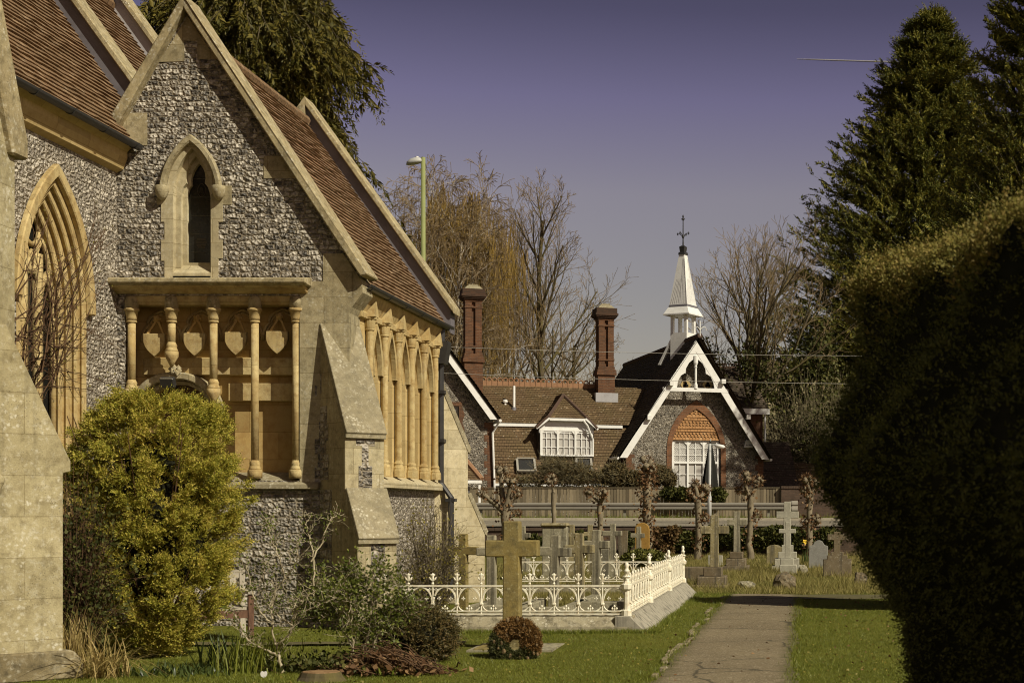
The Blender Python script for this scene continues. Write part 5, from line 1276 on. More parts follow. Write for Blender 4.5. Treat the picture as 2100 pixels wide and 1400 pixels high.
grave_cross('tall broad grey stone cross at the right inside the railing', 27.4, 1222, 16, 1086, 1225, (1197, 1250, 1108, 1124), (), 'grave_grey', .5, turn=-10)
grave_cross('pale slim cross on a block behind the back of the railing', 38.0, 1257, 11, 1073, 1146, (1235, 1276, 1088, 1098), ((1243, 1269, 1146, 1170, .6),), 'grave_grey', turn=-9)
grave_cross('small cross leaning against the orange lichened headstone', 41.0, 1310, 9, 1079, 1150, (1293, 1322, 1093, 1102), (), 'grave_grey', 0, turn=-10)
grave_cross('narrow tan cross standing beside the broad capped headstone', 37.0, 1173, 10, 1075, 1140, (1162, 1186, 1092, 1101), ((1164, 1184, 1140, 1180, .6),), 'grave_tan', turn=-7)
grave_cross('tan cross behind the tall broad grey cross in the railing', 39.0, 1210, 10, 1075, 1150, (1197, 1225, 1090, 1099), (), 'grave_tan')
grave_cross('grey cross peeping out behind the shaft of the large olive cross', 40.0, 1073, 9, 1078, 1160, (1060, 1088, 1092, 1102), ((1064, 1084, 1145, 1180, .6),), 'grave_grey', turn=-10)
# right hand group
grave_cross('olive streaked cross on two dark steps beside the tarmac path', 33.2, 1465, 17, 1056, 1162, (1437, 1495, 1078, 1094), ((1444, 1481, 1162, 1180, .55), (1432, 1490, 1180, 1198, .85), (1420, 1494, 1197, 1206, 1.1)), 'grave_tan', 0, None, 'grave_cross', 'grave_dark')
grave_cross('weathered grey cross on three steps in front of a pollarded tree', 42.0, 1511, 13, 1048, 1131, (1491, 1532, 1065, 1077), ((1497, 1524, 1131, 1144, .5), (1490, 1530, 1144, 1159, .8), (1484, 1536, 1159, 1170, 1.2)), 'grave_grey', 0, None, 'grave_cross', 'grave_dark')
grave_cross('tallest pale granite cross on a wide stepped plinth', 43.5, 1614.5, 14.5, 1028, 1123, (1592, 1638, 1048, 1062), ((1603, 1627, 1117, 1131, .4), (1596, 1634, 1131, 1144, .6), (1589, 1639, 1144, 1159, .9), (1583, 1651, 1159, 1170, 1.3)), 'grave_pale')
grave_cross('small pale cross standing in front of the tallest granite cross', 40.0, 1616, 12, 1069, 1144, (1597, 1632, 1084, 1093), ((1600, 1628, 1144, 1158, .4), (1599, 1634, 1157, 1176, .6)), 'grave_pale')
headstone('tan headstone with a gently curved top beside the granite cross', 47, [(1572, 1165), (1572, 1122), (1578, 1118), (1588, 1116), (1598, 1118), (1605, 1123), (1605, 1165)], 'grave_tan')
headstone('blue grey headstone with a rounded shouldered top', 45, [(1658, 1170), (1659, 1119), (1667, 1117), (1670, 1111), (1676, 1107.5), (1681, 1107), (1686, 1109), (1691, 1117), (1698, 1119), (1697, 1170)], 'grave_slate')
mb = headstone('dark stained stepped headstone with a small cross rising from it', 37.4, [(1688, 1195), (1688, 1146), (1696, 1146), (1696, 1138), (1704, 1138), (1704, 1131), (1709.5, 1131), (1709.5, 1107), (1696.5, 1107), (1696.5, 1095), (1709.5, 1095), (1709.5, 1090), (1723, 1090), (1723, 1095), (1738, 1095), (1738, 1107), (1723, 1107), (1723, 1131), (1730, 1131), (1730, 1138), (1738, 1138), (1738, 1145), (1746, 1145), (1746, 1195)], 'grave_dark', .25)
headstone('orange lichened headstone with a rounded top', 43, [(1303, 1170), (1302, 1085), (1304, 1078), (1309, 1073), (1317, 1071), (1325, 1073), (1330, 1078), (1332, 1085), (1332, 1170)], 'grave_orange', .16)
ch_ = headstone('broad grey headstone with a moulded cap behind the railing', 35.5, [(1114, 1200), (1114, 1080), (1164, 1080), (1164, 1200)], 'grave_grey', .3)
mb = MB(); a, b = P(1111, 1072, 35.5), P(1166, 1082, 35.5); mb.box(a.x, b.x, 35.3, 35.7, b.z + .03, a.z); mb.build('cap', M['grave_tan'], ch_, bevel=.03)
headstone('ivy stained leaning headstone below the boundary wall', 49, [(1270, 1155), (1266, 1089), (1288, 1088), (1285, 1155)], 'grave_dark')
headstone('small pale headstone partly behind the olive streaked cross', 44.5, [(1452, 1170), (1452, 1138), (1482, 1138), (1482, 1170)], 'grave_pale')
headstone('plain grey slab headstone behind the tan cross in the railing', 34, [(1222, 1205), (1222, 1125), (1249, 1125), (1249, 1205)], 'grave_grey', .15)
# tall grey block left of it inside the railing
mb = MB(); a = P(1400, 1152, 36); mb.obox((a.x + .3, 36, .16), (.42, .25, .19), (1, 0, 0), (0, 1, 0), (0, 0, 1)); tag(mb.build('chest_tomb', M['grave_dark'], bevel=.02), 'low dark tomb block just behind the far railing post', 'tomb')
mb = MB(); a = P(1425, 1158, 37); mb.obox((a.x + .2, 37.6, .1), (.32, .8, .14), (1, 0, 0), (0, 1, 0), (0, 0, 1)); tag(mb.build('ledger_stone', M['grave_grey'], bevel=.02), 'flat ledger stone lying beside the low dark tomb block', 'ledger stone')
# low grave kerbs and blocks inside the railing
for i, (x, y, lab) in enumerate(((-4.9, 25.0, 'low stone grave surround under the olive cross in the railing'), (-4.1, 24.6, 'low stone grave surround under the tilted grey cross'), (-3.4, 26.0, 'low stone grave surround under the tan cross in the railing'))):
    mb = MB()
    for (x0, x1, y0, y1) in ((-.42, .42, -1.9, -1.72), (-.42, -.28, -1.72, .2), (.28, .42, -1.72, .2)): mb.box(x + x0, x + x1, y + y0, y + y1, -.03, .24)
    tag(mb.build('grave_surround', M['grave_grey'], bevel=.01), lab, 'grave surround', 'grave surrounds inside the railing')
# field stones in the grass
def rock(name, label, px, Y, w, h, mat, seed):
    rg_ = random.Random(seed); bm = bmesh.new(); bmesh.ops.create_icosphere(bm, subdivisions=3, radius=1); off = [rg_.uniform(0, 9) for _ in range(3)]
    from mathutils import noise
    for v in bm.verts:
        k = 1 + .35 * noise.noise(v.co * 1.4 + Vector(off)) + .12 * noise.noise(v.co * 4 + Vector(off)); v.co *= k; v.co = Vector((v.co.x * w, v.co.y * w * .8, v.co.z * h))
    me = bpy.data.meshes.new(name); bm.to_mesh(me); bm.free(); me.materials.append(M[mat]); o = bpy.data.objects.new(name, me); COL.objects.link(o); o.location = (at(px, Y), Y, h * .45); auto_uv(me)
    return tag(o, label, 'stone', 'loose stones in the grass')
rock('field_stone', 'dark rounded boulder at the head of the tarmac path', 1610, 33.2, .26, .22, 'grave_dark', 3); rock('field_stone', 'small pale stone beside the path left of the dark boulder', 1531, 33.0, .2, .11, 'grave_grey', 5)
rock('field_stone', 'small brown stone in the long grass right of the stepped headstone', 1764, 34.5, .17, .2, 'grave_dark', 8); rock('field_stone', 'small grey stone beside the wide stepped granite plinth', 1646, 41, .13, .13, 'grave_grey', 9)

# ------------------------------------------------------------------ BENCH
YB_ = 19.95; bp = P(512, 0, YB_)
bn = thing('park_bench', 'weathered wooden bench near the church wall, half behind the golden bush', 'bench', (bp.x, YB_, 0), None, R(32), True)
bl_ = -1.5
for x in (-.04, bl_ + .04):
    MB().bar((x, .24, -.02), (x, .33, .95), .07, .06).build('leg', M['benchgrey'] if x > -1 else M['benchwood'], bn); MB().bar((x, -.27, -.02), (x, -.27, .62), .07, .07).build('leg', M['benchwood'], bn)
    MB().box(x - .045, x + .045, -.33, .30, .62, .66).build('armrest', M['benchgrey'], bn)
mb = MB()
for k in range(4): mb.box(bl_, 0, -.27 + k * .125, -.16 + k * .125, .41, .445)
mb.build('seat', M['benchgrey'], bn)
mb = MB(); mb.box(bl_ + .08, -.08, -.29, -.25, .30, .405); mb.build('front_rail', M['benchwood'], bn)
mb = MB(); mb.bar((bl_ + .04, .325, .87), (-.04, .325, .87), .04, .11)
k = bl_ + .14
while k < -.1: mb.bar((k, .265, .44), (k, .315, .82), .075, .02); k += .15
mb.build('backrest', M['benchgrey'], bn)
# ------------------------------------------------------------------ VEGETATION
M['golden'] = m_leaf('golden_cypress_foliage', [(0.05, (0.085, 0.10, 0.012)), (0.33, (0.24, 0.24, 0.03)), (0.6, (0.46, 0.395, 0.06)), (0.95, (0.66, 0.47, 0.15))], 2.6, .6, .25)
M['yew'] = m_leaf('clipped_yew_foliage', [(0.1, (0.06, 0.066, 0.014)), (0.5, (0.12, 0.12, 0.026)), (0.9, (0.20, 0.18, 0.045))], 1.2, .55, .1)
M['yew_sunlit'] = m_leaf('sunlit_yew_tips', [(0.1, (0.11, 0.105, 0.02)), (0.5, (0.21, 0.18, 0.04)), (0.9, (0.34, 0.23, 0.075))], 1.5, .6, .2)  # sunlight on the hedge top, put into a lighter leaf colour
M['cypress'] = m_leaf('dark_cypress_foliage', [(0.1, (0.026, 0.034, 0.006)), (0.45, (0.085, 0.092, 0.014)), (0.85, (0.27, 0.225, 0.034))], 0.35, .6, .12)
M['cedar'] = m_leaf('drooping_cedar_foliage', [(0.1, (0.03, 0.032, 0.006)), (0.5, (0.09, 0.078, 0.013)), (0.9, (0.19, 0.145, 0.026))], 0.4, .6, .12)
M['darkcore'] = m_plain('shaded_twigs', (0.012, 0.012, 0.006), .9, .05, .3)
M['shrubleaf'] = m_leaf('spring_shrub_leaves', [(0.1, (0.05, 0.068, 0.011)), (0.5, (0.115, 0.14, 0.022)), (0.9, (0.23, 0.24, 0.05))], 2.5, .5, .3, .3)
M['budleaf'] = m_leaf('opening_buds', [(0.1, (0.13, 0.11, 0.02)), (0.5, (0.22, 0.19, 0.04)), (0.9, (0.34, 0.28, 0.08))], 2.5, .5, .3)
M['boxleaf'] = m_leaf('dull_evergreen_leaves', [(0.1, (0.03, 0.03, 0.010)), (0.5, (0.085, 0.07, 0.022)), (0.9, (0.20, 0.13, 0.05))], 2.0, .5, .15, .3)
M['hedgeleaf'] = m_leaf('scruffy_hedge_leaves', [(0.1, (0.055, 0.045, 0.018)), (0.5, (0.13, 0.10, 0.04)), (0.9, (0.25, 0.18, 0.085))], 1.5, .6, .2, .15)
M['brownivy'] = m_leaf('browned_ivy', [(0.1, (0.045, 0.032, 0.012)), (0.5, (0.11, 0.07, 0.028)), (0.9, (0.25, 0.15, 0.06))], 1.5, .6, .2, .15)
M['ivy'] = m_leaf('ivy_leaves', [(0.1, (0.020, 0.025, 0.006)), (0.5, (0.055, 0.060, 0.014)), (0.9, (0.15, 0.14, 0.04))], 1.0, .6, .15, .15)
M['deadleaf'] = m_leaf('dry_brown_leaves', [(0.1, (0.07, 0.035, 0.016)), (0.5, (0.17, 0.09, 0.04)), (0.9, (0.34, 0.22, 0.11))], 3, .7, .2)
M['willow'] = m_leaf('willow_shoots', [(0.1, (0.20, 0.13, 0.03)), (0.5, (0.31, 0.20, 0.045)), (0.9, (0.42, 0.29, 0.08))], .3, .7, .1)
M['scrub'] = m_leaf('scrub_twigs', [(0.1, (0.10, 0.085, 0.05)), (0.5, (0.19, 0.16, 0.09)), (0.9, (0.28, 0.24, 0.13))], .3, .8, .1)
M['grass'] = m_leaf('mown_grass', [(0.05, (0.08, 0.10, 0.011)), (0.45, (0.155, 0.18, 0.022)), (0.8, (0.23, 0.235, 0.042)), (1.0, (0.34, 0.31, 0.10))], 1.6, .5, .3, .3)
M['longgrass'] = m_leaf('long_dry_grass', [(0.05, (0.11, 0.105, 0.022)), (0.4, (0.21, 0.185, 0.05)), (0.75, (0.33, 0.27, 0.10)), (1.0, (0.48, 0.39, 0.18))], 0.8, .6, .3)
M['iris'] = m_leaf('iris_blades', [(0.1, (0.035, 0.055, 0.014)), (0.9, (0.10, 0.13, 0.04))], 3, .4, .3, .4)
M['straw'] = m_leaf('dry_straw_blades', [(0.1, (0.17, 0.15, 0.04)), (0.5, (0.36, 0.27, 0.10)), (0.9, (0.60, 0.46, 0.22))], 3, .6, .3)
M['bark'] = m_bark('tree_bark', (0.12, 0.095, 0.06), (0.06, 0.048, 0.032), 6, (0.12, 0.10, 0.035))
M['barktwig'] = m_bark('twig_bark', (0.27, 0.195, 0.105), (0.18, 0.13, 0.075), 5)
M['limb'] = m_bark('grey_limb_bark', (0.20, 0.165, 0.11), (0.10, 0.08, 0.05), 9)
M['birch'] = m_bark('birch_bark', (0.46, 0.41, 0.33), (0.24, 0.19, 0.13), 2.5)
M['palebark'] = m_bark('pale_shrub_bark', (0.46, 0.40, 0.28), (0.27, 0.22, 0.14), 25)
M['redbark'] = m_bark('brown_twig_bark', (0.13, 0.075, 0.04), (0.07, 0.042, 0.025), 25)
M['pollard'] = m_bark('pollard_bark', (0.27, 0.225, 0.15), (0.13, 0.105, 0.07), 7)
rng = np.random.default_rng(11)

def unit(v): return v / np.maximum(np.linalg.norm(v, axis=-1, keepdims=True), 1e-9)
def rand_unit(n): return unit(rng.normal(size=(n, 3)))
def leaves(p, axis, L, W, flat=0.5):
    """diamond leaves: p base (n,3), axis (n,3) unit, L,W arrays or scalars"""
    n = len(p); L = np.broadcast_to(np.asarray(L, float), (n,))[:, None]; W = np.broadcast_to(np.asarray(W, float), (n,))[:, None]
    s = unit(np.cross(axis, rand_unit(n))); 
    m = p + axis * L * .45
    V = np.stack([p, m + s * W, p + axis * L, m - s * W], 1).reshape(-1, 3)
    return V, np.arange(4 * n).reshape(n, 4)
def sprays(o, d, L, k, leafL, leafW, spread=.75, droop=0.0, taper=.6):
    """flat fern-like sprays: each has k leaflets fanned along an axis"""
    n = len(o); L = np.broadcast_to(np.asarray(L, float), (n,)); s = unit(np.cross(d, rand_unit(n)))
    t = (np.arange(k) + .5) / k; sg = np.where(np.arange(k) % 2 == 0, 1.0, -1.0)
    P0 = o[:, None, :] + d[:, None, :] * (L[:, None] * t)[:, :, None]
    P0[:, :, 2] -= (droop * L[:, None] * t ** 2)
    ax = unit(d[:, None, :] + s[:, None, :] * (sg * spread)[None, :, None] + rng.normal(size=(n, k, 3)) * .22 + np.array([0, 0, -droop * .6]))
    ll = leafL * (1 - taper * t)[None, :] * rng.uniform(.7, 1.3, (n, k))
    return leaves(P0.reshape(-1, 3), ax.reshape(-1, 3), ll.ravel(), (ll * leafW).ravel())
def blades(x, y, z, h, w, lean):
    n = len(x); a = rng.uniform(0, 2 * np.pi, n); b = rng.uniform(0, 2 * np.pi, n); h = np.broadcast_to(h, (n,)) * rng.uniform(.55, 1.25, n)
    b0 = np.stack([x - np.cos(a) * w, y - np.sin(a) * w, z], 1); b1 = np.stack([x + np.cos(a) * w, y + np.sin(a) * w, z], 1)
    l = lean * h * rng.uniform(.2, 1.2, n); tip = np.stack([x + np.cos(b) * l, y + np.sin(b) * l, z + h], 1)
    V = np.stack([b0, b1, tip], 1).reshape(-1, 3); return V, np.arange(3 * n).reshape(n, 3)
def blob(c, r, seg=14, rings=9, zcut=None):
    V = []; 
    for i in range(rings + 1):
        th = math.pi * i / rings
        for j in range(seg): ph = 2 * math.pi * j / seg; V.append((c[0] + r[0] * math.sin(th) * math.cos(ph), c[1] + r[1] * math.sin(th) * math.sin(ph), c[2] + r[2] * math.cos(th)))
    Fq = [(i * seg + j, i * seg + (j + 1) % seg, (i + 1) * seg + (j + 1) % seg, (i + 1) * seg + j) for i in range(rings) for j in range(seg)]
    return np.array(V), np.array(Fq)
def tubes_np(lines, n=3):
    """lines: list of (pts (k,3), radii (k,)) -> V,F quads"""
    Vs = []; Fs = []; o = 0
    for pts, rad in lines:
        pts = np.asarray(pts); k = len(pts); tg = np.gradient(pts, axis=0); tg = unit(tg)
        ref = np.array([0.31, 0.52, 0.79]); a = unit(np.cross(tg, ref)); b = np.cross(tg, a); an = 2 * np.pi * np.arange(n) / n
        V = pts[:, None, :] + (a[:, None, :] * np.cos(an)[None, :, None] + b[:, None, :] * np.sin(an)[None, :, None]) * np.asarray(rad)[:, None, None]
        i = np.arange(k - 1)[:, None] * n; j = np.arange(n)[None, :]; j2 = (j + 1) % n
        Fs.append(np.stack([i + j, i + j2, i + n + j2, i + n + j], -1).reshape(-1, 4) + o); Vs.append(V.reshape(-1, 3)); o += k * n
    return np.concatenate(Vs), np.concatenate(Fs)

# ---- bare trees
def grow_tree(base, height, spread, seed, trunk_r, levels=5, droop=0.0, up=.35, first=.25, nb=(9, 6, 5, 4, 3), ang=(.7, .75, .7, .65, .6), ratio=(.56, .62, .62, .62, .62), minr=.012, wob=.075, trunk_bend=.05, conic=.5):
    rg_ = np.random.default_rng(seed); thick = []; thin = []; tips = []
    def br(p, d, L, r, lev):
        k = 7 if lev == 0 else (6 if lev < 3 else 4); pts = [p]; dd = d.copy()
        for i in range(k - 1):
            dd = dd + rg_.normal(size=3) * (trunk_bend if lev == 0 else wob); 
            dd[2] += (up if lev > 0 else .1) / k * (1.0 if lev < 3 else .5) - droop * (lev >= 2) * (0.35 + .15 * lev) / k * 2
            dd = dd / np.linalg.norm(dd); pts.append(pts[-1] + dd * L / (k - 1))
        pts = np.array(pts); rad = np.maximum(minr, r * np.linspace(1, .42 if lev == 0 else .30, k)); (thick if lev < 3 else thin).append((pts, rad))
        if lev + 1 >= levels: tips.append((pts[-1], dd)); return
        n = nb[lev]; az0 = rg_.uniform(0, 6.28)
        for i in range(n):
            t = first + (1 - first) * (i + rg_.uniform(.1, .9)) / n if lev == 0 else .2 + .8 * (i + rg_.uniform(.1, .9)) / n
            f = t * (k - 1); a = min(int(f), k - 2); q = pts[a] + (pts[a + 1] - pts[a]) * (f - a); axis = pts[a + 1] - pts[a]; axis /= np.linalg.norm(axis)
            az = az0 + i * 2.4 + rg_.uniform(-.4, .4); u = np.cross(axis, [0.1, .2, 1.0] if abs(axis[2]) < .9 else [1.0, 0, 0]); u /= np.linalg.norm(u); v = np.cross(axis, u)
            an = ang[lev] * rg_.uniform(.7, 1.25); nd = axis * math.cos(an) + (u * math.cos(az) + v * math.sin(az)) * math.sin(an)
            cl = L * ratio[lev] * rg_.uniform(.7, 1.15) * ((1 - conic * (t - first) / (1 - first)) if lev == 0 else (1.1 - .5 * t))
            if lev == 0: cl = cl * spread
            rr = max(minr, np.interp(t, np.linspace(0, 1, k), rad) * (.55 if lev == 0 else .62)); br(q, nd, cl, rr, lev + 1)
    br(np.array(base, float), np.array([0, 0, 1.0]), height, trunk_r, 0)
    return thick, thin, tips
def bare_tree(name, label, base, height, seed, spread=1.0, r=.3, mats=('bark', 'barktwig'), group='bare trees beyond the school', **k):
    th, tn, tips = grow_tree((0, 0, 0), height, spread, seed, r, **k); zb = base[2]
    root = thing(name, label, 'tree', base, group)
    b = np.array(base)
    V, Fq = tubes_np([(p + b, q) for p, q in th], 6); np_mesh('trunk', [(V, Fq, 0)], M[mats[0]], root, True)
    V, Fq = tubes_np([(p + b, q) for p, q in tn], 3); np_mesh('crown', [(V, Fq, 0)], M[mats[1]], root)
    return root, th, tn, tips
def shoots_on(root, tn, base, n, L, mat, w=.012, name='hanging_shoots'):
    b = np.array(base); lines = []; ids = rng.integers(0, len(tn), n)
    for i in ids:
        p = tn[i][0][-1 if rng.random() < .6 else 1] + b; l = L * rng.uniform(.4, 1.2); k = 4; t = np.linspace(0, 1, k); sw = rng.normal(size=2) * .10
        pts = np.stack([p[0] + sw[0] * l * t + .0 * t, p[1] + sw[1] * l * t, p[2] - l * t ** 1.3], 1); lines.append((pts, np.linspace(w, w * .6, k)))
    V, Fq = tubes_np(lines, 3); return np_mesh(name, [(V, Fq, 0)], M[mat], root)
YT = 100.0
b = P(1118, 0, YT); bare_tree('lime_tree', 'tallest bare tree with one straight trunk right of the golden willow', (b.x, YT, 1.3), 20.0, 4, .78, .30, nb=(19, 7, 5, 4, 3), ang=(.62, .6, .62, .65, .65), minr=.0115, up=.55, first=.14, conic=.62)
b = P(1040, 0, 104); bare_tree('bare_tree', 'bare forked tree between the golden willow and the tallest tree', (b.x, 104, 1.3), 19.3, 9, .74, .22, nb=(14, 7, 5, 4, 3), ang=(.5, .55, .6, .65, .65), minr=.0115, up=.6, first=.2, conic=.6)
b = P(905, 0, 92); rt, th, tn, tp = bare_tree('silver_birch', 'pale stemmed birch with hanging twigs beside the green street lamp', (b.x, 92, 1.3), 17.6, 21, .72, .15, ('birch', 'barktwig'), nb=(18, 8, 6, 5, 3), ang=(.75, .7, .7, .6, .6), droop=.5, minr=.017, up=.35, conic=.3)
shoots_on(rt, tn, (b.x, 92, 1.3), 1300, 1.5, 'barktwig', .012)
b = P(858, 0, 90); rt, th, tn, tp = bare_tree('silver_birch', 'smaller birch with drooping twigs left of the green street lamp', (b.x, 90, 1.3), 17.0, 23, .68, .12, ('birch', 'barktwig'), nb=(14, 7, 6, 5, 3), ang=(.8, .7, .7, .6, .6), droop=.6, minr=.016, up=.3, conic=.3)
shoots_on(rt, tn, (b.x, 90, 1.3), 1000, 1.7, 'barktwig', .012)
b = P(978, 0, 96); rt, th, tn, tp = bare_tree('weeping_willow', 'golden weeping willow behind the left brick chimney', (b.x, 96, 1.3), 19.5, 31, .66, .34, ('bark', 'barktwig'), nb=(12, 7, 6, 4, 3), ang=(.6, .65, .7, .7, .7), droop=.35, minr=.015, up=.5, first=.25, conic=.45)
shoots_on(rt, tn, (b.x, 96, 1.3), 3900, 3.4, 'willow', .018)
b = P(1195, 0, 112); bare_tree('bare_tree', 'low spreading bare tree behind the right brick chimney', (b.x, 112, 1.3), 13.0, 41, 1.1, .3, nb=(11, 6, 5, 4, 3), ang=(1.0, .7, .7, .7, .7), minr=.014, up=.35)

def ivy_on(root, lines, base, n, maxz, size=.16, rmul=1.0, name='ivy', mat='ivy', jit=.18, minrad=.05):
    pts = []; b = np.array(base); cand = [(p, r) for p, r in lines if r[0] > minrad]; w_ = np.array([np.linalg.norm(p[-1] - p[0]) for p, r in cand]); w_ = w_ / w_.sum()
    ids = rng.choice(len(cand), n, p=w_)
    for i in ids:
        p, r = cand[i]; f = rng.random() * (len(p) - 1.01); a = int(f); q = p[a] + (p[a + 1] - p[a]) * (f - a); 
        if q[2] < maxz: pts.append(q + b + rng.normal(size=3) * (jit + r[a] * rmul))
    pts = np.array(pts); V, Fq = leaves(pts, unit(rand_unit(len(pts)) + np.array([0, -.2, -.2])), rng.uniform(.6, 1.3, len(pts)) * size, rng.uniform(.3, .5, len(pts)) * size)
    return np_mesh(name, [(V, Fq, 0)], M[mat], root)
b = P(1524, 0, 82); rt, th, tn, tp = bare_tree('ivy_clad_tree', 'bare spreading tree with ivy wrapped limbs behind the school roof', (b.x, 82, 1.3), 12.2, 57, 1.28, .32, nb=(15, 7, 5, 4, 3), ang=(.66, .6, .62, .65, .65), minr=.0105, up=.62, first=.30, conic=.5)
ivy_on(rt, th, (b.x, 82, 1.3), 8000, 9.5, .18, 1.0, jit=.18, minrad=.09)
b = P(1640, 0, 85); rt, th, tn, tp = bare_tree('ivy_clad_tree', 'ivy covered trunk between the bare tree and the tall conifer', (b.x, 85, 1.3), 10.3, 63, .5, .3, nb=(9, 5, 4, 3, 2), minr=.014, up=.5)
ivy_on(rt, th, (b.x, 85, 1.3), 6500, 12, .22, 1.6, jit=.4, minrad=.03)
# scrub on the right, behind the school
def bush_twigs(name, label, base, hgt, rad, seed, n=260, mat='scrub', leafmat=None, leafn=0, leafs=.06, cat='shrub', group=None, r=.012, up=.6, sub=3, asym=(0, 0)):
    rg_ = np.random.default_rng(seed); lines = []; b = np.array(base, float)
    for i in range(n):
        a = rg_.uniform(0, 6.28); el = rg_.uniform(.15, 1.0); d = np.array([math.cos(a) * (1.05 - el * up) + asym[0], math.sin(a) * (1.05 - el * up) + asym[1], .25 + el]); d /= np.linalg.norm(d)
        L = rg_.uniform(.55, 1.05); k = 7; p = b + np.array([rg_.normal() * rad * .10, rg_.normal() * rad * .10, 0]); pts = [p]; dd = d.copy()
        for j in range(k - 1):
            dd = dd + rg_.normal(size=3) * .16; dd[2] += .02; dd /= np.linalg.norm(dd); st = L / (k - 1) * np.array([rad * 1.15, rad * 1.15, hgt]); pts.append(pts[-1] + dd * st)
        pts = np.array(pts); lines.append((pts, np.linspace(r, r * .35, k)))
        for q in range(sub):
            j = rg_.integers(2, k - 1); e = unit(rg_.normal(size=3) + np.array([0, 0, .5]) + dd); l2 = L * hgt * rg_.uniform(.12, .3); pp = pts[j] + e[None, :] * np.linspace(0, l2, 4)[:, None] + rg_.normal(size=(4, 3)) * l2 * .06; pp[0] = pts[j]; lines.append((pp, np.linspace(r * .5, r * .25, 4)))
    V, Fq = tubes_np(lines, 3 if r < .02 else 5); root = thing(name, label, cat, base, group); np_mesh('stems', [(V, Fq, 0)], M[mat], root)
    if leafmat:
        ends = np.array([l[0][rng.integers(1, len(l[0]))] for l in [lines[i] for i in rng.integers(0, len(lines), leafn)]]); ends = ends + rng.normal(size=ends.shape) * leafs * .5
        V, Fq = leaves(ends, unit(rand_unit(len(ends)) + np.array([0, 0, .5])), rng.uniform(.6, 1.3, len(ends)) * leafs, rng.uniform(.25, .45, len(ends)) * leafs); np_mesh('leaves', [(V, Fq, 0)], M[leafmat], root)
    return root, lines
for i, (px, Y, h_, rd, lab, lm, ln) in enumerate(((1598, 86, 7.6, 2.2, 'tangle of bare scrub behind the low lean-to roof', 'scrub', 2500), (1652, 82, 8.6, 2.4, 'tall bare scrub between the lean-to and the clipped hedge', 'scrub', 2500), (1708, 80, 7.6, 2.0, 'ivy choked scrub beside the edge of the clipped hedge', 'ivy', 5200), (1685, 88, 10.0, 3.2, 'pale bare scrub below the tall conifer', 'scrub', 3000))):
    b = P(px, 0, Y); bush_twigs('scrub_bush', lab, (b.x, Y, 1.3), h_, rd, 70 + i, 230, 'scrub', lm, ln, .2, 'shrub', 'scrub bushes on the right behind the road', .022, .55, 4)
# low outbuilding seen through the scrub
mb = MB(); a, b = P(1632, 0, 77), P(1675, 0, 77); mb.box(a.x, b.x, 77, 80, 1, 3.0); hs = mb.build('garden_shed', M['brick']); tag(hs, 'low brick outbuilding half seen through scrub at the right of the school', 'shed')
mb = MB(); courses(mb, (a.x - .1, 76.8, 2.95), (b.x + .2, 76.8, 2.95), (b.x - .2, 78.8, 4.3), (a.x - .1, 78.8, 4.3), .3, .03, 2, .01, 3); mb.build('roof', M['tile_far'], hs, recalc=False)
# far wooded hill
ptsx = rng.uniform(-60, 60, 20000); ptsy = rng.uniform(130, 420, 20000); ptsx = ptsx * ptsy / 250; zz = zg(ptsx, ptsy); pts = np.stack([ptsx, ptsy, zz + rng.uniform(0, 6.5, 20000)], 1)
V, Fq = leaves(pts, unit(rand_unit(20000) + np.array([0, 0, 1.6])), rng.uniform(1.0, 3.0, 20000), rng.uniform(.10, .35, 20000)); tag(np_mesh('far_woods', [(V, Fq, 0)], M['scrub']), 'brown leafless woodland on the far hillside', 'woodland', None, 'stuff')

# ---- hedge tops and ivy along the fence
def leafy_mass(name, label, boxes, n, leafs, mat, cat, twig=None, parts=('leaves', 'twigs'), group=None, density_pow=1.0):
    P_ = []; T = []
    vol = np.array([b[3] * b[4] * b[5] for b in boxes]); 
    for (x, y, z, rx_, ry_, rz_), f in zip(boxes, vol / vol.sum()):
        m = max(20, int(n * f)); q = rand_unit(m) * rng.uniform(.35, 1.0, (m, 1)) ** (.5); P_.append(q * np.array([rx_, ry_, rz_]) + np.array([x, y, z]))
        if twig:
            for i in range(int(twig * f)):
                o = np.array([x, y, z]) + rand_unit(1)[0] * np.array([rx_, ry_, rz_]) * .6; d = unit(rand_unit(1)[0] + np.array([0, -.1, .5])); L = rng.uniform(.5, 1.5) * rz_
                T.append((o[None, :] + d[None, :] * np.linspace(0, L, 5)[:, None] + rng.normal(size=(5, 3)) * L * .05, np.linspace(.010, .004, 5)))
    p = np.concatenate(P_); c = p.mean(0); c[2] = 0; root = thing(name, label, cat, tuple(c), group)
    V, Fq = leaves(p, unit(rand_unit(len(p)) + np.array([0, -.1, .3])), rng.uniform(.6, 1.4, len(p)) * leafs, rng.uniform(.28, .5, len(p)) * leafs); np_mesh(parts[0], [(V, Fq, 0)], M[mat], root)
    if T: V, Fq = tubes_np(T, 3); np_mesh(parts[1], [(V, Fq, 0)], M['scrub'], root)
    return root
def px_boxes(L, Y): return [(P(x, y, Y).x, Y, P(x, y, Y).z, a * Y / F, .35, b * Y / F) for x, y, a, b in L]
leafy_mass('hedge', 'scruffy twiggy hedge growing above the board fence below the dormer', px_boxes([(1085, 990, 45, 16), (1140, 968, 42, 30), (1180, 975, 45, 28), (1230, 985, 30, 22)], 67.3), 3000, .11, 'hedgeleaf', 'hedge', 1500)
leafy_mass('hedge', 'dark bushy hedge above the fence in front of the roof corner', px_boxes([(1262, 975, 30, 26), (1300, 985, 22, 20)], 67.4), 4200, .11, 'hedgeleaf', 'hedge', 700)
leafy_mass('hedge', 'olive hedge above the fence at the foot of the school gable', px_boxes([(1345, 975, 34, 22), (1372, 985, 16, 20)], 67.5), 3000, .11, 'hedgeleaf', 'hedge', 900)
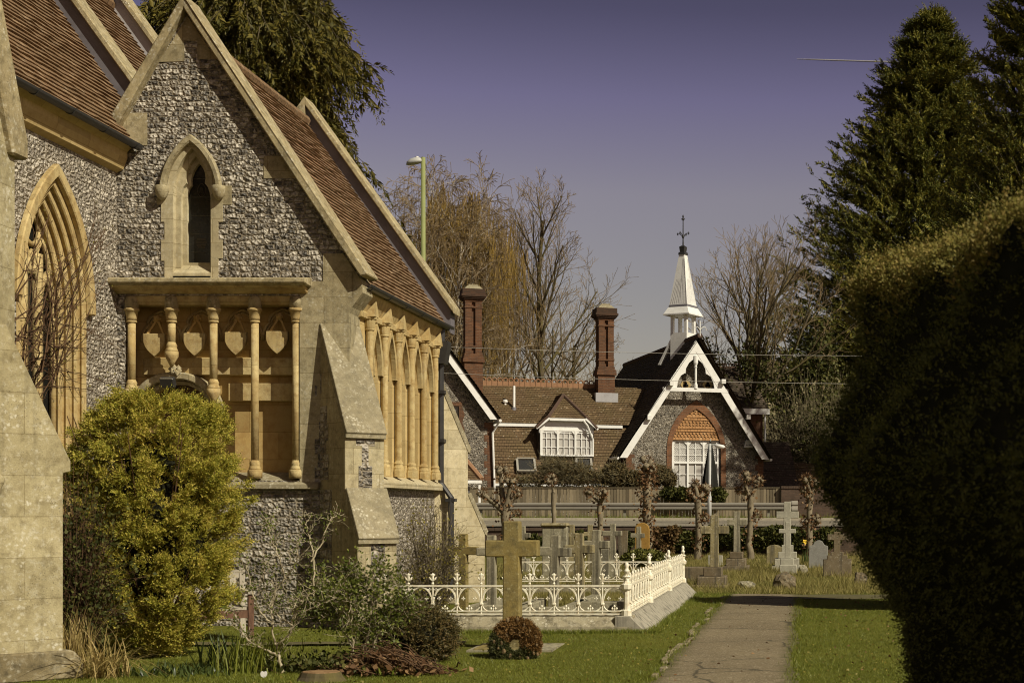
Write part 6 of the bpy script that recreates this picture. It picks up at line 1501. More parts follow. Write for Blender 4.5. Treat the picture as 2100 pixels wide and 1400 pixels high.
leafy_mass('ivy_clump', 'ivy spilling over the board fence below the school window', px_boxes([(1400, 1012, 22, 13), (1440, 1014, 24, 15), (1472, 1018, 16, 18), (1375, 1012, 20, 12)], 66.3), 3800, .15, 'ivy', 'ivy', None)
leafy_mass('ivy_bank', 'dark ivy bank covering the boundary wall behind the right hand graves', px_boxes([(x, 1104 + 6 * math.sin(x * .05), 30, 22) for x in range(1385, 1720, 26)], 55.4), 17000, .13, 'ivy', 'ivy', None)
leafy_mass('ivy_bank', 'brown and green ivy on the boundary wall behind the orange headstone', px_boxes([(1350, 1105, 20, 24), (1366, 1125, 18, 22), (1380, 1095, 18, 18)], 55.2), 3600, .11, 'brownivy', 'ivy', None)
leafy_mass('ivy_bank', 'patch of ivy on the boundary wall behind the large olive cross', px_boxes([(1095, 1112, 16, 16), (1105, 1120, 14, 18), (1190, 1100, 14, 12), (1285, 1110, 16, 20)], 55.3), 3000, .12, 'ivy', 'ivy', None)
leafy_mass('box_bush', 'low clipped green bush behind the back of the white railing', px_boxes([(1320, 1143, 42, 17), (1295, 1147, 22, 12), (1352, 1146, 18, 12)], 36.5), 6500, .07, 'yew', 'bush', None)
# verge
vx = rng.uniform(-22, 1.5, 9000); vy = rng.uniform(64.15, 64.95, 9000); V, Fq = blades(vx, vy, np.full(9000, 1.3), .17 + .16 * (rng.random(9000) < .1), .014, .5)
tag(np_mesh('verge_grass', [(V, Fq, 0)], M['grass']), 'strip of grass and weeds along the road verge', 'grass', None, 'stuff')

# ---- pollarded trees
def pollard(label, px, Y, ytop, ybase, seed, knobs, wpx=14, ivy=0, lean=0, side=()):
    b = P(px, ybase, Y); root = thing('pollarded_tree', label, 'tree', (b.x, Y, max(0, 0)), 'pollarded limes along the boundary wall'); rg_ = np.random.default_rng(seed)
    r = wpx * Y / F / 2; zf = lambda py: P(0, py, Y).z; xf = lambda p: P(p, 0, Y).x
    fork = knobs[0][3]; lines = []
    k = 8; zz_ = np.linspace(-.1, zf(fork), k); pts = np.stack([b.x + np.linspace(0, lean * Y / F, k) + rg_.normal(size=k) * r * .18, np.full(k, Y) + rg_.normal(size=k) * r * .2, zz_], 1); lines.append((pts, r * np.array([1.25, 1.1, 1.0, .95, 1.0, .95, .98, 1.02]) * rg_.uniform(.92, 1.1, k)))
    lf = []; kn = []
    for (kx, ky, kr, fy) in knobs:
        p0 = np.array([b.x + lean * Y / F, Y, zf(fy)]); p1 = np.array([xf(kx), Y + rg_.uniform(-.3, .3), zf(ky)]); mid = (p0 + p1) / 2 + np.array([0, 0, -.1]) + rg_.normal(size=3) * .06
        t = np.linspace(0, 1, 6)[:, None]; q = (1 - t) ** 2 * p0 + 2 * t * (1 - t) * mid + t ** 2 * p1; lines.append((q, r * np.linspace(.75, .5, 6)))
        kn.append((p1, kr * Y / F))
    for (kx, ky, kr) in side: kn.append((np.array([xf(kx), Y, zf(ky)]), kr * Y / F)); 
    for (kx, ky, kr) in side:
        p1 = np.array([xf(kx), Y, zf(ky)]); p0 = np.array([b.x, Y, zf(ky) - .2]); lines.append((np.linspace(p0, p1, 4), r * np.linspace(.5, .3, 4)))
    V, Fq = tubes_np(lines, 9); gr_ = [(V, Fq, 0)]
    for c, kr in kn:
        for i in range(7):
            o = rand_unit(1)[0] * kr * .65; V, Fq = blob(c + o, (kr * .42 * rg_.uniform(.7, 1.2),) * 3, 7, 5); gr_.append((V + rg_.normal(size=V.shape) * kr * .07, Fq, 0))
    np_mesh('trunk', gr_, M['pollard'], root, False)
    gq = []
    for c, kr in kn:
        m = 150; p = c + rand_unit(m) * kr * .8; d = unit(p - c + np.array([0, 0, .15]) * kr); gq.append(leaves(p, d, rng.uniform(.04, .15, m), rng.uniform(.008, .022, m)) + (0,))
    np_mesh('crown', gq, M['deadleaf'], root)
    if ivy: ivy_on(root, [(l[0], l[1]) for l in lines], (0, 0, 0), ivy, 9, .12, .9, 'ivy', 'deadleaf', .05, .02)
    return root
pollard('knobbly pollarded tree with three thick arms next to the far buttress', 1036, 54, 955, 1150, 1, ((1026, 962, 14, 1048), (1050, 985, 13, 1040), (985, 1010, 9, 1052), (1062, 1010, 9, 1045)), 17, 260, 0, ((1062, 1052, 6),))
pollard('slim single stemmed pollarded tree topped by one knob in front of the fence', 1135, 54, 970, 1150, 2, ((1131, 983, 13, 1010),), 9, 0, 0)
pollard('pollarded tree with one bent left arm in front of the fence', 1232, 54, 1000, 1150, 3, ((1206, 1008, 9, 1028), (1238, 1010, 10, 1028)), 12, 160, 0)
pollard('pollarded tree with an ivy wrapped trunk below a small knob', 1328, 54, 940, 1150, 4, ((1326, 950, 16, 990), (1338, 962, 9, 990)), 17, 900, 0)
pollard('pollarded tree with leafy knobs left of the short grey street lamp', 1432, 51.5, 985, 1146, 5, ((1424, 992, 9, 1024), (1445, 1003, 12, 1024), (1418, 1010, 8, 1024)), 14, 220, 0, ((1446, 1062, 7),))
pollard('pollarded tree with two chunky knobs right of the short grey street lamp', 1538, 51.5, 965, 1140, 6, ((1529, 978, 12, 1018), (1555, 985, 12, 1018), (1515, 1005, 6, 1010)), 13, 140, 0, ((1553, 1056, 8),))
pollard('pollarded tree with knobs all along its stem next to the clipped hedge', 1661, 51.5, 970, 1130, 7, ((1655, 982, 12, 1010), (1672, 992, 12, 1015), (1650, 1005, 9, 1020)), 13, 260, 0, ((1673, 1066, 11), (1650, 1070, 8)))

# ---- conifers
def conifer(name, label, base, height, rmax, seed, n=1000, prof=None, mat='cypress', leafL=.34, upcurve=.5, spray=12, sub=7, zmin=0.0, hang=0.0, leafW=.28, wild=.25, facing=None, whorl=0):
    rg_ = np.random.default_rng(seed); b = np.array(base, float); root = thing(name, label, 'tree', base)
    V, Fq = tubes_np([(np.array([[b[0], b[1], b[2] + height * t] for t in np.linspace(0, .97, 8)]), np.linspace(height * .022, .03, 8))], 8); np_mesh('trunk', [(V, Fq, 0)], M['bark'], root, True)
    prof = prof or (lambda t: (1 - t) ** .8)
    O = []; D = []; LL = []; lines = []
    for i in range(n):
        t = zmin + (1 - zmin) * (1 - rg_.random() ** .75)
        if whorl: t = min(.99, max(zmin, (round(t * height / whorl + .3 * math.sin(i)) * whorl + rg_.normal() * whorl * .13) / height))
        z = height * t; R_ = rmax * prof(t) * rg_.uniform(1 - wild, 1 + wild * .45); a = rg_.uniform(0, 6.283)
        if facing is not None and math.sin(a) > .55 and rg_.random() < .8: continue
        k = 6; s = np.linspace(0, 1, k); x = b[0] + math.cos(a) * R_ * s; y = b[1] + math.sin(a) * R_ * s; zz_ = b[2] + z + R_ * (upcurve * s ** 2 - .12 * s) - hang * R_ * s ** 2
        pts = np.stack([x, y, zz_], 1) + rg_.normal(size=(k, 3)) * R_ * .02; lines.append((pts, np.linspace(.035, .008, k)))
        tip = unit(pts[-1] - pts[-2])
        for j in range(sub):
            f = (.25 + .75 * (j + rg_.random()) / sub); q = f * (k - 1); aa = min(int(q), k - 2); p = pts[aa] + (pts[aa + 1] - pts[aa]) * (q - aa)
            dv = unit(tip + rg_.normal(size=3) * (np.array([.6, .6, .22]) if whorl else .55) + np.array([0, 0, (.12 if whorl else .25) - hang * 1.6])); O.append(p); D.append(dv); LL.append(rg_.uniform(.5, 1.1) * (.4 + .06 * rmax) * (1.15 - .35 * f) * (1.0 + .5 * hang))
    O = np.array(O); D = np.array(D); LL = np.array(LL)
    V, Fq = sprays(O, D, LL, spray, leafL, leafW, .8, hang * .5)
    V2, F2 = tubes_np(lines, 3); np_mesh('crown', [(V, Fq, 0), (V2, F2, 1)], [M[mat], M['bark']], root)
    return root
b = P(1905, 0, 100); conifer('cypress_tree', 'huge dark bushy cypress rising behind the clipped hedge', (b.x, 100, 1.3), 34.3, 12.9, 5, 2100, lambda t: min(1.0, (1 - t) ** .78 * 1.15) if t > .1 else .95, 'cypress', .30, .34, 26, 15, .17, 0, .17, .36, None, 1.5)
b = P(2140, 0, 67.4); conifer('cypress_tree', 'second dark cypress cut by the right edge of the frame', (b.x, 67.4, 1.3), 26.5, 6.2, 6, 1100, lambda t: (1 - t) ** .5, 'cypress', .22, .45, 26, 12, .30, 0, .17, .36, None, 1.2)
b = P(505, 0, 46); conifer('cedar_tree', 'tall evergreen with drooping foliage behind the church roof', (b.x, 46, 0), 27.0, 4.55, 8, 2900, lambda t: max(.12, 1.0 - max(0, t - .55) * 1.3) * (.80 + .2 * math.sin(t * 40)), 'cedar', .26, .10, 20, 11, .30, .62, .15, .28)

# ---- clipped yews
def yew_body(fn, nu, nv): 
    V = np.array([fn(u, v) for v in np.linspace(0, 1, nv) for u in np.linspace(0, 1, nu)]); idx = np.arange(nu * nv).reshape(nv, nu)
    return V, np.stack([idx[:-1, :-1], idx[:-1, 1:], idx[1:, 1:], idx[1:, :-1]], -1).reshape(-1, 4)
def clothe(V, Fq, n, L, k, leafL, leafW, inset=.06, outward=1.0):
    a, b_, c, d = (V[Fq[:, i]] for i in range(4)); nr = np.cross(c - a, d - b_); ar = np.linalg.norm(nr, axis=1); nr = unit(nr); ids = rng.choice(len(Fq), n, p=ar / ar.sum()); u, v = rng.random((2, n, 1))
    p = (a[ids] * (1 - u) + b_[ids] * u) * (1 - v) + (d[ids] * (1 - u) + c[ids] * u) * v; N = nr[ids]; return p, N
# hedge: swept along a line, far end rounded
h0, h1 = np.array([0.62, 8.3]), np.array([2.35, 2.2]); hd_ = (h1 - h0) / np.linalg.norm(h1 - h0); hn_ = np.array([-hd_[1], hd_[0]]) * 1.0
if hn_[0] > 0: hn_ = -hn_
prof_ = np.array([(.48, 0), (.34, .70), (.22, 1.15), (.02, 1.45), (-.18, 1.75), (-.28, 2.02), (-.14, 2.32), (.02, 2.65), (.07, 2.98), (.12, 3.10), (.27, 3.17), (.62, 3.19), (1.0, 3.20), (1.4, 3.12), (1.7, 2.9), (1.82, 2.3), (1.6, 1.2), (1.35, 0)])
pl_ = np.concatenate([[0], np.cumsum(np.linalg.norm(np.diff(prof_, axis=0), axis=1))]); pl_ /= pl_[-1]
def hedge_fn(u, v):
    """u round the section from the path side foot over the top, v along the row from its rounded far end"""
    s = -.45 + v * 7.2; l, z = np.interp(u, pl_, prof_[:, 0]), np.interp(u, pl_, prof_[:, 1])
    cap = 1.0 if s > .25 else max(0.0, 1 - ((.25 - s) / .70) ** 2.6) ** .45
    l = .9 + (l - .9) * cap; z = z * (1 - .03 * (1 - cap)) * (1 - .012 * max(0, s))
    x = .255 + .262 * s + .965 * l; y = 8.5 - .965 * s + .262 * l
    lump = .035 * math.sin(y * 3.1 + z * 2.3) + .03 * math.sin(z * 5.1 + y * 5.7 + l)
    return (x - .9 * lump, y - .3 * lump, z + lump * .6 - .01)
V, Fq = yew_body(hedge_fn, 70, 70)
hroot = thing('clipped_hedge', 'massive dark clipped yew hedge filling the near right of the frame', 'hedge', (1.4, 5.5, 0))
p, N = clothe(V, Fq, 30000, 0, 0, 0, 0)
cen = V.mean(0); flip = np.sign(((p - cen) * N).sum(1, keepdims=True)); flip[flip == 0] = 1; N = N * flip
dirs = unit(N + rand_unit(len(p)) * .75 + np.array([0, 0, .25])); top = (N[:, 2] > .15) & (p[:, 2] + rng.normal(size=len(p)) * .07 + .05 * np.sin(p[:, 1] * 4.1) > 2.93)  # top: sprays that take the sunlit leaf colour
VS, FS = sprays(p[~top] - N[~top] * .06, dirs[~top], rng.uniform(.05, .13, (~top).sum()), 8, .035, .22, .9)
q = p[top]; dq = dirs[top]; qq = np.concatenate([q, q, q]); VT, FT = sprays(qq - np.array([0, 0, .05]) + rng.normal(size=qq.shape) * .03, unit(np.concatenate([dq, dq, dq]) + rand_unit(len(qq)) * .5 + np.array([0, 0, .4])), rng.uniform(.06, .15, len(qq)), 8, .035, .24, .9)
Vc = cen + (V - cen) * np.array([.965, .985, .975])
np_mesh('foliage', [(VS, FS, 0), (VT, FT, 1), (Vc, Fq, 2)], [M['yew'], M['yew_sunlit'], M['darkcore']], hroot)
# second clipped yew, mostly hidden behind the hedge: its shadow crosses the path
V, Fq = blob((2.35, 26.0, 2.1), (1.35, 1.35, 2.15), 20, 12); p, N = clothe(V, Fq, 9000, 0, 0, 0, 0); N = unit(p - np.array([2.35, 26, 2.1])); VS, FS = sprays(p - N * .08, unit(N + rand_unit(len(p)) * .7), .18, 7, .07, .25, .9)
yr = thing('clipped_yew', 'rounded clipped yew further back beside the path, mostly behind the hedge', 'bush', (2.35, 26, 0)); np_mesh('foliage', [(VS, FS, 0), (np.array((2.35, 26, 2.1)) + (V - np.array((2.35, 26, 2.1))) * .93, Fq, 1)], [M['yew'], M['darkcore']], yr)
mb = MB(); mb.tube([(2.35, 26, 0), (2.35, 26, .6)], .12, 8); mb.build('trunk', M['bark'], yr)

# ---- golden bush
YG = 17.4; gc_ = P(316, 0, YG); gk = YG / F
def golden(label):
    root = thing('golden_cypress', label, 'bush', (gc_.x, YG, 0)); O = []; D = []
    # outline half widths by photo row
    rows = [(800, 52), (830, 108), (870, 138), (920, 158), (960, 172), (1020, 166), (1080, 160), (1140, 164), (1200, 158), (1250, 142), (1290, 110), (1325, 72), (1345, 40)]
    ry = np.array([r[0] for r in rows], float); rw = np.array([r[1] for r in rows], float)
    def tufts(n, shrink, m, sl):
        py = rng.uniform(812, 1335, n); hw_ = np.maximum(.05, (np.interp(py, ry, rw) - 20) * gk) * shrink; a = rng.uniform(0, 2 * np.pi, n)
        keep = ~((np.sin(a) > .5) & (rng.random(n) < .75)); py, hw_, a = py[keep], hw_[keep], a[keep]
        lump = 1 + .08 * np.sin(a * 5 + py * .03) + rng.normal(size=len(a)) * .07
        x = gc_.x + np.cos(a) * hw_ * lump + (1000 - py) * .02 * gk; y = YG + np.sin(a) * hw_ * lump * .85; z = H - (py - CY) * gk
        O = np.stack([x, y, z], 1); d = unit(np.stack([np.cos(a), np.sin(a), np.full(len(a), .55)], 1) + rand_unit(len(a)) * .45); O = O - d * .18
        # each tuft is a plume: sprays set along a short stem, longest at its tip
        t_ = rng.random((len(O), m, 1)) ** .8; side = unit(rng.normal(size=(len(O), m, 3))); side -= d[:, None, :] * (side * d[:, None, :]).sum(-1, keepdims=True)
        sz = rng.uniform(.7, 1.3, (len(O), 1, 1)); O2 = (O[:, None, :] + d[:, None, :] * t_ * .24 * sz + side * (1 - .75 * t_) * .10 * sz * rng.random((len(O), m, 1)) ** .5).reshape(-1, 3)
        D2 = unit((d[:, None, :] + side * (.75 - .45 * t_) + rng.normal(size=(len(O), m, 3)) * .25).reshape(-1, 3))
        return sprays(O2, D2, rng.uniform(.07, .15, len(O2)) * sl, 9, .042, .20, .8)
    V, Fq = tufts(760, 1.0, 46, 1.0); Vi, Fi = tufts(420, .74, 26, 1.3)
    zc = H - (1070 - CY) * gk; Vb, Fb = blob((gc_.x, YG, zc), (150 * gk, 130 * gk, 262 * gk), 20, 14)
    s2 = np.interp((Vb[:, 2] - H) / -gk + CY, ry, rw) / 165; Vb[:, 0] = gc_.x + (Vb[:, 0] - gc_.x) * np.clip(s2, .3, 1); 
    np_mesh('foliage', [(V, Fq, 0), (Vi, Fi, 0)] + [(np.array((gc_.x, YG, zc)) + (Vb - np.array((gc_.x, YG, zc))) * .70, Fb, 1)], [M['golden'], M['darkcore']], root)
    lines = []
    for i in range(60):
        a = rng.uniform(0, 6.28); t = np.linspace(0, 1, 5); hh = rng.uniform(.5, 2.9); rr = rng.uniform(.3, .95); lines.append((np.stack([gc_.x + math.cos(a) * rr * t, YG + math.sin(a) * rr * t, .02 + hh * t], 1), np.linspace(.02, .005, 5)))
    V, Fq = tubes_np(lines, 4); np_mesh('branches', [(V, Fq, 0)], M['redbark'], root); return root
golden('big golden green conifer bush in front of the carved arcade')
bush_twigs('rosemary_bush', 'grey green wispy bush between the near buttress and the golden conifer', (P(152, 0, 16.1).x, 16.1, 0), 2.3, .42, 301, 170, 'redbark', 'ivy', 5200, .05, 'shrub', None, .006, .75, 4)

# ---- bare climber twigs across the nave window
tb = P(-60, 900, 16.9); lines = []; rg_ = np.random.default_rng(77)
for i in range(46):
    p0 = np.array(P(rg_.uniform(-40, 120), rg_.uniform(620, 880), 16.9 + rg_.uniform(-.3, .6))); tx, ty = rg_.uniform(60, 255), 0
    p1 = np.array(P(tx, rg_.uniform(420, 830), 17.4 + rg_.uniform(-.4, .8))); t = np.linspace(0, 1, 8)[:, None]; q = p0 + (p1 - p0) * t + np.array([0, 0, .18]) * (t * (1 - t)) * 4 * rg_.uniform(-.7, 1) + rg_.normal(size=(8, 3)) * .012; q[0] = p0
    lines.append((q, np.linspace(.010, .0028, 8)))
    for j in range(7):
        k = rg_.integers(2, 7); e = unit((p1 - p0)[None, :] * .8 + rg_.normal(size=(1, 3)) * .55)[0]; l = rg_.uniform(.15, .5); lines.append((q[k] + e[None, :] * np.linspace(0, l, 4)[:, None] + rg_.normal(size=(4, 3)) * .008, np.linspace(.0045, .0018, 4)))
ro = thing('bare_climber', 'leafless reddish twigs arching across the tall traceried window', 'shrub', (P(-20, 0, 16.6).x, 16.6, 0))
for k in range(6): a = np.array([P(-20, 0, 16.6).x + rg_.normal() * .1, 16.6, 0.0]); c = np.array(P(rg_.uniform(-30, 40), rg_.uniform(680, 860), 16.9)); lines.append((np.linspace(a, c, 6), np.linspace(.022, .010, 6)))
V, Fq = tubes_np(lines, 4); np_mesh('stems', [(V, Fq, 0)], M['redbark'], ro)
tipp = np.array([l[0][-1] for l in lines if len(l[0]) == 4]); V, Fq = leaves(tipp, rand_unit(len(tipp)), .03, .009); np_mesh('buds', [(V, Fq, 0)], M['budleaf'], ro)

# ---- foreground shrubs
def limb_shrub(name, label, Y, limbs, mat, leafmat, leafn, leafs, seed, r0=.022, twigs=5, twl=.22, twr=.004, group=None, spread_leaf=.05):
    """limbs: polylines in photo pixels, grown as tapering branches at distance Y, with twigs and leaves"""
    rg_ = np.random.default_rng(seed); lines = []; b = P(*limbs[0][0], Y)
    tw = []
    for lb in limbs:
        off = rg_.uniform(-.22, .22); n = len(lb); pts = np.array([P(px + rg_.normal() * 1.2, py, Y + off * i / max(1, n - 1)) for i, (px, py) in enumerate(lb)])
        tt = np.linspace(0, n - 1, 4 * (n - 1) + 1); pts = np.stack([np.interp(tt, np.arange(n), pts[:, i]) for i in range(3)], 1) + rg_.normal(size=(len(tt), 3)) * .007
        rr = r0 if lb is limbs[0] else (r0 * .5 if lb[0][1] > 1330 else r0 * .36); rad = np.linspace(rr, max(.0045, rr * .25), len(tt)); lines.append((pts, rad)); m = int(twigs * (n - 1))
        for j in range(m):
            k = rg_.integers(len(tt) // 3, len(tt)); e = unit(pts[min(k + 1, len(tt) - 1)] - pts[max(0, k - 1)] + rg_.normal(size=3) * .7 + np.array([0, 0, .25])); l = twl * rg_.uniform(.3, 1.2)
            q = pts[k] + e[None, :] * np.linspace(0, l, 5)[:, None] + rg_.normal(size=(5, 3)) * l * .05; q[0] = pts[k]; tw.append((q, np.linspace(twr, twr * .45, 5)))
            for _ in range(2):
                e2 = unit(e + rg_.normal(size=3) * .7 + np.array([0, 0, .3])); q2 = q[rg_.integers(2, 5)] + e2[None, :] * np.linspace(0, l * .5, 3)[:, None]; tw.append((q2, np.linspace(twr * .7, twr * .35, 3)))
    root = thing(name, label, 'shrub', (b.x, Y, 0), group)
    V, Fq = tubes_np(lines, 7); V2, F2 = tubes_np(tw, 3); np_mesh('stems', [(V, Fq, 0), (V2, F2, 0)], M[mat], root, True)
    if leafn:
        ids = rng.integers(0, len(tw), leafn); p = np.array([tw[i][0][rng.integers(1, len(tw[i][0]))] for i in ids]) + rng.normal(size=(leafn, 3)) * spread_leaf * .4
        V, Fq = leaves(p, unit(rand_unit(leafn) + np.array([0, 0, .4])), rng.uniform(.55, 1.3, leafn) * leafs, rng.uniform(.22, .4, leafn) * leafs); np_mesh('leaves', [(V, Fq, 0)], M[leafmat], root)
    return root
limb_shrub('pale_stemmed_shrub', 'almost bare shrub with crooked pale stems in front of the bench', 15.6, [
    [(590, 1420), (582, 1385), (573, 1345), (566, 1320)], [(570, 1345), (545, 1330), (520, 1322), (500, 1300), (492, 1270), (478, 1245)], [(566, 1320), (560, 1280), (555, 1240), (566, 1205), (590, 1180)],
    [(566, 1322), (590, 1305), (604, 1285), (606, 1255), (625, 1225), (650, 1210)], [(560, 1280), (535, 1255), (520, 1225), (512, 1190), (505, 1165)], [(555, 1245), (565, 1210), (585, 1185), (575, 1150), (560, 1115), (552, 1080), (545, 1062)],
    [(585, 1185), (600, 1165), (612, 1140), (608, 1110)], [(604, 1285), (570, 1260), (545, 1225), (540, 1190), (545, 1150)], [(640, 1200), (645, 1150), (640, 1110), (628, 1075), (640, 1050)], [(640, 1150), (660, 1110), (675, 1070), (690, 1055)], [(590, 1305), (600, 1260), (610, 1220), (640, 1200), (660, 1190)], [(606, 1255), (640, 1248), (665, 1235), (690, 1225)]],
    'palebark', 'shrubleaf', 1500, .034, 5, .029, 6, .14, .0045)
limb_shrub('leafy_shrub', 'upright shrub with fresh green leaves beside the tree stump', 15.9, [
    [(740, 1420), (752, 1380), (764, 1330), (775, 1300), (800, 1262), (812, 1230)], [(725, 1400), (727, 1340), (722, 1290), (722, 1240), (700, 1200)], [(748, 1400), (750, 1320), (760, 1260), (765, 1200), (768, 1165)], [(730, 1330), (700, 1290), (680, 1260), (660, 1240)], [(764, 1330), (790, 1280), (820, 1250), (838, 1225)],
    [(722, 1290), (690, 1240), (665, 1215), (650, 1200)], [(760, 1260), (735, 1215), (720, 1190), (712, 1172)], [(765, 1230), (795, 1200), (810, 1185)], [(722, 1240), (740, 1205), (742, 1175)], [(680, 1260), (655, 1262), (640, 1240)]],
    'palebark', 'shrubleaf', 5200, .042, 6, .026, 12, .22, .004, None, .09)
Yx = 16.9; c = P(842, 1305, Yx); k = Yx / F; V, Fq = blob(c, (96 * k, .5, 62 * k), 22, 12); p, N = clothe(V, Fq, 3800, 0, 0, 0, 0); N = unit(p - np.array(c)); p = p + N * rng.normal(size=(len(p), 1)) * .03; VS, FS = sprays(p - N * .07, unit(N + rand_unit(len(p)) * .7 + np.array([0, 0, .2])), rng.uniform(.07, .16, len(p)), 9, .045, .22, .9)
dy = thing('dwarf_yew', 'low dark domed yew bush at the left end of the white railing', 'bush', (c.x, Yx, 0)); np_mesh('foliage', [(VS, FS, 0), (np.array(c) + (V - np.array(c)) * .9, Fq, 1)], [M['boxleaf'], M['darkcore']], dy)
mb = MB(); mb.tube([(c.x, Yx, 0), (c.x, Yx, .3)], .08, 7); mb.build('trunk', M['bark'], dy)
b = P(872, 0, 23.9); bush_twigs('wall_shrub', 'twiggy leafless shrub against the side wall below the lancets', (-6.12, 23.9, 0), 2.05, .60, 401, 130, 'limb', 'budleaf', 2000, .045, 'shrub', None, .009, .68, 6)
# ---- irises, straw tuft, ground leaves
def blade_clump(name, label, px, Y, n, h, wdt, lean, mat, seed, spread, cat='plant', droop=.25, group=None):
    rg_ = np.random.default_rng(seed); c = P(px, 0, Y); gs_ = []
    for i in range(n):
        a = rg_.uniform(0, 6.28); L = h * rg_.uniform(.6, 1.15); k = 6; t = np.linspace(0, 1, k); ln = lean * rg_.uniform(.2, 1.2); rr = L * ln * t ** 1.6; zz_ = L * (t - droop * ln * t ** 2.4); b0 = np.array([c.x + rg_.normal() * spread, Y + rg_.normal() * spread, 0]); ct = np.stack([b0[0] + math.cos(a) * rr, b0[1] + math.sin(a) * rr, np.maximum(.01, zz_)], 1); s_ = np.array([-math.sin(a), math.cos(a), 0]); w_ = wdt * (1 - t ** 2.2)[:, None] + .0008
        V = np.concatenate([ct - s_ * w_, ct + s_ * w_]); Fq = np.array([(j, j + 1, k + j + 1, k + j) for j in range(k - 1)]); gs_.append((V, Fq, 0))
    return tag(np_mesh(name, gs_, M[mat]), label, cat, group)
blade_clump('iris_clump', 'dark green iris blades left of the crooked pale shrub', 455, 16.2, 46, .40, .017, .55, 'iris', 5, .14)
blade_clump('daffodil_clump', 'dense upright green leaf blades at the foot of the crooked pale shrub', 525, 15.8, 260, .42, .006, .5, 'grass', 6, .19)
blade_clump('straw_grass_tuft', 'tuft of arching straw coloured grass beside the near buttress', 222, 15.3, 150, .62, .006, 1.25, 'straw', 7, .11, 'plant', .75)
blade_clump('dry_grass_clump', 'dry brown upright stems squeezed between buttress and golden conifer', 158, 15.6, 120, .75, .005, .45, 'straw', 8, .10)
blade_clump('leaf_rosette', 'small grey green leaf rosettes in front of the golden conifer', 330, 15.5, 60, .16, .012, .9, 'iris', 9, .16)
blade_clump('leaf_rosette', 'grey green ground cover rosettes left of the iris blades', 405, 15.5, 90, .13, .012, .9, 'iris', 10, .22)
blade_clump('daffodil', 'single daffodil plant in front of the ivy bank between headstones', 1652, 47, 14, .5, .02, .35, 'iris', 12, .08)
d_ = bpy.data.objects['daffodil']; M['yellow'] = m_plain('yellow_petals', (0.62, 0.42, 0.03), .6, .2, .1); c = P(1651, 1110, 47); V, Fq = leaves(np.array([c] * 9), rand_unit(9), .10, .04); np_mesh('petals', [(V, Fq, 0)], M['yellow'], d_)
blade_clump('primrose', 'pale primrose plant in the grass at the end of the brushwood heap', 805, 15.6, 40, .12, .014, .9, 'grass', 13, .10)
# dark ground ivy and dead leaves round the stump
n = 2000; q = rng.normal(size=(n, 2)) * np.array([.36, .16]); p = np.stack([P(672, 0, 15.6).x + q[:, 0], 15.9 + q[:, 1], np.abs(rng.normal(size=n)) * .06 + .02], 1); V, Fq = leaves(p, unit(rand_unit(n) + np.array([0, 0, .6])), rng.uniform(.04, .08, n), rng.uniform(.014, .03, n)); tag(np_mesh('ground_ivy', [(V, Fq, 0)], M['ivy']), 'dark ivy ground cover round the tree stump', 'ground cover', None, 'stuff')
lines = []; rg_ = np.random.default_rng(4)
for i in range(190):
    c0 = np.array([P(790, 0, 15.7).x + rg_.normal() * .30, 15.75 + rg_.normal() * .18, 0]); hh = max(0, .26 - abs(c0[0] - P(785, 0, 15.7).x) * .42); a = rg_.uniform(-.5, .5) + (0 if rg_.random() < .6 else 1.5); L = rg_.uniform(.12, .45); t = np.linspace(-.5, .5, 6); p = np.stack([c0[0] + math.cos(a) * L * t, c0[1] + math.sin(a) * L * t, .02 + rg_.random() * hh + .07 * (1 - (2 * t) ** 2) * rg_.random() - t * .12], 1); p[:, 2] = np.maximum(.008, p[:, 2]); lines.append((p, np.full(6, rg_.uniform(.003, .010))))
n = 700; q = rng.normal(size=(n, 2)) * np.array([.30, .16]); zc = np.maximum(0.02, .24 - np.abs(q[:, 0]) * .42) * rng.random(n); pl = np.stack([P(788, 0, 15.7).x + q[:, 0], 15.72 + q[:, 1], zc + .01], 1)
V, Fq = tubes_np(lines, 4); V2, F2 = leaves(pl, rand_unit(n), rng.uniform(.05, .11, n), rng.uniform(.015, .035, n))
tag(np_mesh('brushwood_heap', [(V, Fq, 0), (V2, F2, 1)], [M['redbark'], M['deadleaf']]), 'heap of dead brown stems and leaves at the foot of the green shrub', 'brushwood')
M['cutwood'] = m_bark('cut_wood', (0.30, 0.19, 0.10), (0.17, 0.10, 0.05), 12)
sx = P(655, 0, 15.0).x; mb = MB(); mb.lathe((sx, 15.05), [(.27, -.02), (.22, .04), (.20, .085)], 14, 0, .2, .8); st = mb.build('tree_stump', M['bark'], smooth=False); tag(st, 'low sawn tree stump with a pale top in front of the shrubs', 'tree stump'); mb = MB(); mb.lathe((sx, 15.05), [(.19, .084), (.187, .092), (.0, .096)], 14, 0, .2, .8); mb.build('sawn_top', M['cutwood'], st)
# heart plaque
hx = P(541, 1383, 15.2); mb = MB(); pts = [(.034 * 16 * math.sin(t) ** 3 / 16, .10 * (13 * math.cos(t) - 5 * math.cos(2 * t) - 2 * math.cos(3 * t) - math.cos(4 * t)) / 30) for t in np.linspace(0, 6.283, 25)[:-1]]
mb.prism([(hx.x + a, hx.z + b) for a, b in pts], lambda a, b, d: (a, 15.2 + d, b), -.005, .005); hp = mb.build('heart_plaque', M['white']); tag(hp, 'small white heart shaped plaque on a stick in the grass', 'plaque'); mb = MB(); mb.tube([(hx.x, 15.21, -.03), (hx.x, 15.21, hx.z)], .005, 5); mb.build('stick', M['palebark'], hp)
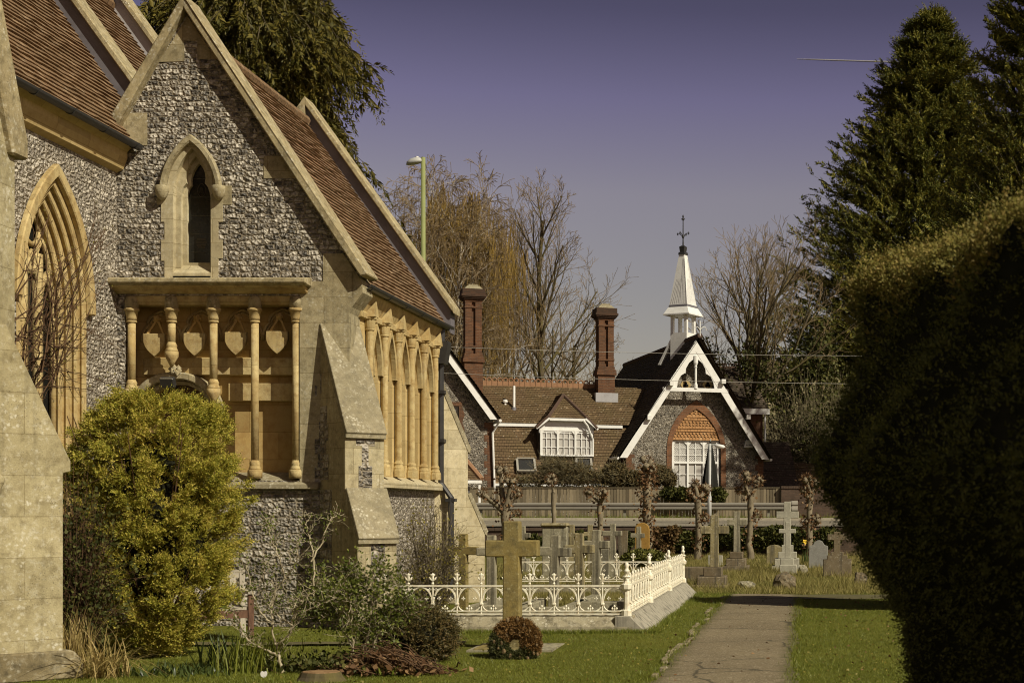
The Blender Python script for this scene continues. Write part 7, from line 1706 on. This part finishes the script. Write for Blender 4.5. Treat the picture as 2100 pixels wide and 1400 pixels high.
# ---- wreath
wr = thing('wreath', 'brown and green conifer wreath with cones leaning on the olive cross', 'wreath', (P(1057, 0, 17.35).x, 17.35, 0)); cx, cz, Rr = P(1057, 1318, 17.35).x, P(0, 1320, 17.35).z, .195
n = 5200; a = rng.uniform(0, 2 * np.pi, n); ph = rng.uniform(0, 2 * np.pi, n); tr_ = .108; ax = np.stack([np.cos(a), np.zeros(n), np.sin(a)], 1); o = np.stack([np.cos(a) * (Rr + tr_ * .6 * np.cos(ph)), np.sin(ph) * tr_ * .7, np.sin(a) * (Rr + tr_ * .6 * np.cos(ph))], 1); tilt = .25
o[:, 1] += (o[:, 2]) * tilt; o = o + np.array([cx, 17.35, cz]); d = unit(ax * np.cos(ph)[:, None] + np.array([0, -.8, 0]) + rand_unit(n) * .7 + np.stack([-np.sin(a), np.zeros(n), np.cos(a)], 1) * .8)
top = (np.sin(a) > .62) | ((np.cos(a) > .62) & (np.sin(a) > -.4)); V, Fq = sprays(o[~top], d[~top], .075, 7, .045, .16); V2, F2 = sprays(o[top], d[top], .08, 7, .05, .17)
M['wreathgreen'] = m_leaf('wreath_fir', [(0.1, (0.03, 0.035, 0.012)), (0.9, (0.10, 0.10, 0.03))], 5, .5, .1); M['wreathbrown'] = m_leaf('dead_fir', [(0.1, (0.10, 0.055, 0.016)), (0.9, (0.27, 0.15, 0.05))], 5, .6, .1)
np_mesh('fir_sprays', [(V, Fq, 0), (V2, F2, 1)], [M['wreathgreen'], M['wreathbrown']], wr)
for i in range(28):
    aa = i * .74; rr = Rr + rng.uniform(-.09, .11); c = np.array([cx + math.cos(aa) * rr, 17.35 - .105 + math.sin(aa) * rr * tilt, cz + math.sin(aa) * rr]); mb = MB(); sz = rng.uniform(.015, .025)
    mb.lathe((c[0], c[1]), [(0.0, c[2] - sz * 1.4), (sz * .8, c[2] - sz * .9), (sz * .7, c[2] - sz * .6), (sz, c[2] - sz * .3), (sz * .8, c[2]), (sz * .85, c[2] + sz * .3), (sz * .5, c[2] + sz * .8), (0, c[2] + sz * 1.3)], 8); mb.build('pine_cone', M['deadcone'] if 'deadcone' in M else M.setdefault('deadcone', m_bark('pine_cone_scales', (0.24, 0.17, 0.09), (0.09, 0.06, 0.03), 40)), wr)

# ---- lawn
def zground(x, y): return zg(x, y)
def lawn(n, x0, x1, y0, y1, h, w_, lean, far=None):
    x = rng.uniform(x0, x1, n); y = y0 + (y1 - y0) * rng.random(n) ** 1.25
    ok = ~((x > PXL - .02 + .04 * np.sin(y * 3)) & (x < PXR + .02) & (y < 30.2)); ok &= ~((x > EX0) & (x < EX1 + .3) & (y > EY0 - .12) & (y < EY1)); ok &= ~((x < -5.9) & (y > 21.3)); ok &= ~((y > 18.85) & (y < 19.25) & (x < -4.45)); ok &= ~((y > 28.65) & (y < 30.15) & (x > -.3)); ok &= ~((x > -4.32) & (x < -3.03) & (y > 17.8) & (y < 19.15))
    ok &= (x > (-40 - CX) * y / F) & (x < (2120 - CX) * y / F); x, y = x[ok], y[ok]; pt = .5 + .5 * np.sin(x * 1.7 + np.sin(y * 1.1) * 2) * np.sin(y * 1.4)
    return blades(x, y, zground(x, y) - .004, h * (.75 + .5 * pt), w_, lean)
V, Fq = lawn(330000, -8.5, 2.2, 14.2, 31, .024, .0034, 1.0)
tag(np_mesh('lawn_grass', [(V, Fq, 0)], M['grass']), 'short mown lawn either side of the tarmac path', 'grass', None, 'stuff')
V, Fq = lawn(9000, -8.5, 2.2, 14.2, 31, .06, .004, .9); 
x = np.concatenate([rng.uniform(EX0, EX1 + .5, 5000), np.full(3000, EX1 + .36) + rng.normal(size=3000) * .05, np.full(2200, PXL) + rng.normal(size=2200) * .05, np.full(2200, PXR) + rng.normal(size=2200) * .05]); y = np.concatenate([np.full(5000, EY0 - .16) + rng.normal(size=5000) * .05, rng.uniform(EY0, EY1, 3000), rng.uniform(14, 30, 2200), rng.uniform(14, 28.5, 2200)]); V2, F2 = blades(x, y, zg(x, y), .065, .0045, .7)
tag(np_mesh('grass_edging', [(V, Fq, 0), (V2, F2, 0)], M['grass']), 'longer grass tufts along the path edges and kerbs', 'grass', None, 'stuff')
x = rng.uniform(-9.5, 8, 80000); y = 30.4 + 25.4 * rng.random(80000) ** 1.3; ok = (x > (1000 - CX) * y / F) & (x < (2120 - CX) * y / F) & ~((x > EX0) & (x < EX1) & (y < EY1)); x, y = x[ok], y[ok]; cl = .5 + .5 * np.sin(x * 2.1 + np.cos(y * .9)) * np.sin(y * 1.2 + x * .4)
V, Fq = blades(x, y, zg(x, y) - .01, .09 + .17 * cl ** 2, .0075, .8); x = rng.uniform(EX0 + .1, EX1 - .1, 26000); y = rng.uniform(EY0 + .2, EY1 - .1, 26000); V2, F2 = blades(x, y, zg(x, y), .10, .006, .7)
tag(np_mesh('rough_grass', [(V, Fq, 0), (V2, F2, 0)], M['longgrass']), 'long dry uncut grass between the gravestones', 'grass', None, 'stuff')
n = 1500; x = rng.uniform(-5.5, 1.8, n); y = 14.3 + 16 * rng.random(n) ** 1.2; ok = ~((x > PXL) & (x < PXR)) & ~((x < EX1 + .4) & (y > EY0 - .2)); x, y = x[ok], y[ok]; n = len(x); V, Fq = leaves(np.stack([x, y, zg(x, y) + .022], 1), unit(rand_unit(n) * np.array([1, 1, .5])), rng.uniform(.02, .045, n), rng.uniform(.008, .016, n)); tag(np_mesh('lawn_weeds', [(V, Fq, 0)], M['budleaf']), 'pale clover and moss flecks through the mown lawn', 'weeds', None, 'stuff')
n = 150; x = np.concatenate([rng.uniform(PXL - .3, PXR + 1.8, n)]); y = 14.5 + 14 * rng.random(n); V, Fq = leaves(np.stack([x, y, zg(x, y) + .03], 1), unit(rand_unit(n) * np.array([1, 1, .15])), rng.uniform(.03, .06, n), rng.uniform(.01, .02, n)); tag(np_mesh('fallen_leaves', [(V, Fq, 0)], M['deadleaf']), 'scattered dry leaves on the path and lawn', 'leaves', None, 'stuff')
